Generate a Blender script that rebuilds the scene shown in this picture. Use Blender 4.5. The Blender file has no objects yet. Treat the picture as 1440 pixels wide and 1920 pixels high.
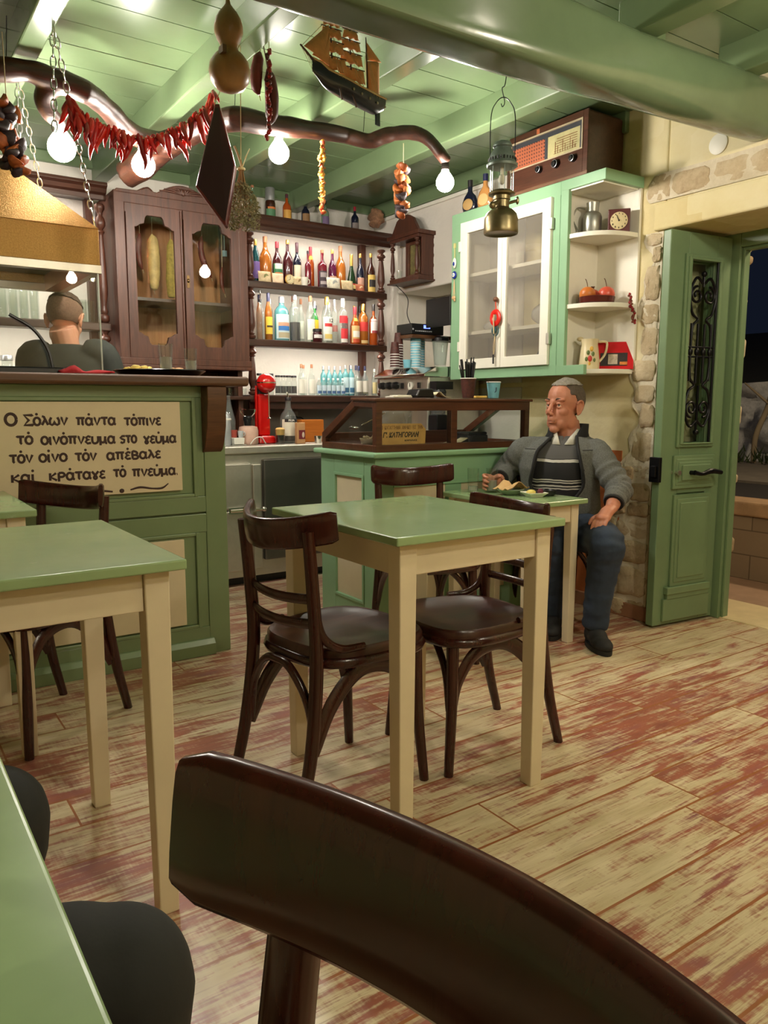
import bpy, bmesh, math, random
import numpy as np
from mathutils import Vector, Matrix, Euler, noise as mnoise

SC = bpy.context.scene
COL = SC.collection
PI = math.pi
random.seed(7)

# ---------------------------------------------------------------- camera, world, exposure
cam_data = bpy.data.cameras.new('camera')
cam = bpy.data.objects.new('camera', cam_data)
COL.objects.link(cam)
cam.location = (0, 0, 1.09)
cam.rotation_euler = (math.radians(90 - 7.97), 0, math.radians(-34.4))
cam_data.sensor_fit = 'VERTICAL'
cam_data.sensor_height = 36.0
cam_data.lens = 27.04
cam_data.clip_start = 0.02
SC.camera = cam
SC.view_settings.view_transform = 'Standard'
SC.view_settings.look = 'None'
SC.view_settings.gamma = 1.0
SC.view_settings.exposure = 0.75
SC.view_settings.use_curve_mapping = False
SC.cycles.use_denoising = True
SC.cycles.max_bounces = 10
SC.cycles.transparent_max_bounces = 24
SC.cycles.caustics_reflective = False
SC.cycles.caustics_refractive = False
SC.cycles.sample_clamp_indirect = 6.0

world = bpy.data.worlds.new('night_sky')
SC.world = world
world.use_nodes = True
world.node_tree.nodes['Background'].inputs[0].default_value = (0.25, 0.35, 0.7, 1)
world.node_tree.nodes['Background'].inputs[1].default_value = 0.012

BULB_POWER = 185.0      # emission of the bare bulbs on the branch
REAR_POWER = 270.0      # emission of the hanging bulbs over the tables
LED_POWER = 58.0         # shelf strips
WARM = (1.0, 0.93, 0.82)   # branch bulbs
AMBERW = (1.0, 0.88, 0.70)   # bulbs over the tables

def add_light(name, kind, loc, energy, color, size=0.1, rot=None, **kw):
    d = bpy.data.lights.new(name, kind)
    d.energy = energy
    d.color = color
    if kind in ('POINT', 'SPOT'): d.shadow_soft_size = size
    if kind == 'AREA': d.size = size
    for k, v in kw.items(): setattr(d, k, v)
    o = bpy.data.objects.new(name, d)
    COL.objects.link(o)
    o.location = loc
    if rot: o.rotation_euler = rot
    return o

add_light('outside_fill_light', 'POINT', (5.6, 1.6, 3.6), 130, (1.0, 0.78, 0.5), 0.15)  # unseen fill light, added to brighten the road and rock wall
add_light('doorway_fill_light', 'POINT', (3.98, 1.5, 2.1), 9, (1.0, 0.78, 0.5), 0.08)  # unseen fill light outside the doorway, brightens threshold and terrace

# ---------------------------------------------------------------- node helpers
def S(r, g, b):
    f = lambda c: (c/255/12.92) if c/255 <= 0.04045 else ((c/255+0.055)/1.055)**2.4
    return (f(r), f(g), f(b), 1.0)

class NT:
    def __init__(s, name):
        s.m = bpy.data.materials.new(name)
        s.m.use_nodes = True
        s.t = s.m.node_tree
        s.t.nodes.clear()
        s.out = s.t.nodes.new('ShaderNodeOutputMaterial')
    def n(s, kind, _props=None, **ins):
        nd = s.t.nodes.new('ShaderNode' + kind)
        for k, v in (_props or {}).items(): setattr(nd, k, v)
        for k, v in ins.items():
            k = k.replace('_', ' ')
            if k.isdigit(): sock = nd.inputs[int(k)]
            elif k[0] == 'i' and k[1:].isdigit(): sock = nd.inputs[int(k[1:])]
            else: sock = nd.inputs[k]
            s.set(sock, v)
        return nd
    def set(s, sock, v):
        if isinstance(v, bpy.types.NodeSocket): s.t.links.new(v, sock)
        elif isinstance(v, bpy.types.Node): s.t.links.new(v.outputs[0], sock)
        else: sock.default_value = v
    def math(s, op, a, b=0.0, c=0.0):
        return s.n('Math', {'operation': op}, i0=a, i1=b, i2=c).outputs[0]
    def mix(s, fac, a, b, blend='MIX'):
        nd = s.n('Mix', {'data_type': 'RGBA', 'blend_type': blend})
        s.set(nd.inputs[0], fac); s.set(nd.inputs[6], a); s.set(nd.inputs[7], b)
        return nd.outputs[2]
    def ramp(s, fac, stops, interp='LINEAR'):
        nd = s.n('ValToRGB', Fac=fac)
        cr = nd.color_ramp; cr.interpolation = interp
        while len(cr.elements) < len(stops): cr.elements.new(0.5)
        for e, (p, c) in zip(cr.elements, stops):
            e.position = p; e.color = c if len(c) == 4 else (*c, 1)
        return nd.outputs[0]
    def coord(s, which='Object', scale=(1, 1, 1), loc=(0, 0, 0), rot=(0, 0, 0)):
        tc = s.n('TexCoord')
        mp = s.n('Mapping', Vector=tc.outputs[which])
        mp.inputs['Scale'].default_value = scale
        mp.inputs['Location'].default_value = loc
        mp.inputs['Rotation'].default_value = rot
        return mp.outputs[0]
    def noise(s, vec, scale, detail=4, rough=0.6, dist=0.0):
        return s.n('TexNoise', Vector=vec, Scale=scale, Detail=detail, Roughness=rough, Distortion=dist).outputs[0]
    def bump(s, h, strength=0.3, dist=0.01):
        return s.n('Bump', Height=h, Strength=strength, Distance=dist).outputs[0]
    def pbr(s, color, rough=0.5, metal=0.0, normal=None, **kw):
        b = s.n('BsdfPrincipled')
        s.set(b.inputs['Base Color'], color); s.set(b.inputs['Roughness'], rough)
        s.set(b.inputs['Metallic'], metal)
        if normal is not None: s.set(b.inputs['Normal'], normal)
        for k, v in kw.items(): s.set(b.inputs[k.replace('_', ' ')], v)
        s.t.links.new(b.outputs[0], s.out.inputs[0])
        return s.m

MATS = {}
def plain(name, col, rough=0.5, metal=0.0, var=0.12, vscale=8.0, bump=0.0, bscale=60.0, **kw):
    """A painted, moulded or cast surface: slight tone drift and grain."""
    if name in MATS: return MATS[name]
    t = NT(name)
    c = t.coord()
    nz = t.noise(c, vscale, 5, 0.65)
    dark = tuple(x*(1-var) for x in col[:3]) + (1,)
    lite = tuple(min(1, x*(1+var)) for x in col[:3]) + (1,)
    base = t.ramp(nz, [(0.3, dark), (0.7, lite)])
    nm = t.bump(t.noise(c, bscale, 4), bump, 0.004) if bump else None
    MATS[name] = t.pbr(base, rough, metal, nm, **kw)
    return MATS[name]

def wood(name, c1, c2, rough=0.35, axis=2, scale=1.0, bump=0.15, coat=0.0):
    if name in MATS: return MATS[name]
    t = NT(name)
    sc = [14*scale]*3; sc[axis] = 1.2*scale
    v = t.coord(scale=tuple(sc))
    a = t.noise(v, 3.0, 6, 0.6, 0.8)
    b = t.noise(v, 16.0, 4, 0.6)
    f = t.math('ADD', t.math('MULTIPLY', a, 0.7), t.math('MULTIPLY', b, 0.3))
    base = t.ramp(f, [(0.32, c1), (0.68, c2)])
    MATS[name] = t.pbr(base, rough, 0.0, t.bump(f, bump, 0.003), Coat_Weight=coat, Coat_Roughness=0.15)
    return MATS[name]

def glassy(name, tint, ior=1.45, rough=0.0, body=0.0, bodycol=None):
    """Clear or tinted glass: what is behind shows through, tinted; the surface reflects by Fresnel."""
    if name in MATS: return MATS[name]
    t = NT(name)
    tr = t.n('BsdfTransparent', Color=tint)
    last = tr.outputs[0]
    if body > 0:
        df = t.n('BsdfPrincipled')
        df.inputs['Base Color'].default_value = bodycol or tint
        df.inputs['Roughness'].default_value = 0.25
        mx = t.n('MixShader'); mx.inputs[0].default_value = body
        t.t.links.new(last, mx.inputs[1]); t.t.links.new(df.outputs[0], mx.inputs[2]); last = mx.outputs[0]
    gl = t.n('BsdfGlossy', Roughness=rough)
    # inside faces use the inverse index, so a thin wall reflects alike from both sides
    bk = t.n('NewGeometry').outputs['Backfacing']
    fr = t.n('Fresnel', IOR=t.math('ADD', t.math('MULTIPLY', bk, 1.0/ior-ior), ior))
    mx = t.n('MixShader')
    t.t.links.new(fr.outputs[0], mx.inputs[0]); t.t.links.new(last, mx.inputs[1]); t.t.links.new(gl.outputs[0], mx.inputs[2])
    t.t.links.new(mx.outputs[0], t.out.inputs[0])
    MATS[name] = t.m
    return t.m

def lamp(name, col, strength):
    if name in MATS: return MATS[name]
    t = NT(name)
    e = t.n('Emission', Color=(*col, 1), Strength=strength)
    t.t.links.new(e.outputs[0], t.out.inputs[0])
    MATS[name] = t.m
    return t.m

# ---------------------------------------------------------------- mesh helpers
class MB:
    def __init__(s): s.v = []; s.f = []; s.mi = []; s.M = None
    def _add(s, vs, fs, m=0):
        o = len(s.v)
        if s.M is not None: vs = [s.M @ Vector(p) for p in vs]
        s.v += [tuple(p) for p in vs]
        s.f += [tuple(i+o for i in f) for f in fs]
        s.mi += [m]*len(fs)
        return s
    def box(s, x0, x1, y0, y1, z0, z1, m=0):
        s.k = (getattr(s, 'k', -1)+1) % 9; e = 0.00011*s.k   # keep coplanar faces of neighbouring boxes apart
        x0, y0, z0, x1, y1, z1 = x0-e, y0-e, z0-e, x1+e, y1+e, z1+e
        vs = [(x, y, z) for x in (x0, x1) for y in (y0, y1) for z in (z0, z1)]
        return s._add(vs, [(0,1,3,2), (4,6,7,5), (0,4,5,1), (2,3,7,6), (0,2,6,4), (1,5,7,3)], m)
    def taper(s, x0, x1, y0, y1, z0, z1, k, m=0):
        cx, cy = (x0+x1)/2, (y0+y1)/2
        vs = [((cx+(x-cx)*q), (cy+(y-cy)*q), z) for x in (x0, x1) for y in (y0, y1) for z, q in ((z0, k), (z1, 1))]
        return s._add(vs, [(0,1,3,2), (4,6,7,5), (0,4,5,1), (2,3,7,6), (0,2,6,4), (1,5,7,3)], m)
    def tube(s, pts, r, n=8, m=0, flat=1.0, up=(0, 0, 1), closed=False, cap=True):
        pts = [Vector(p) for p in pts]
        N = len(pts)
        rs = r if isinstance(r, (list, tuple)) else [r]*N
        vs = []; fs = []
        prev = None
        for i, p in enumerate(pts):
            if closed: d = pts[(i+1) % N] - pts[i-1]
            else: d = pts[min(i+1, N-1)] - pts[max(i-1, 0)]
            d.normalize()
            if prev is None:
                a = Vector(up).cross(d)
                if a.length < 1e-3: a = Vector((1, 0, 0)).cross(d)
                if a.length < 1e-3: a = Vector((0, 1, 0)).cross(d)
            else:
                a = prev - d*prev.dot(d)
            a.normalize(); prev = a
            b = d.cross(a)
            for k in range(n):
                t = 2*PI*k/n
                vs.append(p + a*(math.cos(t)*rs[i]) + b*(math.sin(t)*rs[i]*flat))
        for i in range(N if closed else N-1):
            for k in range(n):
                j = (i+1) % N
                fs.append((i*n+k, i*n+(k+1) % n, j*n+(k+1) % n, j*n+k))
        if cap and not closed:
            fs.append(tuple(range(n-1, -1, -1))); fs.append(tuple(range((N-1)*n, N*n)))
        return s._add(vs, fs, m)
    def lathe(s, prof, n=16, m=0, c=(0, 0, 0), cap=True):
        vs = []; fs = []
        for r, z in prof:
            for k in range(n):
                t = 2*PI*k/n
                vs.append((c[0]+r*math.cos(t), c[1]+r*math.sin(t), c[2]+z))
        for i in range(len(prof)-1):
            for k in range(n):
                fs.append((i*n+k, i*n+(k+1) % n, (i+1)*n+(k+1) % n, (i+1)*n+k))
        if cap:
            fs.append(tuple(range(n-1, -1, -1)))
            L = (len(prof)-1)*n
            fs.append(tuple(range(L, L+n)))
        return s._add(vs, fs, m)
    def cyl(s, c, r, h, n=16, m=0): return s.lathe([(r, 0), (r, h)], n, m, c)
    def ell(s, c, r, n=16, k=10, m=0, R=None):
        if isinstance(r, (int, float)): r = (r, r, r)
        vs = []; fs = []
        for i in range(k+1):
            ph = PI*i/k
            for j in range(n):
                t = 2*PI*j/n
                p = Vector((r[0]*math.sin(ph)*math.cos(t), r[1]*math.sin(ph)*math.sin(t), -r[2]*math.cos(ph)))
                if R is not None: p = R @ p
                vs.append(Vector(c)+p)
        for i in range(k):
            for j in range(n):
                fs.append((i*n+j, i*n+(j+1) % n, (i+1)*n+(j+1) % n, (i+1)*n+j))
        return s._add(vs, fs, m)
    def prism(s, poly, axis, a, b, m=0):
        """poly: 2-D outline in the two other axes (x,y,z order), extruded along axis from a to b."""
        def mk(p, t):
            q = list(p); q.insert(axis, t); return tuple(q)
        n = len(poly)
        vs = [mk(p, a) for p in poly] + [mk(p, b) for p in poly]
        fs = [tuple(range(n-1, -1, -1)), tuple(range(n, 2*n))]
        fs += [(i, (i+1) % n, n+(i+1) % n, n+i) for i in range(n)]
        return s._add(vs, fs, m)
    def sheet(s, rows, m=0, thick=None):
        """a grid of points (list of rows); thick gives it depth along the vertex normals later"""
        R = len(rows); Cn = len(rows[0])
        vs = [p for r in rows for p in r]
        fs = [(i*Cn+j, i*Cn+j+1, (i+1)*Cn+j+1, (i+1)*Cn+j) for i in range(R-1) for j in range(Cn-1)]
        return s._add(vs, fs, m)
    def build(s, name, mats, parent=None, world=True, smooth=35, bevel=0.0, seg=2, solid=0.0, recalc=True, sub=0):
        if not isinstance(mats, (list, tuple)): mats = [mats]
        vs = s.v
        if parent is not None and world:
            inv = WM[parent].inverted()
            vs = [tuple(inv @ Vector(p)) for p in vs]
        me = bpy.data.meshes.new(name)
        me.from_pydata(vs, [], s.f)
        for m in mats: me.materials.append(m)
        me.polygons.foreach_set('material_index', s.mi)
        if recalc:
            bm = bmesh.new(); bm.from_mesh(me)
            bmesh.ops.recalc_face_normals(bm, faces=bm.faces)
            bm.to_mesh(me); bm.free()
        if smooth:
            me.polygons.foreach_set('use_smooth', [True]*len(me.polygons))
            if smooth < 180: me.set_sharp_from_angle(angle=math.radians(smooth))
        me.update()
        o = bpy.data.objects.new(name, me)
        COL.objects.link(o)
        if solid:
            md = o.modifiers.new('thickness', 'SOLIDIFY'); md.thickness = solid; md.offset = 0
        if bevel:
            md = o.modifiers.new('edge', 'BEVEL'); md.width = bevel; md.segments = seg
            md.limit_method = 'ANGLE'; md.angle_limit = math.radians(40)
        if sub:
            md = o.modifiers.new('sub', 'SUBSURF'); md.levels = sub; md.render_levels = sub
        if parent is not None:
            o.parent = parent
            WM[o] = WM[parent].copy()
        else:
            WM[o] = Matrix()
        return o

WM = {}
def tag(o, label=None, cat=None, group=None, kind=None):
    if label: o['label'] = label
    if cat: o['category'] = cat
    if group: o['group'] = group
    if kind: o['kind'] = kind
    return o

def thing(name, label, cat, loc=(0, 0, 0), rz=0.0, group=None):
    o = bpy.data.objects.new(name, None)
    COL.objects.link(o)
    o.empty_display_size = 0.05
    o.location = loc; o.rotation_euler = (0, 0, rz)
    WM[o] = Matrix.Translation(loc) @ Matrix.Rotation(rz, 4, 'Z')
    return tag(o, label, cat, group)

def dup(root, loc, rz=0.0, label=None, group=None, scale=None):
    def cp(o, par):
        c = o.copy(); COL.objects.link(c)
        if par is not None: c.parent = par
        for ch in o.children: cp(ch, c)
        return c
    r = cp(root, None)
    r.location = loc; r.rotation_euler = (0, 0, rz)
    if scale: r.scale = scale if isinstance(scale, tuple) else (scale,)*3
    WM[r] = Matrix.Translation(loc) @ Matrix.Rotation(rz, 4, 'Z')
    if label: r['label'] = label
    if group: r['group'] = group
    return r

def place(root, loc, rz=0.0):
    root.location = loc; root.rotation_euler = (0, 0, rz)
    WM[root] = Matrix.Translation(loc) @ Matrix.Rotation(rz, 4, 'Z')

def remesh(o, voxel, smooth_it=4, fac=0.5):
    """melt overlapping volumes into one continuous skin"""
    md = o.modifiers.new('r', 'REMESH'); md.mode = 'VOXEL'; md.voxel_size = voxel
    if smooth_it:
        sm = o.modifiers.new('s', 'SMOOTH'); sm.factor = fac; sm.iterations = smooth_it
    bpy.context.view_layer.update()
    dg = bpy.context.evaluated_depsgraph_get()
    me = bpy.data.meshes.new_from_object(o.evaluated_get(dg))
    o.modifiers.clear()
    old = o.data
    mats = list(old.materials)
    o.data = me
    me.materials.clear()
    for m in mats: me.materials.append(m)
    me.polygons.foreach_set('use_smooth', [True]*len(me.polygons))
    me.polygons.foreach_set('material_index', [0]*len(me.polygons))
    me.update()
    return o

def spline(pts, n=8):
    """Catmull-Rom through the points"""
    P = [Vector(p) for p in pts]
    P = [P[0]*2-P[1]] + P + [P[-1]*2-P[-2]]
    out = []
    for i in range(1, len(P)-2):
        for k in range(n):
            t = k/n
            a, b, c, d = P[i-1], P[i], P[i+1], P[i+2]
            out.append(0.5*((2*b) + (c-a)*t + (2*a-5*b+4*c-d)*t*t + (3*b-a-3*c+d)*t**3))
    out.append(P[-2])
    return out
def lerpl(vals, n=8):
    out = []
    for i in range(len(vals)-1):
        for k in range(n): out.append(vals[i]+(vals[i+1]-vals[i])*k/n)
    return out+[vals[-1]]

ORD = 'first second third fourth fifth sixth seventh eighth ninth tenth eleventh twelfth thirteenth fourteenth'.split()

def text_mesh(name, s, size, mat, parent, origin, xdir, up, depth=0.001, bold=0.0, shear=0.0, align='LEFT', width=None):
    """lettering as a mesh: origin at the baseline start, running along xdir"""
    cu = bpy.data.curves.new(name, 'FONT')
    cu.body = s; cu.size = size; cu.extrude = depth; cu.offset = bold; cu.shear = shear; cu.align_x = align
    o = bpy.data.objects.new(name, cu); COL.objects.link(o)
    bpy.context.view_layer.update()
    dg = bpy.context.evaluated_depsgraph_get()
    me = bpy.data.meshes.new_from_object(o.evaluated_get(dg))
    bpy.data.objects.remove(o)
    X = Vector(xdir).normalized(); Z = Vector(up).normalized(); N = X.cross(Z)
    k = 1.0
    if width and len(me.vertices):
        xs = [v.co.x for v in me.vertices]; k = width/max(1e-6, max(xs)-min(xs))
    inv = WM[parent].inverted()
    for v in me.vertices:
        p = Vector(origin) + X*(v.co.x*k) + Z*v.co.y + N*v.co.z
        v.co = inv @ p
    me.materials.clear(); me.materials.append(mat)
    ob = bpy.data.objects.new(name, me); COL.objects.link(ob)
    ob.parent = parent; WM[ob] = WM[parent].copy()
    return ob
# ---------------------------------------------------------------- shared materials
def worn_top():
    t = NT('tabletop_green_paint')
    c = t.coord()
    base = t.ramp(t.noise(c, 3, 5, 0.65), [(0.3, S(134, 160, 112)), (0.7, S(150, 176, 128))])
    scuff = t.math('MULTIPLY', t.ramp(t.noise(c, 9, 6, 0.7), [(0.64, (0, 0, 0)), (0.72, (1, 1, 1))]), t.ramp(t.noise(c, 55, 4, 0.7), [(0.5, (0, 0, 0)), (0.62, (1, 1, 1))]))
    col = t.mix(t.math('MULTIPLY', scuff, 0.55), base, S(196, 206, 178))
    return t.pbr(col, 0.24, 0, t.bump(t.noise(c, 20, 4), 0.05, 0.004), Coat_Weight=0.25)
GREEN_TOP = worn_top()
GREEN = plain('green_gloss_paint', S(122, 142, 104), 0.3, var=0.07, vscale=3, bump=0.06, bscale=30, Coat_Weight=0.15)
GREEN_CAB = plain('light_green_paint', S(138, 178, 140), 0.38, var=0.06, vscale=4, bump=0.05, bscale=40)
GREEN_DOOR = plain('door_green_paint', S(114, 138, 102), 0.38, var=0.08, vscale=4, bump=0.06, bscale=40)
GREEN_CEIL = plain('ceiling_green_paint', S(110, 130, 95), 0.2, var=0.07, vscale=2.5, bump=0.1, bscale=14)
CREAM = plain('cream_paint', S(216, 202, 172), 0.45, var=0.05, vscale=5, bump=0.05, bscale=50)
CREAM_SIGN = plain('cream_board_paint', S(224, 208, 174), 0.55, var=0.04)
WHITE_PAINT = plain('white_paint', S(232, 228, 214), 0.45, var=0.04, bump=0.04)
CHAIRWOOD = wood('dark_chair_wood', S(40, 14, 9), S(66, 26, 17), 0.24, 2, 0.6, 0.05, 0.12)
SEATWOOD = wood('chair_seat_wood', S(46, 20, 14), S(76, 38, 28), 0.3, 0, 0.8, 0.08, 0.1)
DARKWOOD = wood('carved_walnut', S(54, 29, 20), S(94, 54, 38), 0.42, 2, 0.7, 0.12, 0.0)
DARKWOOD_X = wood('walnut_shelf_board', S(40, 23, 17), S(76, 44, 32), 0.35, 0, 0.7, 0.12, 0.2)
CABBACK = wood('cabinet_back_board', S(176, 112, 62), S(210, 146, 92), 0.5, 2, 0.6)
BARWOOD = wood('bar_top_wood', S(66, 40, 23), S(108, 70, 42), 0.45, 0, 0.5, 0.25)
CASEWOOD = wood('showcase_wood', S(58, 30, 17), S(96, 54, 31), 0.35, 0, 0.7, 0.12, 0.2)
BRANCHWOOD = wood('varnished_branch', S(22, 11, 8), S(66, 35, 22), 0.42, 0, 0.9, 0.5, 0.0)
STEEL = plain('brushed_steel', S(206, 202, 190), 0.42, 1.0, var=0.06, vscale=20)
CHROME = plain('polished_chrome', S(215, 212, 205), 0.12, 1.0, var=0.02)
BLACKP = plain('black_plastic', S(18, 18, 20), 0.35, var=0.1)
IRON = plain('black_iron', S(20, 20, 24), 0.4, 0.6, var=0.15, bump=0.1)
PANE = glassy('clear_pane', (0.93, 0.95, 0.94, 1), 1.45)
TUMBLER = glassy('clear_tumbler_glass', (0.95, 0.97, 0.96, 1), 1.5)
STRING = plain('natural_string', S(190, 170, 130), 0.8)
PAPER = plain('cream_paper', S(228, 216, 178), 0.8, var=0.08)

def floor_mat():
    t = NT('distressed_plank_tiles')
    tc = t.n('TexCoord')
    sp = t.n('SeparateXYZ', Vector=tc.outputs['Object'])
    u, v = sp.outputs[0], sp.outputs[1]
    W, L = 0.166, 1.22
    row = t.math('FLOOR', t.math('DIVIDE', v, W))
    rr = t.n('TexWhiteNoise', {'noise_dimensions': '1D'}, W=row).outputs[0]
    us = t.math('ADD', u, t.math('MULTIPLY', rr, 7.3))
    brd = t.math('FLOOR', t.math('DIVIDE', us, L))
    idv = t.n('CombineXYZ', X=brd, Y=row, Z=0.0)
    bid = t.n('TexWhiteNoise', {'noise_dimensions': '3D'}, Vector=idv)
    fu = t.math('FRACT', t.math('DIVIDE', us, L)); fv = t.math('FRACT', t.math('DIVIDE', v, W))
    eu = t.math('MINIMUM', fu, t.math('SUBTRACT', 1.0, fu)); ev = t.math('MINIMUM', fv, t.math('SUBTRACT', 1.0, fv))
    gap = t.math('MAXIMUM', t.math('LESS_THAN', eu, 0.0025), t.math('LESS_THAN', ev, 0.022))
    off = t.math('MULTIPLY', bid.outputs[0], 40.0)
    def vec(su, sv): return t.n('CombineXYZ', X=t.math('MULTIPLY', us, su), Y=t.math('MULTIPLY', v, sv), Z=off).outputs[0]
    big = t.noise(vec(4.2, 16), 1.0, 5, 0.6, 0.8)
    streak = t.noise(vec(5, 85), 1.0, 5, 0.65, 0.3)
    fine = t.noise(vec(14, 190), 1.0, 3, 0.7)
    saw = t.noise(vec(120, 10), 1.0, 2, 0.6)
    tone = t.math('MULTIPLY_ADD', bid.outputs[0], 0.08, -0.04)
    m = t.math('ADD', t.math('MULTIPLY', big, 0.56), t.math('MULTIPLY', streak, 0.42))
    m = t.math('ADD', m, t.math('MULTIPLY', t.math('SUBTRACT', fine, 0.5), 0.22))
    m = t.math('ADD', m, t.math('MULTIPLY', t.math('SUBTRACT', saw, 0.5), 0.12))
    m = t.math('ADD', m, tone)
    blot = t.noise(t.n('CombineXYZ', X=t.math('MULTIPLY', u, 1.1), Y=t.math('MULTIPLY', v, 2.2), Z=0.0).outputs[0], 1.0, 3, 0.5)
    m = t.math('ADD', m, t.math('MULTIPLY', t.math('SUBTRACT', blot, 0.5), 0.28))
    mask = t.ramp(m, [(0.41, (0, 0, 0)), (0.52, (1, 1, 1))])
    red = t.ramp(t.noise(vec(2.5, 12), 1.3, 4), [(0.3, S(140, 82, 70)), (0.5, S(164, 98, 78)), (0.7, S(146, 92, 92))])
    crm = t.ramp(t.noise(vec(3, 30), 1.0, 5), [(0.3, S(192, 172, 134)), (0.7, S(222, 206, 172))])
    col = t.mix(mask, red, crm)
    # thin worn lines let the brown show through the paint
    wear = t.ramp(t.noise(vec(5, 150), 1.0, 4, 0.7), [(0.56, (0, 0, 0)), (0.66, (1, 1, 1))])
    col = t.mix(t.math('MULTIPLY', wear, 0.45), col, S(130, 84, 62))
    col = t.mix(gap, col, S(156, 96, 58))
    h = t.math('SUBTRACT', t.math('MULTIPLY', m, 0.4), t.math('MULTIPLY', gap, 0.6))
    return t.pbr(col, 0.3, 0.0, t.bump(h, 0.18, 0.004), Coat_Weight=0.2, Coat_Roughness=0.25)
FLOORM = floor_mat()

def plaster(name, c1, c2, c3, patch=2.2):
    t = NT(name)
    c = t.coord()
    vo = t.n('TexVoronoi', {'feature': 'F1', 'distance': 'CHEBYCHEV'}, Vector=t.coord(scale=(1, 1, 1.6)), Scale=patch)
    cell = t.n('SeparateColor', Color=vo.outputs['Color']).outputs[0]
    nz = t.noise(c, 3.0, 5, 0.6)
    f = t.math('ADD', t.math('MULTIPLY', cell, 0.22), t.math('MULTIPLY', nz, 0.78))
    col = t.ramp(f, [(0.25, c1), (0.5, c2), (0.75, c3)])
    return t.pbr(col, 0.75, 0, t.bump(t.noise(c, 9, 6, 0.6), 0.35, 0.02))
PL_WHITE = plaster('white_plaster', S(214, 207, 196), S(220, 213, 202), S(225, 219, 208), 1.5)
PL_YEL = plaster('yellow_wash_plaster', S(206, 186, 132), S(218, 204, 158), S(228, 217, 182), 3.0)
PL_ROOM = plaster('cream_plaster', S(214, 196, 150), S(226, 210, 168), S(232, 218, 180), 2.0)

def stone_mat(name, c1, c2, c3):
    t = NT(name)
    c = t.coord()
    g = t.n('NewGeometry')
    big = t.noise(c, 7, 4, 0.6); fin = t.noise(c, 45, 6, 0.7)
    f = t.math('ADD', t.math('MULTIPLY', big, 0.65), t.math('MULTIPLY', fin, 0.35))
    rnd = t.math('MULTIPLY_ADD', g.outputs['Random Per Island'], 0.3, -0.15)
    col = t.ramp(t.math('ADD', f, rnd), [(0.3, c1), (0.5, c2), (0.72, c3)])
    return t.pbr(col, 0.85, 0, t.bump(t.noise(c, 30, 8, 0.7), 0.6, 0.02))
STONE = stone_mat('limestone', S(166, 142, 110), S(198, 178, 144), S(218, 202, 172))
MORTAR = stone_mat('lime_mortar', S(206, 192, 164), S(222, 210, 186), S(232, 222, 200))
ROCK = stone_mat('pale_rock', S(120, 122, 126), S(170, 172, 176), S(205, 206, 208))

def struct(o, label=None):
    o['kind'] = 'structure'
    if label: o['label'] = label
    return o

# ---------------------------------------------------------------- the room
XR, YB, ZC = 3.23, 4.85, 2.5
b = MB(); b.box(-2.0, 3.62, -2.2, YB+0.1, -0.06, 0)
struct(b.build('floor', FLOORM, smooth=0), 'distressed cream and red plank tile floor')

b = MB()
y = -2.2; k = 0
while y < YB+0.05:
    b.box(-2.0, XR+0.42, y+0.003, y+0.197, ZC, ZC+0.02)
    y += 0.2
b.box(-2.05, XR+0.47, -2.3, YB+0.2, ZC+0.022, ZC+0.06, 1)
struct(b.build('ceiling', [GREEN_CEIL, plain('dark_board_gap', S(38, 44, 34), 0.9)], smooth=0), 'green painted board ceiling')

b = MB(); b.box(-2.1, XR+0.5, YB, YB+0.15, 0, ZC+0.02)
struct(b.build('wall_back', PL_WHITE, smooth=0))
b = MB(); b.box(-2.15, -2.0, -2.3, YB+0.15, 0, ZC+0.02)
struct(b.build('wall_left', PL_ROOM, smooth=0))
b = MB(); b.box(-2.1, XR+0.5, -2.35, -2.2, 0, ZC+0.02)
struct(b.build('wall_front', PL_ROOM, smooth=0))

XO = XR+0.42
b = MB()
b.box(XR, XO, 2.37, 3.3, 0, ZC+0.02, 1)
b.box(XR, XO, 3.3, 3.72, 0, ZC+0.02, 0)
b.box(XR, XO, 3.72, 4.55, 0, 1.33, 0)
b.box(XR, XO, 3.72, 4.55, 1.86, ZC+0.02, 0)
b.box(XR+0.33, XO, 3.72, 4.55, 1.33, 1.86, 0)
b.box(XR, XO, 4.55, YB, 0, ZC+0.02, 0)
b.box(XR, XO, 1.1, 2.37, 1.905, ZC+0.02, 1)
b.box(XR, XO, -2.2, 1.1, 0, ZC+0.02, 1)
# raised plaster lintel with a soft lower edge
b.box(XR-0.022, XR+0.01, 1.1, 2.42, 1.905, 2.03, 1)
struct(b.build('wall_right', [PL_WHITE, PL_YEL], smooth=0, bevel=0.012, seg=3), 'yellow washed plaster wall with the doorway')

# terracotta band low on the plaster beside the seated man
b = MB(); b.box(XR-0.004, XR+0.001, 2.56, 2.95, 0.06, 0.855)
struct(b.build('trim_1', plain('terracotta_wash', S(176, 100, 52), 0.7, var=0.15), smooth=0), 'terracotta painted band on the wall')

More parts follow.
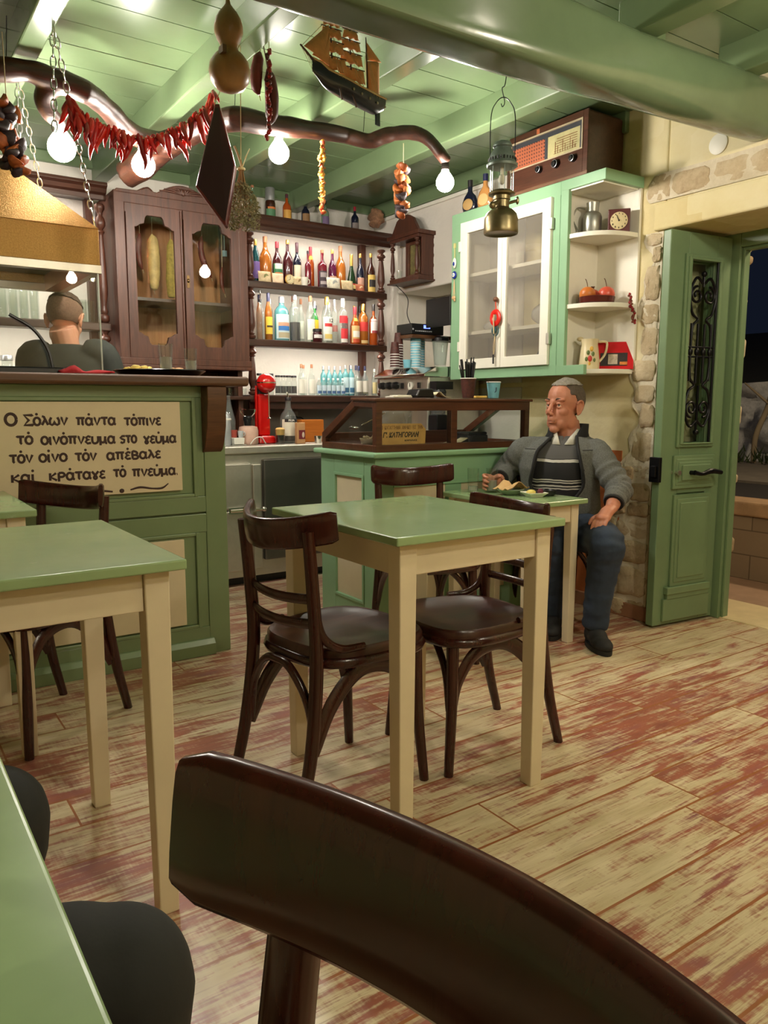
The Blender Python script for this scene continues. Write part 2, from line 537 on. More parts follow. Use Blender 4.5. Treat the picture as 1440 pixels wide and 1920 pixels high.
# rubble stonework: each stone a lump standing proud of the mortar
def stone_patch(name, x, ylo, yhi, zlo, zhi, edge, course=0.13, seed=1, face=-1, wide=(0.1, 0.26), depth=0.02):
    rnd = random.Random(seed)
    mb = MB()
    z = zlo
    while z < zhi-0.03:
        h = min(course*rnd.uniform(0.5, 1.35), zhi-z)
        if zhi-(z+h) < 0.04: h = zhi-z
        yy = ylo - rnd.uniform(0, 0.08)
        while yy < yhi:
            w = rnd.uniform(*wide)
            lim = edge(z+h/2)
            a, c = max(yy, ylo), min(yy+w, lim)
            if c-a > 0.035:
                n = 18
                dz, hh = rnd.uniform(-0.006, 0.006), h*rnd.uniform(0.84, 1.0)
                cy, cz = (a+c)/2, z+h/2+dz
                d = depth*rnd.uniform(0.35, 1.0)
                ph = rnd.uniform(0, 6); qq = rnd.uniform(2.3, 6)
                ring = []
                for i in range(n):
                    t = 2*PI*i/n
                    ct, st = math.cos(t+ph*0.04), math.sin(t+ph*0.04)
                    rad = 1/max(abs(ct), abs(st))            # block outline, corners knocked off
                    k = min(rad, 1.26)/rad*rnd.uniform(0.86, 1.02)
                    ring.append((ct*rad*k, st*rad*k))
                vs = []; fs = []
                for s, dd in ((1.0, -0.01), (0.98, d*0.6), (0.9, d*0.92), (0.5, d*1.02)):
                    for (p, q2) in ring:
                        bump = 0.011*mnoise.noise(Vector((p*3+ph, q2*3, seed+cy*9)))
                        vs.append((x+face*(dd+bump*(1 if dd > 0 else 0)), cy+p*(c-a)/2*0.98*s, cz+q2*hh/2*s))
                for L in range(3):
                    for i in range(n): fs.append((L*n+i, L*n+(i+1) % n, (L+1)*n+(i+1) % n, (L+1)*n+i))
                fs.append(tuple(range(3*n, 4*n)))
                mb._add(vs, fs, 0)
            yy += w
        z += h
    # the mortar bed behind
    rows = []
    nz, ny = 60, 16
    for i in range(nz+1):
        zz = zlo+(zhi-zlo)*i/nz
        e = edge(zz)
        rows.append([(x+face*(0.006+0.007*mnoise.noise(Vector((j*0.5, zz*9, seed)))), ylo+(e-ylo)*j/ny, zz) for j in range(ny+1)])
    mb.sheet(rows, 1)
    return mb
def edge_main(z):
    w = 0.03*math.sin(z*17)+0.02*math.sin(z*41+1)
    if z > 0.86: return 2.475+w-0.05*max(0, min(1, (z-1.0)/0.9))+0.03
    return 2.475+0.17*min(1, (0.9-z)/0.35)+w
mb = stone_patch('s', XR, 2.372, 2.75, 0.0, 1.9, edge_main, 0.14, 3)
mb2 = stone_patch('s', XR, 1.1, 2.5, 2.04, 2.165, lambda z: 2.46+0.02*math.sin(z*40), 0.15, 8, wide=(0.12, 0.3), depth=0.018)
off = len(mb.v); mb.v += mb2.v; mb.f += [tuple(i+off for i in f) for f in mb2.f]; mb.mi += mb2.mi
struct(mb.build('wall_stone', [STONE, MORTAR], smooth=50, recalc=True), 'rubble stonework around the door opening')

# outer corner of the opening, ragged stones beyond the frame
mb = MB()
rnd = random.Random(5); z = 0.03
while z < 1.88:
    h = rnd.uniform(0.05, 0.14)
    w = rnd.uniform(0.02, 0.075)
    w2 = rnd.uniform(-0.015, 0.015)
    mb.prism([(2.245+w2*0.4, z), (2.235+w2, z+h*0.2), (2.232+w2, z+h*0.75), (2.25, z+h*0.97), (2.33, z+h), (2.33, z)], 0, XO-0.01, XO+0.045+w*0.6)
    z += h*0.97
mb.box(XO, XO+0.05, 2.27, 3.2, -0.1, 2.6, 1)
struct(mb.build('wall_outer_stones', [STONE, MORTAR], smooth=0, bevel=0.012, seg=2), 'ragged stone edge outside the doorway')

# joists, main beam, cornice
def joist(x0, x1, y0, y1, z0=2.378, nm='ceiling_beam'):
    b = MB(); b.box(x0, x1, y0, y1, z0, ZC+0.005)
    struct(b.build(nm, GREEN_CEIL, smooth=0, bevel=0.006), 'green painted ceiling joist')
for x0, x1 in ((-1.3, -1.21), (-0.65, -0.56), (-0.03, 0.06), (0.595, 0.68), (1.255, 1.338), (1.84, 1.92), (2.53, 2.61)):
    joist(x0, x1, 1.95, YB)
for x0, x1 in ((0.2, 0.29), (0.9, 0.99), (1.6, 1.69), (2.36, 2.46), (2.97, 3.07)):
    joist(x0, x1, -2.2, 1.97)
# the log beam: rounded square section, slightly crooked
rows = []
N = 60
for i in range(N+1):
    x = -2.0+(XR+2.0-0.01)*i/N
    zc = 2.265+0.012*(x-1.0)+0.012*math.sin(x*2.1)
    yc = 1.95+0.012*math.sin(x*1.7+1)-0.02*(x-1.5)
    ring = []
    for k in range(64):
        t = 2*PI*k/64
        ct, st = math.cos(t), math.sin(t)
        q = 11.0 if x < 1.3 else 11.0-8.2*min(1, (x-1.3)/1.0)
        rad = (abs(ct)**q+abs(st)**q)**(-1/q)
        wob = 1+0.02*mnoise.noise(Vector((x*1.6, ct*1.5, st*1.5)))
        ring.append((x, yc+0.088*ct*rad*wob, zc+0.115*st*rad*wob))
    rows.append(ring+[ring[0]])
mb = MB(); mb.sheet(rows)
struct(mb.build('beam', plain('beam_green_paint', S(94, 112, 84), 0.2, var=0.09, vscale=3, bump=0.25, bscale=7, Coat_Weight=0.3), smooth=28), 'thick crooked green painted main beam')
b = MB(); b.box(XR-0.03, XR, 2.6, YB, 2.4, ZC)
struct(b.build('trim_2', GREEN_CEIL, smooth=0, bevel=0.006), 'green wall plate under the ceiling')
b = MB(); b.box(XR-0.02, XR, 3.62, YB, 2.375, 2.398)
struct(b.build('trim_3', WHITE_PAINT, smooth=0, bevel=0.004), 'white cable duct under the wall plate')
b = MB(); b.box(0.2, XR, YB-0.03, YB, 2.44, ZC)
struct(b.build('trim_4', GREEN_CEIL, smooth=0, bevel=0.006), 'green wall plate on the back wall')
# white cable duct box low on the wall, below the wall cabinet
b = MB(); b.box(XR-0.012, XR, 3.0, 3.7, 1.19, 1.215); b.box(XR-0.012, XR, 2.985, 3.0, 0.86, 1.215)
struct(b.build('trim_5', PL_YEL, smooth=0), 'thin painted duct on the plaster')
b = MB(); b.box(XR-0.016, XR+0.001, 2.29, 3.3, 0, 0.075)
struct(b.build('baseboard_right', plain('terracotta_skirting', S(156, 112, 84), 0.5, var=0.15), smooth=0, bevel=0.004))
# round white vent cover
b = MB(); b.M = Matrix.Translation((XR, 2.115, 2.222)) @ Matrix.Rotation(-PI/2, 4, 'Y')
b.lathe([(0.044, 0), (0.044, 0.005), (0.04, 0.007), (0.001, 0.0075)], 32)
tag(b.build('vent_cover', WHITE_PAINT), 'round white vent cover on the yellow wall above the door', 'vent')

# door opening: frame, threshold, open leaf
b = MB()
b.box(3.585, 3.65, 2.2, 2.37, 0.0, 1.905)
b.box(3.585, 3.65, 1.1, 2.2, 1.84, 1.905)
b.box(3.605, 3.65, 2.185, 2.2, 0.0, 1.84); b.box(3.605, 3.65, 1.1, 2.2, 1.825, 1.84)
struct(b.build('trim_6', GREEN_DOOR, smooth=0, bevel=0.004), 'green painted door frame')
b = MB(); b.box(3.6, 3.99, 1.0, 2.6, -0.1, 0.008)
struct(b.build('trim_7', plain('cream_threshold_stone', S(216, 196, 152), 0.6, var=0.1, bump=0.2), smooth=0, bevel=0.01), 'worn cream stone threshold')

door = thing('door_1', 'half-open narrow green door leaf with iron scroll grille', 'door', (3.575, 2.235, 0.0), math.radians(174.5))
struct(door)
# local: x runs from the hinge to the free edge, y from the room face backwards (negative y = towards camera after turning)
LW, T = 0.425, 0.045
ang = WM[door]
def dbox(mb, x0, x1, z0, z1, y0=0.0, y1=T, m=0): mb.box(x0, x1, -y1, -y0, z0, z1, m)
mb = MB()
dbox(mb, 0, 0.10, 0.01, 1.885); dbox(mb, LW-0.125, LW, 0.01, 1.885)
dbox(mb, 0.10, LW-0.125, 1.765, 1.885); dbox(mb, 0.10, LW-0.125, 0.66, 0.90); dbox(mb, 0.10, LW-0.125, 0.01, 0.19)
dbox(mb, 0.10, LW-0.125, 0.19, 0.66, 0.012, T-0.012)
mb.build('leaf_frame', GREEN_DOOR, door, world=False, smooth=0, bevel=0.004)
mb = MB()
cx0, cx1 = 0.10, LW-0.125
for side in (1, -1):
    yy0, yy1 = (0.0, 0.014) if side == 1 else (-T-0.014, -T)
    f = lambda x0, x1, z0, z1, e=0: mb.box(x0, x1, yy0-(e if side == -1 else 0), yy1+(e if side == 1 else 0), z0, z1)
    # stepped moulding round the glazed part
    for ins, e in ((0.0, 0.0), (0.014, 0.008)):
        f(cx0-0.03+ins, cx0+0.002, 0.885+ins, 1.785-ins, e); f(cx1-0.002, cx1+0.03-ins, 0.885+ins, 1.785-ins, e)
        f(cx0, cx1, 0.885+ins, 0.905, e); f(cx0, cx1, 1.76, 1.785-ins, e)
    # stepped middle ledge and raised lower panel
    for i in range(3): f(cx0-0.045+0.014*i, cx1+0.045-0.014*i, 0.685+0.016*i, 0.845-0.016*i, 0.004*i)
    for i in range(3): f(cx0-0.03+0.018*i, cx1+0.03-0.018*i, 0.2+0.022*i, 0.655-0.02*i, 0.005*i)
    f(cx0-0.05, cx1+0.06, 0.165, 0.2, 0.012); f(cx0-0.045, cx1+0.05, 0.14, 0.165, 0.004); f(cx0-0.06, cx1+0.07, 0.03, 0.14, 0.0)
mb.build('moulding', GREEN_DOOR, door, world=False, smooth=0, bevel=0.004)
mb = MB(); mb.box(cx0, cx1, -0.026, -0.022, 0.9, 1.765)
mb.build('pane', glassy('door_glass', (0.86, 0.90, 0.88, 1)), door, world=False, smooth=0)
mb = MB()
gx = (cx0+cx1)/2; gw = (cx1-cx0)/2
def scroll(mb, cx, cz, r, turns, start, hand, n=26):
    pts = []
    for i in range(n+1):
        t = i/n
        a = start+hand*turns*2*PI*t
        rr = r*(1-0.72*t)
        pts.append((cx+rr*math.cos(a), 0.008, cz+rr*math.sin(a)))
    mb.tube(pts, 0.0065, 6)
for s in (-1, 1):
    scroll(mb, gx+s*0.042, 1.60, 0.042, 1.35, PI/2 if s > 0 else PI/2, -s)
    scroll(mb, gx+s*0.042, 1.07, 0.042, 1.35, -PI/2, s)
    mb.tube(spline([(gx+s*0.004, 0.008, 1.655), (gx+s*0.05, 0.008, 1.68), (gx+s*0.088, 0.008, 1.61), (gx+s*0.07, 0.008, 1.52), (gx+s*0.03, 0.008, 1.49), (gx+s*0.06, 0.008, 1.46), (gx+s*0.068, 0.008, 1.4)], 6), 0.0065, 6)
    mb.tube(spline([(gx+s*0.004, 0.008, 1.01), (gx+s*0.05, 0.008, 0.985), (gx+s*0.088, 0.008, 1.06), (gx+s*0.07, 0.008, 1.15), (gx+s*0.03, 0.008, 1.18), (gx+s*0.06, 0.008, 1.21), (gx+s*0.068, 0.008, 1.27)], 6), 0.0065, 6)
    for xx in (0.068, 0.023): mb.tube([(gx+s*xx, 0.008, 1.2 if xx > 0.05 else 1.19), (gx+s*xx, 0.008, 1.47)], 0.0065, 6)
for zz in (1.315, 1.36): mb.tube([(gx-gw, 0.008, zz), (gx+gw, 0.008, zz)], 0.005, 6)
for xx in (-0.068, -0.023, 0.023, 0.068): mb.ell((gx+xx, 0.008, 1.338), (0.014, 0.011, 0.02), 10, 6)
mb.tube([(gx, 0.008, 1.64), (gx, 0.008, 1.7)], 0.006, 6); mb.ell((gx, 0.008, 1.7), 0.014, 10, 6)
mb.tube([(gx, 0.008, 1.18), (gx, 0.008, 0.96)], 0.006, 6); mb.ell((gx, 0.008, 0.955), 0.014, 10, 6)
for xx in (-gw+0.004, gw-0.004): mb.tube([(gx+xx, 0.008, 0.905), (gx+xx, 0.008, 1.76)], 0.007, 6)
tag(mb.build('scroll_grille', IRON, door, world=False, smooth=60), 'black wrought iron scroll grille')
mb = MB()
mb.box(cx0+0.0, cx1+0.0, 0.02, 0.03, 0.725, 0.80)
mb.build('handle_plate', GREEN_DOOR, door, world=False, smooth=0, bevel=0.004)
mb = MB()
mb.tube([(0.245, 0.02, 0.762), (0.245, 0.055, 0.762)], 0.011, 10)
mb.tube(spline([(0.25, 0.058, 0.764), (0.2, 0.062, 0.756), (0.14, 0.064, 0.768), (0.06, 0.058, 0.758)], 6), lerpl([0.012, 0.009, 0.014, 0.011], 6), 10)
tag(mb.build('lever_handle', IRON, door, world=False), 'black lever handle')
mb = MB()
mb.M = Matrix.Translation((0.335, 0.0, 0.765)) @ Matrix.Rotation(-PI/2, 4, 'X')
mb.lathe([(0.014, 0), (0.014, 0.006), (0.006, 0.008), (0.006, 0.03), (0.012, 0.034), (0.012, 0.042)], 14)
tag(mb.build('lock_knob', STEEL, door, world=False), 'small brass-grey lock knob')
mb = MB(); mb.box(LW, LW+0.02, -T-0.004, 0.012, 0.72, 0.84); mb.box(LW+0.02, LW+0.032, -0.03, 0.0, 0.745, 0.80)
tag(mb.build('rim_lock', IRON, door, world=False, smooth=0, bevel=0.003), 'black rim lock on the leaf edge')

# ---------------------------------------------------------------- outside, at night
b = MB(); b.box(3.95, 4.62, -2, 6, -0.1, 0.0)
struct(b.build('outside_ground', plain('terrace_concrete', S(158, 128, 104), 0.8, var=0.12, bump=0.2), smooth=0), 'reddish terrace floor outside')
def block_mat():
    t = NT('concrete_blocks')
    tc = t.n('TexCoord'); sp = t.n('SeparateXYZ', Vector=tc.outputs['Object'])
    vec = t.n('CombineXYZ', X=sp.outputs[1], Y=sp.outputs[2], Z=0.0)
    br = t.n('TexBrick', Vector=vec, Scale=1.0, Color1=S(142, 124, 102), Color2=S(154, 136, 112), Mortar=S(104, 90, 74))
    br.inputs['Mortar Size'].default_value = 0.004; br.inputs['Brick Width'].default_value = 0.4; br.inputs['Row Height'].default_value = 0.155
    nz = t.noise(t.coord(), 6, 5)
    col = t.mix(t.math('MULTIPLY', nz, 0.3), br.outputs[0], S(110, 86, 62))
    return t.pbr(col, 0.85, 0, t.bump(nz, 0.3, 0.02))
b = MB(); b.box(4.55, 4.75, -2, 8, -0.1, 0.40, 0); b.box(4.53, 4.78, -2, 8, 0.40, 0.49, 1)
struct(b.build('wall_garden', [block_mat(), plain('rough_render', S(170, 138, 104), 0.85, var=0.2, bump=0.4)], smooth=0, bevel=0.012), 'low concrete block wall outside the door')
b = MB(); b.box(4.78, 6.1, -4, 12, 0.3, 0.44, 0); b.box(6.1, 8.4, -4, 14, 0.3, 0.46, 1)
struct(b.build('outside_road', [plain('dark_asphalt', S(44, 40, 38), 0.9), plain('worn_road', S(120, 112, 100), 0.85, var=0.15)], smooth=0), 'road running past the low wall')
mb = MB(); rows = []
for i in range(31):
    zz = 0.4+0.95*i/30
    row = []
    for j in range(121):
        yy = 0+9*j/120
        p = Vector((yy*2.1, zz*2.6, 3.0))
        c = mnoise.cell_vector(p)
        d = mnoise.voronoi(p)[0]
        h = 0.16*min(1, (d[1]-d[0])*2.2)+0.05*mnoise.noise(p*3)
        row.append((8.3-h+0.25*(zz-0.4), yy, zz+(0.12*mnoise.noise(Vector((yy*1.3, 0, 0))) if i > 24 else 0)))
    rows.append(row)
mb.sheet(rows)
struct(mb.build('wall_rock', ROCK, smooth=40), 'pale rubble retaining wall across the road')
mb = MB(); mb.sheet([[(8.5, -4+2*j, 1.25), (14, -4+2*j, 2.4)] for j in range(12)])
struct(mb.build('outside_hill', plain('dark_hillside', S(30, 32, 26), 0.95, var=0.3), smooth=0), 'dark hillside at night')
mb = MB(); rnd = random.Random(4)
for i in range(420):
    yy = rnd.uniform(2.5, 7.5); zz = 0.46+abs(rnd.gauss(0, 0.05))
    a = rnd.uniform(0, 6.3); L = rnd.uniform(0.05, 0.16)
    p = Vector((7.9+rnd.uniform(-0.1, 0.08), yy, zz))
    q = p+Vector((-0.5*L*math.cos(a), 0.6*L*math.sin(a), L))
    mb._add([p+Vector((0, -0.012, 0)), p+Vector((0, 0.012, 0)), q], [(0, 1, 2)])
tag(mb.build('weeds', plain('dark_weeds', S(52, 66, 34), 0.9, var=0.3), smooth=0, recalc=False), 'dark weeds along the foot of the rock wall outside', 'weeds', kind='stuff')
mb = MB(); mb.tube(spline([(8.02, 4.62, 0.46), (8.0, 4.6, 0.75), (8.05, 4.52, 1.05), (8.0, 4.45, 1.25)], 6), [0.03]*19, 7)
for q in ((7.95, 4.2, 1.3), (7.98, 4.75, 1.32), (8.0, 4.35, 1.42)): mb.tube([(8.03, 4.5, 1.1), q], [0.018, 0.008], 6)
tag(mb.build('bare_tree', plain('pale_bark', S(150, 136, 112), 0.9), smooth=60), 'thin bare tree trunk growing against the rock wall outside', 'tree')
# ---------------------------------------------------------------- bulbs (the room's lamps)
BULB_ON = lamp('lit_bulb', WARM, BULB_POWER)
REAR_ON = lamp('lit_rear_bulb', AMBERW, REAR_POWER)
SOCKET = plain('dark_socket', S(34, 26, 22), 0.5)
def bulb(loc, label, r=0.04, mat=BULB_ON, cord_to=None, group='bare bulbs hanging from the branch', sock=0.05):
    t = thing('light_bulb', label, 'light bulb', loc, 0, group)
    mb = MB()
    prof = [(0.001, -r)]
    for i in range(1, 10):
        a = -PI/2+PI*0.80*i/10
        prof.append((r*math.cos(a), r*math.sin(a)))
    prof += [(r*0.62, r*0.86), (r*0.42, r*1.12), (r*0.36, r*1.35)]
    mb.lathe(prof, 20)
    mb.build('glass_globe', mat, t, world=False, smooth=180)
    mb = MB(); mb.lathe([(r*0.4, r*1.3), (r*0.45, r*1.35), (r*0.45, r*1.3+sock*0.7), (r*0.28, r*1.3+sock)], 14)
    mb.build('socket', SOCKET, t, world=False)
    if cord_to:
        mb = MB(); mb.tube([(0, 0, r*1.3+sock), (0, 0, cord_to-loc[2])], 0.004, 6)
        mb.build('cord', BLACKP, t, world=False)
    return t
bulb((0.775, 3.422, 2.111), 'bare lit bulb at the fork, beside the hood chain', 0.054, sock=0.045)
bulb((1.121, 3.48, 2.115), 'bare lit bulb hanging below the thick cut stump', 0.049, sock=0.05)
bulb((1.671, 3.277, 2.209), 'bare lit bulb in the middle of the branch by the dried sausages', 0.046, sock=0.045)
bulb((2.371, 2.957, 2.118), 'bare lit bulb at the thin tip of the branch', 0.042, sock=0.045)
for x, y, z in ((1.0, 0.1, 2.2), (2.45, 0.75, 2.2), (1.7, -0.8, 2.2)):
    bulb((x, y, z), 'bare lit bulb on a cord over the dining tables', 0.045, REAR_ON, ZC, 'bulbs over the dining tables')

# ---------------------------------------------------------------- the branch
EYE = Vector((0, 0, 1.09))
def away(p, k):
    # the branch hangs slantwise: the cut stump near the cabinet, the thin tip nearer the room
    return EYE+(Vector(p)-EYE)*k
def clip01(t): return max(0.0, min(1.0, t))
mb = MB()
main = spline([(0.862, 2.885, 1.893), (0.93, 2.89, 1.945), (0.997, 2.9, 2.009), (1.08, 2.9, 2.065), (1.163, 2.9, 2.114), (1.293, 2.9, 2.172), (1.428, 2.9, 2.178), (1.569, 2.9, 2.19), (1.77, 2.9, 2.204), (1.903, 2.9, 2.202), (1.98, 2.9, 2.235), (2.042, 2.9, 2.258), (2.143, 2.9, 2.28), (2.232, 2.9, 2.265), (2.335, 2.9, 2.19)], 6)
main = [away(p, 1.12+0.21*clip01((1.3-p.x)/0.44)-0.10*clip01((p.x-1.8)/0.5)) for p in main]
rad = lerpl([0.062, 0.066, 0.062, 0.055, 0.05, 0.052, 0.046, 0.042, 0.036, 0.034, 0.036, 0.033, 0.032, 0.029, 0.026], 6)
rad = [r*(1+0.10*mnoise.noise(Vector((i*0.31, 2, 0)))) for i, r in enumerate(rad)]
mb.tube(main, rad, 14)
arm = spline([(0.2, 2.88, 2.10), (0.34, 2.89, 2.145), (0.448, 2.9, 2.158), (0.56, 2.9, 2.177), (0.633, 2.9, 2.170), (0.692, 2.9, 2.163), (0.761, 2.9, 2.145), (0.822, 2.9, 2.105), (0.885, 2.9, 2.05), (0.99, 2.9, 2.03), (1.08, 2.9, 2.07)], 6)
arm = [away(p, 1.135+0.125*clip01((p.x-0.74)/0.26)) for p in arm]
rad = lerpl([0.04, 0.042, 0.044, 0.04, 0.044, 0.046, 0.042, 0.042, 0.045, 0.05, 0.045], 6)
rad = [r*(1+0.10*mnoise.noise(Vector((i*0.31, 7, 0)))) for i, r in enumerate(rad)]
mb.tube(arm, rad, 14)
knee = spline([(0.66, 2.9, 2.16), (0.625, 2.9, 2.135), (0.607, 2.9, 2.10), (0.622, 2.9, 2.06), (0.652, 2.9, 2.035), (0.657, 2.9, 2.015)], 6)
knee = [away(p, 1.135+0.045*i/(len(knee)-1)) for i, p in enumerate(knee)]
mb.tube(knee, lerpl([0.035, 0.04, 0.036, 0.033, 0.026, 0.02], 6), 12)
mb.tube(spline([(1.20, 3.66, 2.24), (1.15, 3.54, 2.235), (1.121, 3.48, 2.20)], 4), lerpl([0.03, 0.022, 0.016], 4), 10)
br = mb.build('hanging_branch', BRANCHWOOD, smooth=60)
remesh(br, 0.007, 2)
tag(br, 'long varnished crooked branch hanging under the ceiling with bulbs on it', 'branch')
for i, (x, z0) in enumerate(((0.5, 2.2), (1.295, 2.22), (1.88, 2.235))):
    p = away((x, 2.9, z0), 1.135 if x < 0.8 else 1.12); mb = MB(); mb.tube([tuple(p), (p.x+0.01, p.y, 2.5)], 0.0014, 6)
    tag(mb.build('hanging_wire', IRON), ['thin wire holding the branch above the hood', 'thin wire holding the branch beside the sausages', 'thin wire holding the branch near the ship'][i], 'wire', 'wires holding the branch')

# ---------------------------------------------------------------- tables
def table(label, cx, cy, w, d, h, leg=0.052, over=0.028, group='green topped cafe tables'):
    t = thing('cafe_table', label, 'table', (cx, cy, 0), 0, group)
    mb = MB(); mb.box(-w/2, w/2, -d/2, d/2, h-0.022, h)
    tag(mb.build('tabletop', GREEN_TOP, t, world=False, smooth=0, bevel=0.004, seg=3), 'glossy green tabletop')
    a, c = w/2-over, d/2-over
    for sx in (-1, 1):
        for sy in (-1, 1):
            mb = MB()
            x0, x1 = sorted((sx*a, sx*(a-leg))); y0, y1 = sorted((sy*c, sy*(c-leg)))
            mb.taper(x0, x1, y0, y1, 0, h-0.022, 0.82)
            mb.build('leg', CREAM, t, world=False, smooth=0, bevel=0.003)
    mb = MB(); z0, z1 = h-0.105, h-0.022; i = 0.008
    mb.box(-a+leg, a-leg, -c+i, -c+i+0.02, z0, z1); mb.box(-a+leg, a-leg, c-i-0.02, c-i, z0, z1)
    mb.box(-a+i, -a+i+0.02, -c+leg, c-leg, z0, z1); mb.box(a-i-0.02, a-i, -c+leg, c-leg, z0, z1)
    mb.build('apron', CREAM, t, world=False, smooth=0, bevel=0.002)
    return t
table('green and cream table in the middle with a chair on each side', 1.312, 1.775, 0.57, 0.66, 0.78)
table('green and cream table in front of the sign, its far edge before the brown chair', 0.235, 1.812, 0.60, 0.65, 0.78)
table('green and cream table farther back along the sign board', 0.13, 2.76, 0.60, 0.60, 0.78)
table('narrow low green table before the seated man, with plates and glasses', 2.515, 2.615, 0.37, 0.60, 0.67, 0.046)
table('green tabletop at the bottom corner, nearest to the viewer', -0.215, 0.43, 0.60, 0.70, 0.78)

# ---------------------------------------------------------------- chairs (built facing +x)
def tubearc(p0, p1, p2, n=8): return spline([p0, p1, p2], n)
def make_chair(rh=0.19, bow=0.105, rise=0.027, hz0=0.041, py=0.148):
    # rh: half width of the top rail, bow: how far it bends back, rise: lift of its ends, py: where the posts stand
    t = thing('cafe_chair', 'x', 'chair', (0, 0, 0), 0, 'dark bentwood cafe chairs')
    # seat: rounded trapezoid
    out = []
    n = 40
    for i in range(n):
        a = 2*PI*i/n
        q = 3.2
        k = (abs(math.cos(a))**q+abs(math.sin(a))**q)**(-1/q)
        x, y = math.cos(a)*k*0.195, math.sin(a)*k*0.195
        y *= 1+0.10*(x/0.195)
        out.append((x+0.005, y))
    mb = MB()
    rings = [(0.93, 0.425), (1.0, 0.428), (1.0, 0.452), (0.97, 0.46), (0.9, 0.459), (0.86, 0.454), (0.3, 0.45)]
    vs = []; fs = []
    for s, z in rings: vs += [(x*s, y*s, z) for x, y in out]
    for L in range(len(rings)-1):
        for i in range(n): fs.append((L*n+i, L*n+(i+1) % n, (L+1)*n+(i+1) % n, (L+1)*n+i))
    fs.append(tuple(range(n-1, -1, -1))); fs.append(tuple(range((len(rings)-1)*n, len(rings)*n)))
    mb._add(vs, fs)
    mb.build('seat', SEATWOOD, t, world=False, smooth=50)
    # seat rim
    mb = MB(); mb.tube([(x*0.97, y*0.97, 0.42) for x, y in out], 0.017, 8, closed=True, flat=1.0)
    mb.build('seat_rim', CHAIRWOOD, t, world=False, smooth=60)
    def backx(y): return -0.265+bow*(y/rh)**2
    pk = py/0.148; px = backx(py)-0.020
    for s in (-1, 1):
        mb = MB()
        mb.tube(spline([(-0.275, s*0.158*pk, 0), (-0.225, s*0.155*pk, 0.2), (-0.198, s*0.146*pk, 0.43), (-0.207, s*0.146*pk, 0.62), (px, s*py, 0.778)], 6), lerpl([0.015, 0.018, 0.019, 0.0175, 0.016], 6), 10)
        mb.build('rear_leg', CHAIRWOOD, t, world=False, smooth=60)
        mb = MB()
        mb.tube(spline([(0.15, s*0.155, 0.43), (0.155, s*0.16, 0.22), (0.172, s*0.172, 0)], 6), lerpl([0.019, 0.017, 0.014], 6), 10)
        mb.build('front_leg', CHAIRWOOD, t, world=False, smooth=60)
        # flat side brace arching under the seat
        mb = MB()
        mb.tube(spline([(-0.215, s*0.15, 0.19), (-0.15, s*0.148, 0.31), (-0.05, s*0.148, 0.385), (0.06, s*0.15, 0.37), (0.125, s*0.152, 0.29), (0.148, s*0.155, 0.2)], 6), lerpl([0.02, 0.026, 0.026, 0.024, 0.02, 0.015], 6), 8, flat=0.42, up=(0, 1, 0))
        mb.build('side_brace', CHAIRWOOD, t, world=False, smooth=60)
        # curved stay from the back post down to the seat
        mb = MB()
        mb.tube(spline([(-0.2, s*0.148, 0.56), (-0.185, s*0.158, 0.5), (-0.14, s*0.172, 0.465), (-0.07, s*0.185, 0.462)], 6), lerpl([0.011, 0.012, 0.012, 0.010], 6), 8)
        mb.build('back_stay', CHAIRWOOD, t, world=False, smooth=60)
    for xx, nm in ((0.155, 'front_arch'), (-0.212, 'rear_arch')):
        mb = MB()
        mb.tube(spline([(xx+0.003, -0.152, 0.2), (xx, -0.125, 0.32), (xx-0.005, -0.06, 0.4), (xx-0.005, 0, 0.412), (xx-0.005, 0.06, 0.4), (xx, 0.125, 0.32), (xx+0.003, 0.152, 0.2)], 6), 0.0115, 8)
        mb.build(nm, CHAIRWOOD, t, world=False, smooth=60)
    # top rail: a bent board with rounded ends, in front of the posts
    mb = MB(); rows = []
    N = 36
    for i in range(N+1):
        s = -1+2*i/N
        y = s*rh
        x = backx(y)
        e = max(0, (abs(s)-0.93)/0.07)
        hz = hz0*(1-0.16*e*e)
        zc = 0.762+rise*s*s
        nx = Vector((1, -2*bow*y/(rh*rh), 0)).normalized()
        ring = []
        for k in range(16):
            a = 2*PI*k/16
            ca, sa = math.cos(a), math.sin(a)
            q = 4.0
            rr = (abs(ca)**q+abs(sa)**q)**(-1/q)
            off = ca*rr*0.012*(1-0.35*e); zz = sa*rr*hz
            tilt = -0.10*zz
            ring.append((x+nx.x*(off)+tilt, y+nx.y*off, zc+zz))
        rows.append(ring+[ring[0]])
    mb.sheet(rows)
    for rw, rev in ((rows[0], 1), (rows[-1], 0)):
        mb._add(rw[:-1], [tuple(range(16)) if rev else tuple(range(15, -1, -1))])
    mb.build('back_rail', CHAIRWOOD, t, world=False, smooth=60)
    for z in (0.535, 0.60):
        mb = MB()
        mb.tube([(-0.198-0.028*(1-(y/0.145)**2)-0.02*(z-0.53), y*pk, z-0.006*(1-(y/0.14)**2)) for y in np.linspace(-0.14, 0.14, 15)], 0.0135, 8, flat=0.5, up=(1, 0, 0))
        mb.build('back_slat', CHAIRWOOD, t, world=False, smooth=60)
    return t
chair = make_chair()
place(chair, (1.105, 1.835, 0), math.radians(8)); chair['label'] = 'dark bentwood chair at the middle table, seen from behind with two back slats'
def put_chair(x, y, deg, label, k=None): return dup(chair, (x, y, 0), math.radians(deg), label, scale=k)
put_chair(1.553, 1.822, 176, 'dark bentwood chair pushed under the middle table from the door side', (1, 1, 0.96))
put_chair(0.424, 2.717, -148.5, 'dark chair before the lettered sign, at the farther table')
put_chair(1.985, 2.585, -107.5, 'dark chair with its back against the glass showcase counter')
put_chair(2.875, 2.672, -124.8, 'dark chair under the seated man in the grey jacket')
near = make_chair(0.242, 0.094, 0.016, 0.0445, 0.190)
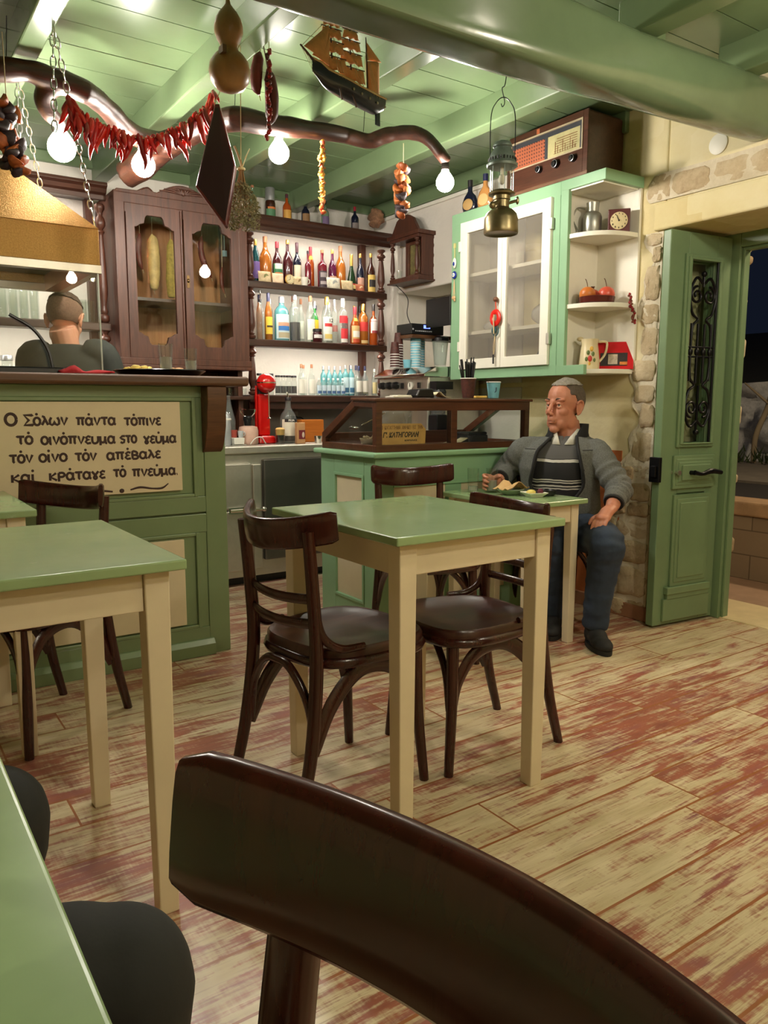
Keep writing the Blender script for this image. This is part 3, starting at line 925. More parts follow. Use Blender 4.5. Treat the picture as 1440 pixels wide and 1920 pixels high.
place(near, (-0.035, 0.185, 0), PI); near.scale = (1.07, 1.07, 1.07)
near['label'] = 'dark chair closest to the viewer, its bent back rail filling the bottom of the photo'
# ---------------------------------------------------------------- bar with the lettered board
INK = plain('brown_sign_paint', S(58, 32, 24), 0.6)
bar = thing('bar_counter', 'long green panelled bar with wooden top and hand-lettered cream board', 'bar', (0.5, 3.45, 0))
Y0 = 3.14
mb = MB()
mb.box(-0.6, 1.317, Y0+0.02, 3.68, 0.0, 1.165)
mb.build('carcass', GREEN, bar, smooth=0, bevel=0.004)
mb = MB()
def fr(x0, x1, z0, z1, d=0.0): mb.box(x0, x1, Y0-d, Y0+0.022, z0, z1)
fr(1.222, 1.317, 0.0, 1.165, 0.0)
fr(-0.6, 1.222, 1.118, 1.165, 0.0); fr(-0.6, 1.222, 0.632, 0.70, 0.0); fr(-0.6, 1.222, 0.545, 0.624, 0.0); fr(-0.6, 1.222, 0.0, 0.125, 0.0)
fr(1.185, 1.222, 0.70, 1.118, -0.006); fr(1.185, 1.222, 0.125, 0.545, -0.006)
# thin inner bead of each panel
for z0, z1 in ((0.70, 1.118), (0.125, 0.545)):
    fr(1.172, 1.188, z0, z1, 0.004); fr(-0.6, 1.172, z1-0.014, z1, 0.004); fr(-0.6, 1.172, z0, z0+0.014, 0.004)
fr(-0.6, 1.172, 0.714, 1.104, -0.01); fr(-0.6, 1.172, 0.139, 0.531, -0.01)
mb.build('panelling', GREEN, bar, smooth=0, bevel=0.003)
mb = MB(); mb.prism([(Y0-0.022, 0.0), (Y0-0.022, 0.05), (Y0-0.008, 0.072), (Y0+0.01, 0.072), (Y0+0.01, 0.0)], 0, -0.6, 1.24)
mb.build('plinth', GREEN, bar, smooth=0, bevel=0.003)
mb = MB(); mb.box(-0.6, 1.395, 3.045, 3.74, 1.165, 1.205)
mb.build('worktop', BARWOOD, bar, smooth=0, bevel=0.012, seg=3)
mb = MB(); mb.prism([(Y0+0.005, 1.165), (Y0-0.072, 1.165), (Y0-0.074, 1.10), (Y0-0.064, 1.06), (Y0-0.06, 1.0), (Y0-0.04, 0.94), (Y0-0.018, 0.90), (Y0+0.005, 0.885)], 0, 1.215, 1.30)
mb.build('corbel', BARWOOD, bar, smooth=40, bevel=0.003)
mb = MB(); mb.box(-0.3, 1.118, Y0-0.012, Y0+0.012, 0.733, 1.10)
sign = mb.build('lettered_board', CREAM_SIGN, bar, smooth=0, bevel=0.002)
tag(sign, 'cream board with brown hand-painted verse')
mb = MB(); mb.box(-0.3, 1.118, Y0-0.006, Y0+0.012, 0.148, 0.522)
tag(mb.build('lower_panel', CREAM_SIGN, bar, smooth=0, bevel=0.002), 'plain cream lower panel')
# hand-painted letters as brush strokes; each letter lives in a box of width w and x-height 1
def arc(cx, cy, rx, ry, a0, a1, n=12): return [(cx+rx*math.cos(math.radians(a0+(a1-a0)*i/n)), cy+ry*math.sin(math.radians(a0+(a1-a0)*i/n))) for i in range(n+1)]
GLY = {
 'O': (1.0, [arc(0.5, 0.66, 0.42, 0.62, 0, 360, 20)]),
 'S': (1.0, [[(0.95, 1.15), (0.9, 1.3), (0.08, 1.3), (0.55, 0.66), (0.08, 0.04), (0.92, 0.04), (0.98, 0.2)]]),
 'o': (0.85, [arc(0.42, 0.5, 0.34, 0.48, 0, 360, 18)]),
 'l': (0.85, [[(0.12, 1.15), (0.32, 1.1), (0.75, 0.02)], [(0.44, 0.72), (0.08, 0.02)]]),
 'w': (1.25, [[(0.28, 1.0), (0.1, 0.6), (0.12, 0.15), (0.32, 0.02), (0.52, 0.15), (0.6, 0.5), (0.68, 0.15), (0.88, 0.02), (1.1, 0.15), (1.12, 0.6), (0.94, 1.0)]]),
 'n': (0.85, [[(0.06, 0.95), (0.14, 0.95), (0.4, 0.04), (0.78, 0.98)]]),
 'p': (1.05, [[(0.04, 0.88), (0.1, 0.95), (1.0, 0.95)], [(0.3, 0.92), (0.28, 0.02)], [(0.74, 0.92), (0.74, 0.12), (0.86, 0.02)]]),
 'a': (0.95, [arc(0.4, 0.48, 0.32, 0.46, 30, 330, 16), [(0.76, 0.98), (0.74, 0.2), (0.92, 0.03)]]),
 't': (0.85, [[(0.04, 0.86), (0.1, 0.95), (0.82, 0.95)], [(0.44, 0.92), (0.42, 0.15), (0.54, 0.02)]]),
 'i': (0.4, [[(0.16, 0.98), (0.16, 0.12), (0.3, 0.02)]]),
 'e': (0.75, [[(0.66, 0.86), (0.4, 0.99), (0.14, 0.8), (0.26, 0.56), (0.5, 0.53), (0.26, 0.5), (0.08, 0.24), (0.3, 0.02), (0.68, 0.1)]]),
 'u': (0.9, [[(0.1, 0.98), (0.1, 0.3), (0.3, 0.02), (0.6, 0.1), (0.76, 0.4), (0.76, 0.98)]]),
 'm': (0.95, [[(0.12, 0.98), (0.12, -0.25)], [(0.12, 0.3), (0.36, 0.12), (0.62, 0.3), (0.7, 0.95)], [(0.7, 0.5), (0.74, 0.08), (0.9, 0.02)]]),
 's': (0.85, [[(0.78, 0.95), (0.4, 0.95), (0.12, 0.72), (0.36, 0.56), (0.7, 0.42), (0.62, 0.1), (0.36, 0.02), (0.12, 0.16)]]),
 'g': (0.85, [[(0.06, 0.98), (0.42, 0.45), (0.58, 0.12), (0.42, -0.06), (0.26, 0.12), (0.42, 0.45), (0.78, 0.98)]]),
 'b': (0.9, [[(0.14, 0.02), (0.14, 1.0), (0.5, 1.0), (0.68, 0.78), (0.5, 0.55), (0.2, 0.54)], [(0.5, 0.54), (0.78, 0.3), (0.58, 0.03), (0.14, 0.02)]]),
 'k': (0.9, [[(0.14, 1.0), (0.12, 0.02)], [(0.76, 0.98), (0.18, 0.48), (0.82, 0.02)]]),
 'r': (0.9, [[(0.14, -0.15), (0.14, 0.98)], [(0.14, 0.96), (0.56, 0.98), (0.76, 0.72), (0.56, 0.46), (0.16, 0.46)]]),
 '.': (0.35, [[(0.12, 0.04), (0.2, 0.06)]]),
}
def line(txt, x0, x1, z, xh=0.029, rise=0.0):
    """txt in the key letters above; an apostrophe puts a dot accent over the letter before it"""
    W = sum(GLY[c][0] for c in txt if c != "'")
    kx = (x1-x0)/W
    mb = MB(); x = x0; lastc = 0
    for c in txt:
        if c == "'":
            mb.ell((lastc, Y0-0.0125, z+rise*(lastc-x0)+xh*1.42), (0.0052, 0.0016, 0.0052), 10, 6); continue
        w_, st = GLY[c]
        for s_ in st:
            pts = [(x+px*kx, Y0-0.0128, z+rise*(x-x0)+pz*xh) for px, pz in s_]
            if len(pts) < 8: pts = spline(pts, 3) if c not in 'Stpnkl' else pts
            mb.tube(pts, 0.0052 if c not in 'OS' else 0.0062, 6, flat=0.3 if False else 1.0)
        lastc = x+w_*kx*0.48
        x += w_*kx
    for i, v in enumerate(mb.v): mb.v[i] = (v[0], Y0-0.0122+(v[1]-(Y0-0.0128))*0.25, v[2])
    mb.build('lettering', INK, sign, smooth=60)
line('O', 0.455, 0.499, 1.012, 0.034); line("So'lwn", 0.520, 0.676, 1.012); line("pa'nta", 0.705, 0.856, 1.010); line("to'pine", 0.887, 1.038, 1.007)
line("to'", 0.491, 0.549, 0.943); line("oino'pneuma", 0.575, 0.851, 0.940, rise=-0.01); line('sto', 0.867, 0.935, 0.937); line("geu'ma", 0.961, 1.098, 0.934)
line("to'n", 0.463, 0.545, 0.874); line("oi'no", 0.564, 0.667, 0.874); line("to'n", 0.694, 0.776, 0.873); line("ape'bale", 0.813, 1.032, 0.872)
line("kai'", 0.464, 0.548, 0.801); line("kra'tage", 0.596, 0.807, 0.801); line("to'", 0.836, 0.886, 0.803); line("pneu'ma.", 0.910, 1.102, 0.801)
mb = MB()
mb.tube(spline([(0.652, Y0-0.013, 0.732+0.006), (0.72, Y0-0.013, 0.748), (0.775, Y0-0.013, 0.752), (0.83, Y0-0.013, 0.745), (0.79, Y0-0.013, 0.750)], 6), lerpl([0.002, 0.004, 0.0045, 0.003, 0.002], 6), 6, flat=0.4, up=(0, 1, 0))
mb.tube(spline([(0.90, Y0-0.013, 0.748), (0.94, Y0-0.013, 0.756), (0.99, Y0-0.013, 0.748), (1.03, Y0-0.013, 0.748), (1.057, Y0-0.013, 0.765)], 6), lerpl([0.003, 0.0045, 0.0035, 0.0045, 0.002], 6), 6, flat=0.4, up=(0, 1, 0))
mb.ell((0.866, Y0-0.013, 0.746), (0.01, 0.002, 0.009), 12, 6)
mb.build('flourish', INK, sign, smooth=60)

# ---------------------------------------------------------------- stainless fridge counter
fr_ = thing('fridge_counter', 'stainless steel fridge counter with chrome latch behind the bar end', 'fridge', (2.2, 4.5, 0))
mb = MB(); mb.box(1.0, 3.19, 4.235, YB-0.01, 0.055, 0.80); mb.build('body', STEEL, fr_, smooth=0, bevel=0.004)
mb = MB(); mb.box(0.98, 3.19, 4.205, YB-0.005, 0.80, 0.844); mb.build('worktop', STEEL, fr_, smooth=0, bevel=0.006)
for x0, x1, z0, z1 in ((1.45, 1.925, 0.475, 0.745), (1.45, 1.925, 0.10, 0.465)):
    mb = MB(); mb.box(x0, x1, 4.205, 4.236, z0, z1); mb.build('drawer', STEEL, fr_, smooth=0, bevel=0.008, seg=3)
for x0, x1 in ((2.005, 2.47), (2.54, 3.0)):
    mb = MB(); mb.box(x0, x1, 4.205, 4.236, 0.15, 0.765)
    mb.build('door', plain('dark_steel_door', S(120, 118, 112), 0.4, 1.0, var=0.05), fr_, smooth=0, bevel=0.008, seg=3)
mb = MB(); mb.box(1.94, 1.995, 4.218, 4.236, 0.10, 0.735); mb.build('mullion', STEEL, fr_, smooth=0, bevel=0.004)
mb = MB(); mb.box(1.77, 1.93, 4.19, 4.206, 0.452, 0.486); mb.tube([(1.78, 4.185, 0.468), (1.99, 4.172, 0.468)], 0.011, 8); mb.ell((1.99, 4.175, 0.468), 0.016, 10, 6)
mb.build('latch', CHROME, fr_, smooth=40)
mb = MB(); mb.box(1.02, 3.15, 4.3, YB-0.02, 0.0, 0.055); mb.build('plinth', BLACKP, fr_, smooth=0)
# tiled splashback
b = MB(); b.box(1.0, XR, YB-0.012, YB, 0.845, 1.13)
struct(b.build('trim_8', plain('grey_splashback', S(150, 142, 130), 0.5, var=0.06), smooth=0), 'grey splashback over the steel counter')

# ---------------------------------------------------------------- turned posts and lit bottle shelves
LED = lamp('shelf_led', (1.0, 0.93, 0.82), LED_POWER)
def turned(mb, x, y, z0, z1, r=0.026):
    h = z1-z0
    pr = [(0.7, 0), (1.05, 0.02), (1.05, 0.06), (0.6, 0.075), (0.85, 0.10), (0.6, 0.125), (0.55, 0.15), (0.95, 0.24), (1.0, 0.30), (0.75, 0.60), (0.55, 0.72), (0.5, 0.745), (0.9, 0.765), (0.55, 0.785), (1.1, 0.82), (1.15, 0.845), (0.95, 0.88), (0.55, 0.90), (0.6, 0.93), (1.05, 0.955), (1.1, 0.985), (0.8, 1.0)]
    mb.lathe([(r*a, h*q) for a, q in pr], 14, 0, (x, y, z0))
def shelf_unit(label, x0, x1, levels, top, loc, right_post=True, left_post=True, corn=(0, 0)):
    t = thing('bottle_shelf', label, 'shelf', loc)
    yf, yb = 4.55, YB-0.005
    for i, z in enumerate(levels):
        mb = MB()
        mb.box(x0, x1, yf, yb, z-0.03, z); mb.box(x0, x1, yf-0.012, yf+0.006, z-0.046, z-0.004)
        mb.build('shelf_board', DARKWOOD_X, t, smooth=0, bevel=0.005)
        if i > 0:
            mb = MB(); mb.box(x0+0.06, x1-0.08, yf+0.012, yf+0.024, z-0.036, z-0.031)
            tag(mb.build('light_strip', LED, t, smooth=0), 'lit strip under the shelf')
    mb = MB()
    zt = top
    mb.prism([(yb, zt), (yf-0.055, zt), (yf-0.06, zt-0.018), (yf-0.04, zt-0.03), (yf-0.03, zt-0.05), (yf-0.012, zt-0.06), (yf-0.012, zt-0.085), (yf+0.01, zt-0.085), (yf+0.01, zt-0.03), (yb, zt-0.03)], 0, x0-corn[0], x1+corn[1])
    mb.build('cornice', DARKWOOD_X, t, smooth=0, bevel=0.002)
    mb = MB(); mb.box(x0+0.06, x1-0.08, yf+0.016, yf+0.028, zt-0.036, zt-0.031)
    tag(mb.build('light_strip', LED, t, smooth=0), 'lit strip under the cornice')
    xs = ([x0+0.03] if left_post else [])+([x1-0.03] if right_post else [])
    for x in xs:
        zs = list(levels)+[zt-0.07]
        for a, c in zip(zs[:-1], zs[1:]):
            mb = MB(); turned(mb, x, yf+0.02, a, c-0.03)
            mb.build('turned_post', DARKWOOD, t, smooth=60)
        mb = MB(); mb.box(x-0.02, x+0.02, yb-0.05, yb, levels[0]-0.03, zt-0.03)
        mb.build('rear_stile', DARKWOOD, t, smooth=0)
    return t
shelf_unit('tall dark wooden bottle shelf with turned posts and lit white back', 2.085, 3.135, (1.15, 1.50, 1.858), 2.248, (2.6, 4.7, 0.85), corn=(0, 0.03))
mb = MB(); mb.box(2.085, 3.135, 4.56, 4.58, 1.06, 1.118)
sh2 = shelf_unit('dark wooden shelf of drinking glasses behind the barman', -0.3, 1.245, (1.15, 1.545), 2.29, (0.6, 4.7, 0.85), left_post=False)
# apron boards below the lowest shelf
tag(mb.build('shelf_apron', DARKWOOD_X, smooth=0), 'plain dark board under the lowest bottle shelf', 'board')

# ---------------------------------------------------------------- glazed cured-meat cabinet
cab = thing('glazed_cabinet', 'carved dark walnut cabinet with two glass doors and hanging cured meats', 'cabinet', (1.65, 4.6, 1.3))
CX0, CX1, CY = 1.262, 2.045, 4.45
CT = YB-0.01
mb = MB()
mb.box(CX0, CX0+0.025, CY+0.02, CT, 1.31, 2.25); mb.box(CX1-0.025, CX1, CY+0.02, CT, 1.31, 2.25)
mb.box(CX0, CX1, CY+0.02, CT, 1.31, 1.345); mb.box(CX0, CX1, CY+0.02, CT, 2.225, 2.25)
mb.box(CX0-0.015, CX1+0.015, CY-0.012, CT, 1.295, 1.315); mb.box(CX0-0.01, CX1+0.01, CY-0.008, CY+0.03, 1.315, 1.352)
mb.box(CX0, CX0+0.055, CY, CY+0.022, 1.31, 2.25); mb.box(CX1-0.055, CX1, CY, CY+0.022, 1.31, 2.25); mb.box(CX0, CX1, CY, CY+0.022, 2.19, 2.25)
mb.build('carcass', DARKWOOD, cab, smooth=0, bevel=0.004)
mb = MB(); mb.box(CX0+0.025, CX1-0.025, CT-0.012, CT-0.002, 1.345, 2.225)
tag(mb.build('back_panel', CABBACK, cab, smooth=0), 'warm brown boarded back')
mb = MB(); mb.box(CX0+0.025, CX1-0.025, CY+0.05, CT-0.012, 1.678, 1.695)
mb.build('inner_shelf', DARKWOOD_X, cab, smooth=0)
# scalloped carved crest
cx = (CX0+CX1)/2
top = []
for i in range(41):
    s = -1+2*i/40
    z = 2.25+0.012
    if abs(s) < 0.42: z = 2.262+0.062*math.cos(s/0.42*PI/2)
    elif abs(s) < 0.7: z = 2.258+0.028*math.sin((abs(s)-0.42)/0.28*PI)
    else: z = 2.262-0.01*(abs(s)-0.7)
    top.append((cx+s*0.375, z))
mb = MB(); mb.prism([(CX0, 2.24)]+top+[(CX1, 2.24)], 1, CY-0.004, CY+0.02)
crest = mb.build('carved_crest', DARKWOOD, cab, smooth=0, bevel=0.004)
mb = MB()
for s in (-1, 1):
    for k in range(5):
        a = 0.25+0.27*k
        L = 0.055+0.01*k
        mb.tube(spline([(cx+s*0.012, CY-0.006, 2.275), (cx+s*L*math.sin(a)*0.9, CY-0.008, 2.268+L*0.55*math.cos(a)), (cx+s*(L*1.5*math.sin(a)), CY-0.006, 2.264+L*0.66*math.cos(a))], 5), lerpl([0.005, 0.0065, 0.003], 5), 6)
    mb.tube(spline([(cx+s*0.24, CY-0.005, 2.27), (cx+s*0.205, CY-0.006, 2.283), (cx+s*0.18, CY-0.005, 2.27)], 5), 0.004, 6)
mb.ell((cx, CY-0.006, 2.285), (0.014, 0.008, 0.02), 10, 6)
mb.build('leaf_carving', DARKWOOD, crest, smooth=60)
xm = 1.646
def arch_door(x0, x1, hinge):
    zb, zt = 1.352, 2.19
    m1, m2 = 0.052, 0.052
    gx0, gx1, gz0, gz1 = x0+m1, x1-m2, zb+0.075, zt-0.055
    # glazed opening with shouldered corners
    c = 0.055
    def corner(px, pz, sx, sz):
        return [(px+sx*0.0, pz+sz*c*1.25), (px+sx*0.012, pz+sz*c*1.2), (px+sx*0.03, pz+sz*c*0.95), (px+sx*c*0.95, pz+sz*0.045), (px+sx*c*1.1, pz+sz*0.012), (px+sx*c*1.3, pz+sz*0.0)]
    hole = corner(gx0, gz0, 1, 1)+list(reversed(corner(gx1, gz0, -1, 1)))+corner(gx1, gz1, -1, -1)+list(reversed(corner(gx0, gz1, 1, -1)))
    n = len(hole)
    mb = MB()
    # ring between outline and hole
    cxx, czz = (x0+x1)/2, (zb+zt)/2
    outer = []
    for px, pz in hole:
        dx, dz = px-cxx, pz-czz
        k = min(((x1-x0)/2)/abs(dx) if abs(dx) > 1e-6 else 9e9, ((zt-zb)/2)/abs(dz) if abs(dz) > 1e-6 else 9e9)
        outer.append((cxx+dx*k, czz+dz*k))
    vs = [(p[0], CY-0.004, p[1]) for p in outer]+[(p[0], CY-0.004, p[1]) for p in hole]+[(p[0], CY+0.018, p[1]) for p in outer]+[(p[0], CY+0.018, p[1]) for p in hole]
    fs = []
    for i in range(n):
        j = (i+1) % n
        fs += [(i, j, n+j, n+i), (2*n+i, 3*n+i, 3*n+j, 2*n+j), (n+i, n+j, 3*n+j, 3*n+i), (i, 2*n+i, 2*n+j, j)]
    mb._add(vs, fs)
    # true corners of the stile
    for px in (x0, x1):
        for pz, h in ((zb, 0.07), (zt, -0.05)):
            a, b2 = sorted((pz, pz+h))
            q0, q1 = (px, px+0.05) if px == x0 else (px-0.05, px)
            mb.box(q0, q1, CY-0.003, CY+0.017, a, b2)
    d = mb.build('door', DARKWOOD, cab, smooth=0, bevel=0.002)
    mb = MB(); mb.prism(hole, 1, CY+0.005, CY+0.008)
    mb.build('pane', PANE, d, smooth=0)
    return d
d1 = arch_door(CX0+0.055, xm-0.002, 0)
d2 = arch_door(xm+0.002, CX1-0.055, 1)
mb = MB(); mb.box(xm+0.012, xm+0.028, CY-0.008, CY-0.003, 1.76, 1.83); mb.ell((xm+0.02, CY-0.01, 1.80), (0.006, 0.008, 0.012), 8, 6)
mb.build('escutcheon', plain('dark_brass', S(92, 72, 44), 0.35, 0.9), d2, smooth=40)
mb = MB(); mb.tube([(xm-0.012, CY-0.007, 1.36), (xm-0.012, CY-0.007, 2.18)], 0.007, 8)
mb.build('cover_bead', DARKWOOD, cab, smooth=60)
# stand below the cabinet with a shelf of glasses
st = thing('cabinet_stand', 'dark wooden stand and shelf under the glazed cabinet', 'stand', (1.65, 4.6, 0.844))
mb = MB(); mb.box(CX0+0.02, CX0+0.05, CY+0.05, CT, 0.846, 1.293); mb.box(CX1-0.06, CX1-0.03, CY+0.05, CT, 0.846, 1.293); mb.box(CX0+0.02, CX1-0.03, CT-0.015, CT, 0.846, 1.293)
mb.build('frame', DARKWOOD, st, smooth=0)
mb = MB(); mb.box(CX0+0.05, CX1+0.02, CY-0.0, CT-0.015, 1.118, 1.14); mb.build('shelf_board', DARKWOOD_X, st, smooth=0, bevel=0.004)

# ---------------------------------------------------------------- showcase counter
sc = thing('showcase_counter', 'green panelled counter with a glazed wooden display case on top', 'counter', (2.5, 3.2, 0))
SX0, SX1, SY0, SY1 = 1.98, XR-0.03, 2.962, 3.47
mb = MB(); mb.box(SX0+0.012, SX1, SY0+0.012, SY1, 0.0, 0.84); mb.build('carcass', GREEN_CAB, sc, smooth=0)
mb = MB()
# end face frame (towards -x)
for y0, y1, z0, z1 in ((SY0, 3.06, 0, 0.84), (3.335, SY1, 0, 0.84), (3.06, 3.335, 0.755, 0.84), (3.06, 3.335, 0, 0.125)): mb.box(SX0, SX0+0.02, y0, y1, z0, z1)
for y0, y1, z0, z1 in ((3.06, 3.074, 0.125, 0.755), (3.321, 3.335, 0.125, 0.755), (3.06, 3.335, 0.741, 0.755), (3.06, 3.335, 0.125, 0.139)): mb.box(SX0-0.006, SX0+0.014, y0, y1, z0, z1)
# front face frame
xs = [SX0, 2.09, 2.40, 2.50, 2.81, 2.91, SX1]
for x0, x1 in ((SX0, 2.085), (2.40, 2.50), (2.81, 2.91), (3.12, SX1)): mb.box(x0, x1, SY0, SY0+0.02, 0, 0.84)
mb.box(SX0, SX1, SY0, SY0+0.02, 0.70, 0.84); mb.box(SX0, SX1, SY0, SY0+0.02, 0, 0.13)
mb.box(SX0+0.1, SX1, SY0-0.008, SY0+0.002, 0.70, 0.715)
mb.build('face_frame', GREEN_CAB, sc, smooth=0, bevel=0.003)
mb = MB(); mb.box(SX0+0.006, SX0+0.016, 3.06, 3.335, 0.12, 0.76)
tag(mb.build('end_panel', CREAM, sc, smooth=0), 'cream end panel')
for x0, x1 in ((2.085, 2.40), (2.50, 2.81), (2.91, 3.12)):
    mb = MB(); mb.box(x0, x1, SY0+0.006, SY0+0.014, 0.125, 0.705); mb.build('front_panel', CREAM, sc, smooth=0)
mb = MB(); mb.box(SX0-0.03, SX1, SY0-0.035, SY1+0.03, 0.842, 0.868); mb.build('countertop', GREEN_CAB, sc, smooth=0, bevel=0.009, seg=3)
ca = thing('display_case', 'low brown wooden glazed display case with a sloping end', 'display case', (2.5, 3.2, 0.868))
A0, A1 = SX0+0.005, 2.965
prof = [(SY0+0.0, 0.868), (SY0, 1.105), (3.165, 1.112), (3.465, 0.945), (3.465, 0.868)]
mb = MB()
w = 0.034
for x0, x1 in ((A0, A0+w), (A1-w, A1)):
    mb.box(x0, x1, SY0, SY0+w, 0.868, 1.107); mb.box(x0, x1, 3.465-w, 3.465, 0.868, 0.945)
    mb.box(x0, x1, SY0, 3.465, 0.868, 0.900)
    mb.prism([(SY0, 1.107), (SY0, 1.075), (3.155, 1.080), (3.165, 1.112)], 0, x0, x1)
    mb.prism([(3.165, 1.112), (3.15, 1.078), (3.44, 0.915), (3.468, 0.945)], 0, x0, x1)
mb.box(A0, A1, SY0, SY0+w, 1.06, 1.107); mb.box(A0, A1, SY0, SY0+w, 0.868, 0.90)
mb.box(2.43, 2.468, SY0, SY0+w, 0.868, 1.09)
mb.box(A0, A1, 3.44, 3.465, 0.868, 0.945)
mb.box(A0, A1, SY0+w, 3.44, 0.868, 0.878)
mb.build('frame', CASEWOOD, ca, smooth=0, bevel=0.003)
mb = MB(); mb.prism([(SY0-0.012, 1.103), (SY0-0.012, 1.116), (3.168, 1.122), (3.168, 1.109)], 0, A0-0.012, A1+0.012)
mb.build('top_board', CASEWOOD, ca, smooth=0, bevel=0.004)
mb = MB()
mb.box(A0+w, 2.43, SY0+0.014, SY0+0.018, 0.90, 1.06); mb.build('pane', PANE, ca, smooth=0)
mb = MB(); mb.box(2.468, A1-w, SY0+0.014, SY0+0.018, 0.90, 1.06); mb.build('pane', PANE, ca, smooth=0)
mb = MB(); mb.prism([(SY0+w, 0.90), (SY0+w, 1.075), (3.15, 1.08), (3.43, 0.92), (3.43, 0.90)], 0, A0+0.014, A0+0.018); mb.build('pane', PANE, ca, smooth=0)
# inside: category plaque, papers, spoon, basket, cup
YELB = plain('aged_yellow_board', S(214, 166, 96), 0.6, var=0.15, vscale=14)
pq = thing('licence_plaque', 'aged yellow plaque with lettering inside the display case', 'plaque', (2.16, 2.995, 0.88))
mb = MB(); mb.prism([(2.012, 0.90), (2.296, 0.90), (2.30, 0.97), (2.272, 0.998), (2.012, 1.0)], 1, 2.998, 3.004)
board = mb.build('board', YELB, pq, smooth=0)
DKINK = plain('faded_brown_ink', S(120, 78, 40), 0.7); BKINK = plain('black_ink', S(30, 22, 18), 0.7)
text_mesh('lettering', 'Ο  ΚΑΤΑΣΤΗΜΑ  ΑΝΗΚΕΙ  ΕΙΣ  ΤΗΝ', 0.024, DKINK, board, (2.036, 2.9975, 0.972), (1, 0, 0), (0, 0, 1), 0.0005, 0.0, width=0.243)
text_mesh('lettering', "Γ'. ΚΑΤΗΓΟΡΙΑΝ", 0.032, BKINK, board, (2.045, 2.9975, 0.935), (1, 0, 0), (0, 0, 1), 0.0005, 0.0012, 0.25, width=0.212)
text_mesh('lettering', 'ΚΑΒΑΛΑΣ', 0.010, BKINK, board, (2.172, 2.9975, 0.915), (1, 0, 0), (0, 0, 1), 0.0005, 0.0004, width=0.075)
mb = MB(); mb.tube([(2.06, 3.2, 0.99), (2.13, 3.1, 1.05)], 0.003, 6); mb.ell((2.035, 3.235, 0.975), (0.028, 0.02, 0.008), 12, 6)
tag(mb.build('serving_spoon', CHROME, smooth=60), 'steel serving spoon leaning inside the display case', 'spoon')
mb = MB(); mb.lathe([(0.05, 0), (0.075, 0.02), (0.085, 0.045), (0.08, 0.045), (0.07, 0.022), (0.045, 0.006)], 18, 0, (2.10, 3.13, 0.881))
for k in range(9):
    a = k*0.7; mb.tube([(2.085+0.06*math.cos(a), 3.13+0.06*math.sin(a), 0.9), (2.085+0.05*math.cos(a+1.2), 3.13+0.05*math.sin(a+1.2), 0.935)], 0.006, 5)
tag(mb.build('bread_basket', plain('pale_wicker', S(206, 184, 148), 0.8)), 'small pale wicker basket inside the display case end', 'basket')
mb = MB(); mb.sheet([[(2.50+0.14*i/6, 3.08+0.12*j/4, 0.881+0.035*(i/6)**2*(1 if j < 3 else 0.6)) for j in range(5)] for i in range(7)])
tag(mb.build('papers', PAPER, smooth=60, solid=0.003), 'curling white papers lying inside the display case', 'papers')
mb = MB(); mb.box(2.66, 2.80, 3.1, 3.2, 0.880, 0.93); mb.box(2.655, 2.79, 3.095, 3.205, 0.93, 0.945)
tag(mb.build('black_box', BLACKP, smooth=0, bevel=0.008), 'small black box inside the right side of the display case', 'box')
mb = MB(); mb.sheet([[(2.3+0.1*i, 3.37+0.02*math.sin(i*9+j), 0.89+0.19*j/4) for j in range(5)] for i in range(3)])
tag(mb.build('plastic_sheet', glassy('cloudy_plastic', (0.75, 0.75, 0.72, 1), body=0.25, bodycol=(0.6, 0.58, 0.54, 1)), solid=0.002), 'cloudy plastic sheet hanging inside the display case', 'plastic sheet')

# ---------------------------------------------------------------- white-door wall cabinet with open corner shelves
wc = thing('wall_cabinet', 'light green wall cabinet with white glazed doors and rounded corner shelves', 'cabinet', (3.1, 3.05, 1.25))
FX = 2.95; WX = XR-0.002
mb = MB()
mb.box(FX+0.012, WX, 3.59, 3.61, 1.25, 2.165); mb.box(FX+0.012, WX, 2.755, 2.775, 1.25, 2.165)
mb.box(FX+0.012, WX, 2.775, 3.59, 1.25, 1.27); mb.box(FX+0.012, WX, 2.775, 3.59, 2.145, 2.165)
mb.build('carcass', WHITE_PAINT, wc, smooth=0)
mb = MB()
mb.box(FX, FX+0.022, 3.515, 3.61, 1.235, 2.17); mb.box(FX, FX+0.022, 2.772, 2.818, 1.235, 2.17); mb.box(FX, FX+0.022, 2.72, 2.77, 1.235, 2.17)
mb.box(FX, FX+0.022, 2.77, 3.61, 2.105, 2.17); mb.box(FX, FX+0.022, 2.77, 3.61, 1.235, 1.29)
mb.box(FX, FX+0.022, 2.5, 2.77, 2.122, 2.17); mb.box(FX, WX, 2.498, 2.52, 2.122, 2.17); mb.box(FX, FX+0.022, 2.59, 2.77, 1.235, 1.282)
mb.box(FX+0.004, WX, 2.5, 3.61, 2.160, 2.172)
mb.box(FX+0.01, WX, 3.606, 3.616, 1.235, 2.17)
mb.build('face_frame', GREEN_CAB, wc, smooth=0, bevel=0.003)
mb = MB(); mb.box(WX-0.014, WX, 2.505, 2.755, 1.25, 2.13); mb.box(FX+0.012, WX, 2.52, 2.755, 2.115, 2.122)
mb.build('side_lining', WHITE_PAINT, wc, smooth=0)
def qshelf(z, full=False):
    mb = MB()
    cx, cy = WX-0.012, 2.755
    pts = [(cx, cy)]
    for i in range(17):
        a = -PI/2-(PI/2)*i/16
        pts.append((cx+(cx-FX-0.01)*(-abs(math.cos(a)))**1 if False else cx-(cx-FX-0.01)*abs(math.cos(a))**0.8, cy-(0.245)*abs(math.sin(a))**0.8))
    mb.prism(pts, 2, z-0.022, z)
    mb.build('corner_shelf', WHITE_PAINT, wc, smooth=40, bevel=0.002)
for z in (1.915, 1.58, 1.262): qshelf(z)
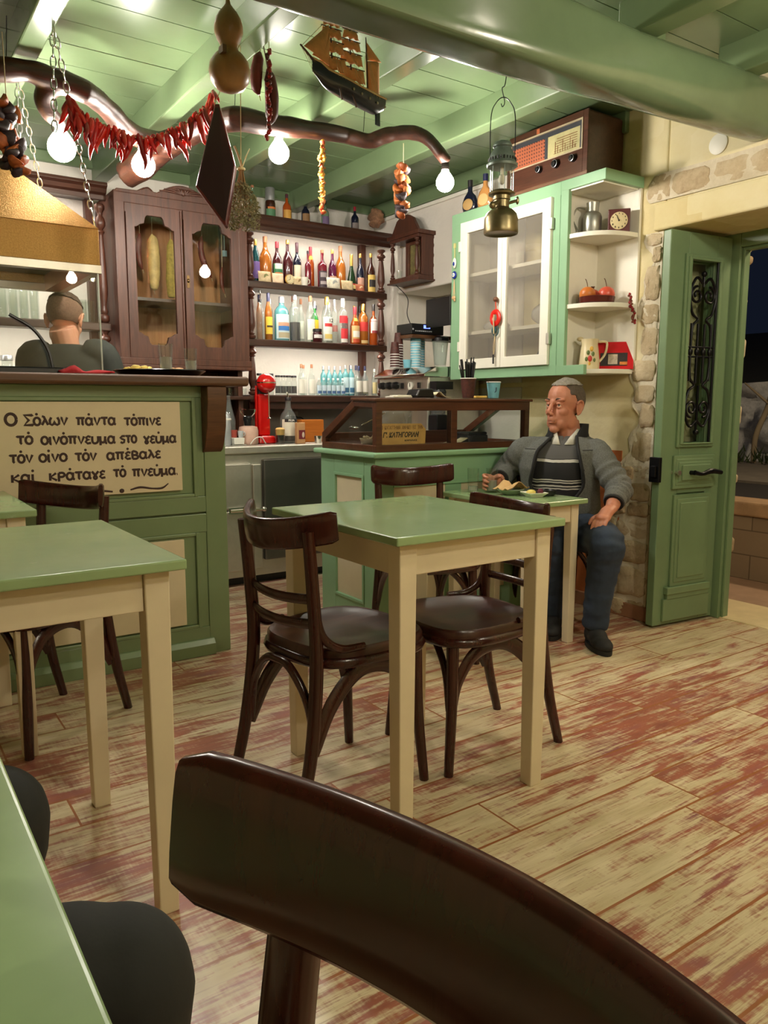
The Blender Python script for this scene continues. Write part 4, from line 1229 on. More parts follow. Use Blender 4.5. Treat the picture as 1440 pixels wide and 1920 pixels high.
for y0, y1, hs in ((3.17, 3.515, 1), (2.82, 3.166, 0)):
    mb = MB(); s = 0.058
    mb.box(FX-0.016, FX+0.006, y0, y0+s*0.55 if hs else y0+s, 1.29, 2.108); mb.box(FX-0.016, FX+0.006, y1-s if hs else y1-s*0.55, y1, 1.29, 2.108)
    mb.box(FX-0.016, FX+0.006, y0, y1, 2.045, 2.108); mb.box(FX-0.016, FX+0.006, y0, y1, 1.29, 1.345)
    d = mb.build('door', WHITE_PAINT, wc, smooth=0, bevel=0.003)
    mb = MB(); mb.box(FX-0.004, FX-0.001, y0+0.02, y1-0.02, 1.335, 2.055)
    mb.build('pane', glassy('cabinet_pane', (0.95, 0.94, 0.91, 1), body=0.17, bodycol=(0.48, 0.45, 0.42, 1)), d, smooth=0)
    if hs == 0:
        mb = MB()
        for z in (1.42, 1.98): mb.box(FX-0.02, FX+0.0, y0-0.012, y0+0.008, z-0.028, z+0.028)
        mb.build('hinge', STEEL, d, smooth=0, bevel=0.002)
    else:
        mb = MB(); mb.ell((FX-0.032, y0+0.02, 1.652), (0.016, 0.014, 0.014), 12, 8); mb.tube([(FX-0.015, y0+0.02, 1.652), (FX-0.03, y0+0.02, 1.652)], 0.007, 8)
        tag(mb.build('knob', plain('brown_knob', S(96, 58, 36), 0.4), d, smooth=60), 'brown wooden knob')
        mb = MB()
        for z in (1.42, 1.98): mb.box(FX-0.02, FX+0.0, y1-0.008, y1+0.012, z-0.028, z+0.028)
        mb.build('hinge', WHITE_PAINT, d, smooth=0, bevel=0.002)
for z in (1.505, 1.83):
    mb = MB(); mb.box(FX+0.03, WX, 2.778, 3.588, z-0.018, z); mb.build('inner_shelf', WHITE_PAINT, wc, smooth=0)

# ---------------------------------------------------------------- extractor hood
GOLD = plain('gold_hammered_metal', S(170, 134, 78), 0.36, 0.9, var=0.2, vscale=160, bump=0.5, bscale=260)
hood = thing('extractor_hood', 'large gold hammered metal extractor hood hanging over the bar', 'hood', (0.3, 3.6, 1.6))
HX, HY0, HY1 = 0.87, 3.3, 3.95
mb = MB()
mb.box(-0.35, HX, HY0, HY0+0.012, 1.645, 1.785); mb.box(HX-0.012, HX, HY0, HY1, 1.645, 1.785); mb.box(-0.35, HX, HY1-0.012, HY1, 1.645, 1.785)
mb.build('side_skirt', GOLD, hood, smooth=0, bevel=0.002)
# sloping canopy: front, end and back faces running up to the duct
px, py0, py1, pz = 0.12, 3.52, 3.75, 2.32
V = [(-0.35, HY0, 1.785), (HX, HY0, 1.785), (HX, HY1, 1.785), (-0.35, HY1, 1.785), (-0.2, py0, pz), (px, py0, pz), (px, py1, pz), (-0.2, py1, pz)]
mb = MB(); mb._add(V, [(0, 1, 5, 4), (1, 2, 6, 5), (2, 3, 7, 6), (4, 5, 6, 7)])
mb.build('canopy', GOLD, hood, smooth=0, solid=0.006)
mb = MB()
mb.box(-0.35, HX+0.004, HY0-0.004, HY0+0.03, 1.612, 1.645); mb.box(HX-0.03, HX+0.004, HY0, HY1, 1.612, 1.645); mb.box(-0.35, HX, HY1-0.03, HY1+0.004, 1.612, 1.645)
mb.build('steel_rim', STEEL, hood, smooth=0, bevel=0.002)
mb = MB(); mb.box(-0.35, HX-0.05, HY0+0.05, HY1-0.05, 1.68, 1.69)
mb.build('filter', plain('dark_filter', S(78, 82, 76), 0.4, 0.5), hood, smooth=0)
mb = MB(); mb.box(HX-0.09, HX-0.03, HY0+0.03, HY1-0.03, 1.612, 1.68); mb.build('gutter', plain('copper_gutter', S(176, 122, 92), 0.35, 0.6), hood, smooth=0)
mb = MB(); mb.ell((0.535, 3.36, 1.672), (0.02, 0.02, 0.012), 14, 8)
tag(mb.build('spot_lamp', lamp('hood_lamp', WARM, 60.0), hood, smooth=60), 'small lit lamp under the hood')
mb = MB(); mb.box(-0.12, 0.06, 3.54, 3.73, 2.32, 2.375); mb.build('duct', GOLD, hood, smooth=0)
# glass screen under the hood front
gp = thing('glass_screen', 'clear glass screen standing on the bar under the hood', 'glass screen', (0.3, 3.3, 1.205))
mb = MB(); mb.box(-0.35, 0.86, 3.30, 3.306, 1.207, 1.612); mb.build('pane', PANE, gp, smooth=0)
mb = MB(); mb.box(0.857, 0.8625, 3.299, 3.307, 1.207, 1.612); mb.build('polished_edge', plain('glass_edge', S(190, 205, 200), 0.2), gp, smooth=0)
mb = MB(); mb.M = Matrix.Translation((0.835, 3.299, 1.585)) @ Matrix.Rotation(PI/2, 4, 'X'); mb.lathe([(0.011, 0), (0.011, 0.006), (0.007, 0.009), (0.001, 0.009)], 12)
mb.build('fixing', CHROME, gp)
# chains holding the hood
def chain(name, p0, p1, label, link=0.042, r=0.0026):
    p0, p1 = Vector(p0), Vector(p1)
    d = p1-p0; n = max(2, int(d.length/(link*0.8))); d.normalize()
    a = d.cross(Vector((0.3, 1, 0.2))).normalized(); b2 = d.cross(a)
    mb = MB()
    for i in range(n):
        c = p0+(p1-p0)*((i+0.5)/n)
        s = a if i % 2 else b2
        pts = []
        for k in range(12):
            t = 2*PI*k/12
            pts.append(c+d*(link*0.5*math.cos(t))+s*(link*0.22*math.sin(t)))
        mb.tube(pts, r, 5, closed=True)
    return tag(mb.build(name, plain('zinc_chain', S(190, 190, 186), 0.25, 0.95), smooth=60), label, 'chain', 'zinc link chains')
chain('hanging_chain', (0.672, 2.99, 2.38), (0.856, 3.315, 1.83), 'steel link chain running down to the front corner of the gold hood')
chain('hanging_chain', (0.652, 3.55, 2.38), (0.823, 3.9, 1.80), 'steel link chain running down behind the sloping hood face')
chain('hanging_chain', (0.668, 2.985, 2.38), (0.655, 2.985, 2.03), 'short steel chain hanging straight in front of the branch fork')
chain('hanging_chain', (0.645, 3.55, 2.38), (0.64, 3.52, 2.0), 'short steel chain hanging straight beside the dried fig string')
mb = MB(); mb.tube(spline([(0.856, 3.315, 1.83), (0.862, 3.312, 1.80), (0.868, 3.312, 1.775), (0.858, 3.312, 1.765), (0.85, 3.314, 1.80)], 5), 0.003, 6)
tag(mb.build('snap_hook', CHROME, smooth=60), 'steel snap hook fastening the chain to the hood corner', 'hook')
# ---------------------------------------------------------------- bottles
def tint(nm, r, g, b, body=0.4, k=0.55):
    c = S(r, g, b)
    tr = tuple(min(1, x**0.6) for x in c[:3])+(1,)
    return glassy(nm, tr, 1.5, 0.0, body, c)
CLEAR = glassy('clear_bottle_glass', (0.88, 0.92, 0.90, 1), 1.5, 0.0, 0.10, (0.72, 0.76, 0.74, 1))
AMBER = tint('amber_spirit', 206, 128, 48, 0.45)
ORANGE = tint('orange_spirit', 196, 92, 30, 0.5)
REDL = tint('red_liqueur', 128, 24, 44, 0.6)
PURPLE = tint('purple_liqueur', 104, 22, 70, 0.6)
BROWN = tint('brown_glass', 62, 28, 16, 0.7)
DKRED = tint('dark_red_glass', 74, 18, 24, 0.7)
NAVY = tint('navy_glass', 22, 26, 48, 0.75)
TEAL = tint('teal_glass', 20, 86, 92, 0.55)
AQUA = tint('aqua_glass', 122, 196, 202, 0.4)
LGREEN = tint('bright_green_glass', 60, 176, 74, 0.45)
DGREEN = tint('dark_green_glass', 34, 62, 34, 0.65)
GREENC = tint('pale_green_glass', 150, 178, 150, 0.3)
DARKL = tint('dark_syrup', 34, 20, 24, 0.85)
GOLDC = plain('gold_cap', S(196, 156, 78), 0.3, 0.7)
REDC = plain('red_cap', S(150, 32, 48), 0.4); NAVYC = plain('navy_cap', S(34, 36, 74), 0.4); CORK = plain('wooden_stopper', S(166, 110, 76), 0.6)
BLACKC = plain('black_cap', S(28, 24, 26), 0.4); SILVC = plain('silver_cap', S(196, 196, 198), 0.3, 0.7); PURC = plain('plum_capsule', S(74, 36, 48), 0.4); WHITEC = plain('white_cap', S(228, 224, 214), 0.4)
def lab(r, g, b): return plain('label_%02x%02x%02x' % (r, g, b), S(r, g, b), 0.6, var=0.06)
SHAPES = {
 'wine': [(0.9, 0), (1, 0.015), (1, 0.55), (0.9, 0.62), (0.5, 0.70), (0.34, 0.75), (0.32, 0.9), (0.36, 0.91), (0.36, 1)],
 'round': [(0.9, 0), (1, 0.02), (1.0, 0.45), (0.97, 0.55), (0.8, 0.64), (0.5, 0.71), (0.34, 0.78), (0.32, 0.92), (0.36, 1)],
 'cone': [(0.94, 0), (1, 0.02), (1, 0.14), (0.9, 0.26), (0.6, 0.46), (0.36, 0.62), (0.28, 0.72), (0.28, 1)],
 'flask': [(0.92, 0), (1, 0.02), (1, 0.58), (0.92, 0.64), (0.5, 0.69), (0.34, 0.72), (0.32, 0.95), (0.34, 1)],
 'slim': [(0.9, 0), (1, 0.015), (1, 0.6), (0.85, 0.68), (0.5, 0.78), (0.38, 0.85), (0.36, 1)],
 'jar': [(0.92, 0), (1, 0.03), (1, 0.66), (0.9, 0.74), (0.86, 0.78), (0.86, 1)],
 'gin': [(0.94, 0), (1, 0.02), (1, 0.60), (0.93, 0.69), (0.68, 0.76), (0.4, 0.80), (0.36, 0.84), (0.36, 1)],
 'dark': [(0.9, 0), (1, 0.02), (1, 0.5), (0.86, 0.58), (0.5, 0.68), (0.33, 0.76), (0.32, 1)],
}
def bottle(label, x, y, z, h, r, shape, glass, cap=BLACKC, capf=0.86, lb=None, l0=0.1, l1=0.42, liquid=None, lev=0.5, group=None, extra=None, name='bottle', cat='bottle'):
    t = thing(name, label, cat, (x, y, z+0.0005), 0, group)
    pr = SHAPES[shape]
    def rad(f):
        for (r0, z0), (r1, z1) in zip(pr[:-1], pr[1:]):
            if z0 <= f <= z1: return (r0+(r1-r0)*(f-z0)/max(1e-6, z1-z0))*r
        return pr[-1][0]*r
    mb = MB(); mb.lathe([(a*r, q*h) for a, q in pr if q <= capf+0.001]+[(rad(capf), capf*h)], 18)
    tag(mb.build('glass_body', glass, t, world=False, smooth=50))
    if liquid:
        mb = MB(); mb.lathe([(a*r*0.93, max(0.012, q*h)) for a, q in pr if q < lev]+[(rad(lev)*0.93, lev*h)], 16)
        mb.build('liquid', liquid, t, world=False, smooth=50)
    mb = MB(); rc = rad(min(0.99, capf+0.02))*1.12
    mb.lathe([(rc, capf*h), (rc, h*0.985), (rc*0.9, h)], 14)
    mb.build('cap', cap, t, world=False, smooth=50)
    if lb:
        mb = MB(); n = 13
        f0 = -PI/2
        rows = [[(rad(q)*1.015*math.cos(f0+(-1.25+2.5*i/n)), rad(q)*1.015*math.sin(f0+(-1.25+2.5*i/n)), q*h) for i in range(n+1)] for q in np.linspace(l0, l1, 5)]
        mb.sheet(rows)
        L = mb.build('paper_label', lb, t, world=False, smooth=60)
        if extra:
            for (e0, e1, em) in extra:
                mb = MB()
                rows = [[(rad(q)*1.03*math.cos(f0+(-0.9+1.8*i/n)), rad(q)*1.03*math.sin(f0+(-0.9+1.8*i/n)), q*h) for i in range(n+1)] for q in (e0, (e0+e1)/2, e1)]
                mb.sheet(rows); mb.build('label_print', em, L, world=False, smooth=60)
    return t
Z0, Z1, Z2, Z3 = 2.2485, 1.8585, 1.5005, 1.1505
G0 = 'old bottles on top of the shelf unit'
bottle('pale green bottle with brown liquor, first on top of the shelf by the herb bunch', 2.185, 4.66, Z0, 0.206, 0.026, 'wine', GREENC, CORK, 0.93, lab(168, 130, 84), 0.08, 0.4, DARKL, 0.5, G0)
bottle('dark bottle with green and orange label and pale foil neck on top shelf', 2.307, 4.66, Z0, 0.209, 0.034, 'round', BROWN, SILVC, 0.62, lab(74, 120, 84), 0.14, 0.36, None, 0, G0, [(0.36, 0.42, lab(200, 110, 50))])
bottle('amber bottle with yellow label under the joist on top shelf', 2.427, 4.66, Z0, 0.188, 0.028, 'wine', ORANGE, PURC, 0.86, lab(196, 146, 62), 0.08, 0.46, None, 0, G0)
bottle('dark squat bottle with brown picture label on top of the shelf', 2.564, 4.66, Z0, 0.164, 0.028, 'round', NAVY, BLACKC, 0.84, lab(132, 98, 62), 0.08, 0.5, None, 0, G0)
bottle('clear bottle with lilac label and dark cap on top shelf', 2.713, 4.66, Z0, 0.186, 0.027, 'wine', GREENC, BLACKC, 0.88, lab(104, 84, 118), 0.06, 0.45, None, 0, G0)
bottle('navy bottle with red cap and grey label at the end of top shelf', 2.948, 4.66, Z0, 0.181, 0.027, 'wine', NAVY, REDC, 0.84, lab(120, 108, 104), 0.08, 0.4, None, 0, G0)
G1 = 'spirits on the upper lit shelf'
bottle('teal bottle with purple label behind the turned post', 2.216, 4.70, Z1, 0.280, 0.026, 'slim', TEAL, GOLDC, 0.86, lab(118, 92, 158), 0.12, 0.5, None, 0, G1)
bottle('amber bottle with wooden stopper, the taller one by the post', 2.290, 4.71, Z1, 0.307, 0.041, 'round', AMBER, CORK, 0.88, None, 0, 0, None, 0, G1)
bottle('dark bottle with bulbous stopper and green picture label', 2.375, 4.71, Z1, 0.284, 0.034, 'round', DKRED, REDC, 0.86, lab(46, 112, 72), 0.2, 0.5, None, 0, G1, [(0.38, 0.5, lab(206, 214, 196)), (0.22, 0.3, lab(206, 112, 60))])
bottle('tall brandy bottle with orange neck and gold cap', 2.453, 4.71, Z1, 0.304, 0.035, 'round', DKRED, GOLDC, 0.91, None, 0, 0, None, 0, G1)
bottle('dark blue wine bottle with plum capsule and cream label', 2.522, 4.71, Z1, 0.295, 0.029, 'wine', NAVY, PURC, 0.78, lab(208, 194, 168), 0.08, 0.5, None, 0, G1)
bottle('small magenta liqueur bottle with black cap', 2.576, 4.66, Z1, 0.240, 0.021, 'flask', REDL, BLACKC, 0.92, None, 0, 0, None, 0, G1)
bottle('orange spirit bottle with dark red cap and yellow collar', 2.636, 4.73, Z1, 0.284, 0.024, 'slim', ORANGE, REDC, 0.82, lab(224, 180, 60), 0.7, 0.78, None, 0, G1)
bottle('plum red flask with a tall dark label and cork top', 2.686, 4.66, Z1, 0.257, 0.032, 'flask', REDL, CORK, 0.92, lab(54, 40, 48), 0.04, 0.46, None, 0, G1, [(0.3, 0.42, lab(150, 140, 140)), (0.12, 0.2, lab(170, 160, 160))])
bottle('slender bottle with long gold capsule behind the plum flask', 2.745, 4.76, Z1, 0.281, 0.02, 'slim', GREENC, GOLDC, 0.78, None, 0, 0, None, 0, G1)
bottle('violet bottle with gold cap and dusty pink label', 2.795, 4.71, Z1, 0.280, 0.029, 'round', PURPLE, GOLDC, 0.9, lab(186, 144, 122), 0.06, 0.36, None, 0, G1)
bottle('amber bottle with wooden stopper, the one beside the violet bottle', 2.866, 4.72, Z1, 0.313, 0.037, 'round', AMBER, CORK, 0.88, None, 0, 0, None, 0, G1)
bottle('green cone shaped bottle with red band label', 2.949, 4.71, Z1, 0.265, 0.040, 'cone', DGREEN, GOLDC, 0.7, lab(168, 44, 36), 0.1, 0.24, None, 0, G1, [(0.1, 0.2, lab(236, 214, 140))])
bottle('dark teal bottle with gold cap and pink-brown label', 3.022, 4.71, Z1, 0.276, 0.029, 'round', NAVY, GOLDC, 0.9, lab(190, 144, 124), 0.08, 0.4, None, 0, G1)
bottle('brown bottle with large yellow label beside the turned post', 3.072, 4.65, Z1, 0.274, 0.032, 'round', BROWN, GOLDC, 0.9, lab(206, 176, 92), 0.04, 0.46, None, 0, G1, [(0.16, 0.34, lab(44, 38, 34))])
# cards, notes, clock and cup standing along the shelf edge
NOTE = plain('old_banknote', S(196, 176, 138), 0.8, var=0.25, vscale=40)
NOTE2 = plain('pale_pink_note', S(214, 188, 158), 0.8, var=0.18, vscale=30)
GREYN = plain('grey_note', S(206, 200, 180), 0.8, var=0.3, vscale=50)
def card(label, x, w, h, m, lean=0.012, y=4.60, z=Z1, name='banknote', cat='banknote', deco=None):
    mb = MB(); mb.sheet([[(x-w/2+w*j/8, y+lean*i/4+0.004*math.sin(j*0.9), z+0.001+h*i/4) for j in range(9)] for i in range(5)])
    o = mb.build(name, m, smooth=60, solid=0.0015)
    tag(o, label, cat, 'old notes along the shelf edge')
    if deco:
        mb = MB(); mb.ell((x+w*0.12, y+lean*0.5-0.001, z+h*0.5), (w*0.2, 0.0025, h*0.32), 14, 8)
        mb.build('printed_motif', deco, o, smooth=60)
    return o
card('greenish gold banknote leaning on the upper bottle shelf', 2.233, 0.09, 0.07, NOTE, deco=lab(120, 120, 74))
card('pale pink note propped next to the small round clock', 2.327, 0.08, 0.065, NOTE2)
card('tan card propped behind the white coffee cup', 2.49, 0.085, 0.062, NOTE, y=4.62, deco=lab(132, 110, 70))
card('grey-white banknote with a wavy top edge', 2.742, 0.105, 0.076, GREYN, deco=lab(150, 152, 146))
card('beige banknote next to the grey-white one', 2.852, 0.095, 0.066, NOTE)
card('small red striped card near the yellow label bottle', 2.955, 0.075, 0.05, lab(170, 96, 66), deco=lab(214, 190, 150))
clk = thing('pocket_clock', 'small round cream clock face standing on the upper bottle shelf', 'clock', (2.405, 4.59, Z1))
mb = MB(); mb.M = Matrix.Translation((2.405, 4.602, Z1+0.034)) @ Matrix.Rotation(PI/2, 4, 'X')
mb.lathe([(0.031, 0), (0.033, 0.006), (0.031, 0.012), (0.028, 0.013)], 28); mb.build('case', GOLDC, clk)
mb = MB(); mb.M = Matrix.Translation((2.405, 4.5885, Z1+0.034)) @ Matrix.Rotation(PI/2, 4, 'X'); mb.lathe([(0.0285, 0), (0.0285, 0.001)], 28)
dial = mb.build('dial', lab(226, 212, 168), clk)
mb = MB(); mb.tube([(2.405, 4.586, Z1+0.034), (2.405, 4.586, Z1+0.056)], 0.0012, 5); mb.tube([(2.405, 4.586, Z1+0.034), (2.391, 4.586, Z1+0.026)], 0.0014, 5)
for k in range(12):
    a = 2*PI*k/12; mb.box(2.405+0.024*math.sin(a)-0.001, 2.405+0.024*math.sin(a)+0.001, 4.5865, 4.588, Z1+0.034+0.024*math.cos(a)-0.001, Z1+0.034+0.024*math.cos(a)+0.001)
mb.build('hands', BKINK, dial, smooth=0)
def cup(label, x, y, z, r, h, m, name='coffee_cup', group=None):
    t = thing(name, label, 'cup', (x, y, z), 0, group)
    mb = MB(); mb.lathe([(r*0.7, 0), (r*0.78, h*0.05), (r, h), (r*0.93, h), (r*0.72, h*0.1), (0.001, h*0.09)], 20); mb.build('bowl', m, t, world=False, smooth=50)
    mb = MB(); mb.tube(spline([(r*0.86, 0, h*0.8), (r*1.45, 0, h*0.75), (r*1.4, 0, h*0.35), (r*0.8, 0, h*0.25)], 5), h*0.06, 6); mb.build('handle', m, t, world=False, smooth=60)
    return t
cup('small white coffee cup on the upper bottle shelf', 2.505, 4.578, Z1+0.0005, 0.025, 0.052, WHITE_PAINT)
G2 = 'spirits on the middle lit shelf'
b = bottle('tall clear bottle with steel pourer next to the turned post', 2.222, 4.66, Z2, 0.26, 0.027, 'slim', CLEAR, BLACKC, 0.93, None, 0, 0, None, 0, G2)
mb = MB(); mb.tube(spline([(0, 0, 0.258), (0.002, 0, 0.29), (0.0, 0, 0.3), (-0.006, -0.004, 0.315)], 4), 0.004, 6); mb.build('pourer', CHROME, b, world=False, smooth=60)
bottle('amber bottle with navy cap partly behind the yellow label one', 2.262, 4.76, Z2, 0.303, 0.021, 'slim', AMBER, NAVYC, 0.84, None, 0, 0, None, 0, G2)
bottle('amber bottle with navy cap and yellow label', 2.285, 4.67, Z2, 0.305, 0.025, 'slim', AMBER, NAVYC, 0.82, lab(228, 196, 66), 0.14, 0.5, DARKL, 0.14, G2, [(0.28, 0.32, lab(70, 54, 30))])
bottle('clear bottle with silver cap behind the big aqua bottle', 2.345, 4.77, Z2, 0.284, 0.025, 'gin', CLEAR, SILVC, 0.88, None, 0, 0, None, 0, G2)
bottle('large aqua blue bottle with a seaside picture label', 2.385, 4.68, Z2, 0.290, 0.049, 'gin', AQUA, SILVC, 0.86, lab(188, 210, 214), 0.06, 0.6, None, 0, G2, [(0.24, 0.34, lab(48, 112, 180)), (0.34, 0.42, lab(200, 150, 122)), (0.08, 0.2, lab(170, 160, 130))])
bottle('clear decanter half full of black syrup', 2.478, 4.67, Z2, 0.307, 0.037, 'gin', CLEAR, SILVC, 0.9, None, 0, 0, DARKL, 0.42, G2)
bottle('thin clear bottle with cork behind the decanter', 2.52, 4.78, Z2, 0.315, 0.019, 'slim', CLEAR, CORK, 0.88, None, 0, 0, None, 0, G2)
bottle('clear cork-topped bottle beside the decanter, set back', 2.556, 4.73, Z2, 0.294, 0.022, 'slim', CLEAR, CORK, 0.88, lab(214, 216, 200), 0.1, 0.5, None, 0, G2)
bottle('clear cork-topped bottle with pale label before the green one', 2.59, 4.66, Z2, 0.308, 0.03, 'slim', CLEAR, CORK, 0.88, lab(218, 220, 204), 0.06, 0.5, None, 0, G2)
bottle('bright green bottle with yellow label and silver cap', 2.645, 4.70, Z2, 0.280, 0.027, 'wine', LGREEN, SILVC, 0.84, lab(220, 180, 40), 0.2, 0.56, None, 0, G2)
bottle('dark jam jar with black lid and white sticker before the green bottle', 2.60, 4.585, Z2, 0.087, 0.032, 'jar', DKRED, BLACKC, 0.78, lab(222, 218, 214), 0.3, 0.55, None, 0, G2, name='jam_jar', cat='jar')
bottle('small clear bottle with navy cap and red label, set back', 2.695, 4.77, Z2, 0.265, 0.019, 'wine', CLEAR, NAVYC, 0.88, lab(196, 96, 84), 0.1, 0.4, None, 0, G2)
b = bottle('clear vodka bottle with a number twelve and red band label', 2.718, 4.66, Z2, 0.312, 0.036, 'slim', CLEAR, GOLDC, 0.83, lab(214, 218, 206), 0.06, 0.56, None, 0, G2, [(0.36, 0.43, lab(190, 44, 44)), (0.1, 0.2, lab(220, 196, 110))])
text_mesh('label_number', '12', 0.034, BKINK, b, (2.712, 4.6215, Z2+0.142), (1, 0, 0), (0, 0, 1), 0.0006, 0.0006)
bottle('clear bottle with silver cap, third from the vodka bottle, set back', 2.79, 4.75, Z2, 0.290, 0.022, 'wine', CLEAR, SILVC, 0.88, lab(206, 208, 204), 0.1, 0.4, None, 0, G2)
bottle('clear bottle with tall silver capsule next to the red circle one', 2.79, 4.68, Z2, 0.303, 0.022, 'gin', CLEAR, SILVC, 0.84, lab(176, 120, 112), 0.28, 0.42, None, 0, G2)
bottle('clear bottle with white cap and two red circle labels', 2.842, 4.655, Z2, 0.310, 0.033, 'gin', CLEAR, WHITEC, 0.82, lab(200, 40, 48), 0.46, 0.62, None, 0, G2, [(0.12, 0.34, lab(206, 46, 54)), (0.04, 0.12, lab(214, 208, 200))])
mb = MB(); mb.box(2.885, 2.914, 4.70, 4.74, Z2+0.0005, Z2+0.19)
tag(mb.build('slim_carton', lab(104, 22, 34), smooth=0, bevel=0.002), 'narrow dark red carton between bottles on the middle shelf', 'carton')
bottle('amber rum bottle with red cap and a figure label', 2.937, 4.65, Z2, 0.260, 0.034, 'dark', ORANGE, REDC, 0.8, lab(206, 170, 112), 0.06, 0.5, None, 0, G2, [(0.62, 0.7, lab(222, 170, 60)), (0.2, 0.36, lab(226, 220, 206)), (0.06, 0.16, lab(190, 76, 40))])
bottle('clear bottle with gold cap behind the rum bottle', 3.0, 4.76, Z2, 0.283, 0.022, 'wine', CLEAR, GOLDC, 0.82, None, 0, 0, None, 0, G2)
bottle('whisky bottle with a slanting red label and gold capsule', 3.012, 4.66, Z2, 0.285, 0.036, 'gin', AMBER, GOLDC, 0.84, lab(186, 42, 38), 0.34, 0.56, None, 0, G2, [(0.05, 0.12, lab(206, 178, 120))])
bottle('dark-capped bottle at the back by the post of the middle shelf', 3.062, 4.78, Z2, 0.292, 0.022, 'wine', BROWN, BLACKC, 0.82, None, 0, 0, None, 0, G2)
bottle('whisky bottle with white label and black cap by the post', 3.08, 4.63, Z2, 0.285, 0.03, 'flask', ORANGE, BLACKC, 0.84, lab(224, 214, 210), 0.3, 0.64, None, 0, G2, [(0.3, 0.36, lab(150, 50, 60))])
# small bottles along the lowest shelf
def minis(xs, y, h, r, shape, glass, cap, capf, label, lfmt, group, liquid=None, lev=0.0, l0=0.1, l1=0.45, extra=None):
    first = None
    for i, x in enumerate(xs):
        yy = y[i % len(y)] if isinstance(y, (list, tuple)) else y
        t = lfmt % ORD[i]
        if first is None: first = bottle(t, x, yy, Z3, h, r, shape, glass, cap, capf, label, l0, l1, liquid, lev, group, extra)
        else: dup(first, (x, yy, Z3+0.0005), 0, t, group)
minis([2.19+0.042*i for i in range(3)], 4.63, 0.138, 0.0175, 'jar', CLEAR, BLACKC, 0.9, lab(206, 206, 198), '%s black-lidded mixer bottle from the turned post, lowest shelf', 'black-lidded mixer bottles', None, 0, 0.15, 0.5)
minis([2.318+0.040*i for i in range(4)], 4.62, 0.128, 0.0185, 'jar', CLEAR, BLACKC, 0.9, None, '%s dark-filled mixer bottle behind the red drink mixer', 'dark-filled mixer bottles', DARKL, 0.46)
minis([2.493, 2.553, 2.572], [4.62, 4.7, 4.62], 0.205, 0.0235, 'round', CLEAR, CORK, 0.88, lab(226, 224, 210), '%s clear spirit bottle with white label from the mixers, lowest shelf', 'clear spirit bottles on the lowest shelf', None, 0, 0.06, 0.52)
minis([2.622+0.0375*i for i in range(6)], 4.61, 0.117, 0.0178, 'gin', CLEAR, WHITEC, 0.88, lab(196, 214, 224), '%s tiny blue-label bottle counted from the white label bottles', 'tiny blue-label bottles', None, 0, 0.08, 0.58, [(0.1, 0.26, lab(70, 104, 150))])
minis([2.72+0.046*i for i in range(4)], 4.72, 0.202, 0.021, 'gin', AQUA, SILVC, 0.88, None, '%s aqua bottle in the back row of the lowest shelf', 'aqua bottles at the back', None, 0)
minis([2.852, 2.898], 4.64, 0.208, 0.0225, 'gin', AQUA, SILVC, 0.88, lab(190, 214, 220), '%s aqua bottle with seaside label in front, lowest shelf', 'aqua bottles in front', None, 0, 0.06, 0.6, [(0.1, 0.26, lab(54, 104, 140))])
minis([2.935, 2.982], 4.71, 0.214, 0.023, 'wine', CLEAR, NAVYC, 0.84, lab(214, 212, 204), '%s navy-capped bottle in the back pair, lowest shelf', 'navy-capped bottles at the back', None, 0)
minis([2.948, 3.0], 4.62, 0.205, 0.0245, 'wine', CLEAR, NAVYC, 0.84, lab(226, 220, 206), '%s navy-capped white label bottle in front, lowest shelf', 'navy-capped bottles in front', None, 0, 0.12, 0.5)
minis([3.04, 3.08], [4.68, 4.62], 0.188, 0.0195, 'slim', CLEAR, WHITEC, 0.88, lab(222, 206, 150), '%s cream label bottle beside the coffee machine', 'cream label bottles', None, 0, 0.08, 0.5)

# ---------------------------------------------------------------- drinking glasses
def tumbler(label, x, y, z, r, h, group, name='drinking_glass', water=0.0, t0=0.004):
    t = thing(name, label, 'glass', (x, y, z+0.0005), 0, group)
    mb = MB(); mb.lathe([(r*0.84, 0), (r*0.86, 0.002), (r, h), (r-0.0022, h), (r*0.84-0.002, 0.008), (0.001, 0.008)], 20); mb.build('glass_wall', TUMBLER, t, world=False, smooth=50)
    if water:
        mb = MB(); mb.lathe([(r*0.82, 0.009), (r*0.84+(r-r*0.84)*water-0.003, h*water)], 18); mb.build('drink', glassy('iced_drink', (0.86, 0.86, 0.82, 1), 1.33, 0, 0.35, (0.72, 0.7, 0.64, 1)), t, world=False, smooth=50)
    return t
def row_of(xs, ys, z, r, h, lfmt, group):
    f = None
    for i, x in enumerate(xs):
        if f is None: f = tumbler(lfmt % ORD[i], x, ys[i % len(ys)], z, r, h, group)
        else: dup(f, (x, ys[i % len(ys)], z+0.0005), 0, lfmt % ORD[i], group)
ZG = 1.5455
row_of([0.70+0.053*i for i in range(4)], [4.63], ZG, 0.024, 0.18, '%s tall glass in front on the shelf behind the barman, from the frame edge', 'tall glasses in front')
row_of([0.72+0.053*i for i in range(4)], [4.71], ZG, 0.024, 0.185, '%s tall glass in the second row on the shelf behind the barman', 'tall glasses in the second row')
row_of([1.075+0.043*i for i in range(3)], [4.64], ZG, 0.0195, 0.127, '%s small tumbler in front by the turned post behind the barman', 'small tumblers by the post')
row_of([1.06+0.043*i for i in range(3)], [4.71], ZG, 0.0195, 0.127, '%s small tumbler in the second row by the turned post', 'small tumblers in the second row')
mb = MB(); mb.lathe([(0.02, 0), (0.021, 0.004), (0.021, 0.05), (0.016, 0.056), (0.014, 0.07), (0.001, 0.072)], 16, 0, (0.935, 4.60, ZG))
tag(mb.build('steel_shaker', CHROME), 'little steel shaker standing beside the tall glasses', 'shaker')
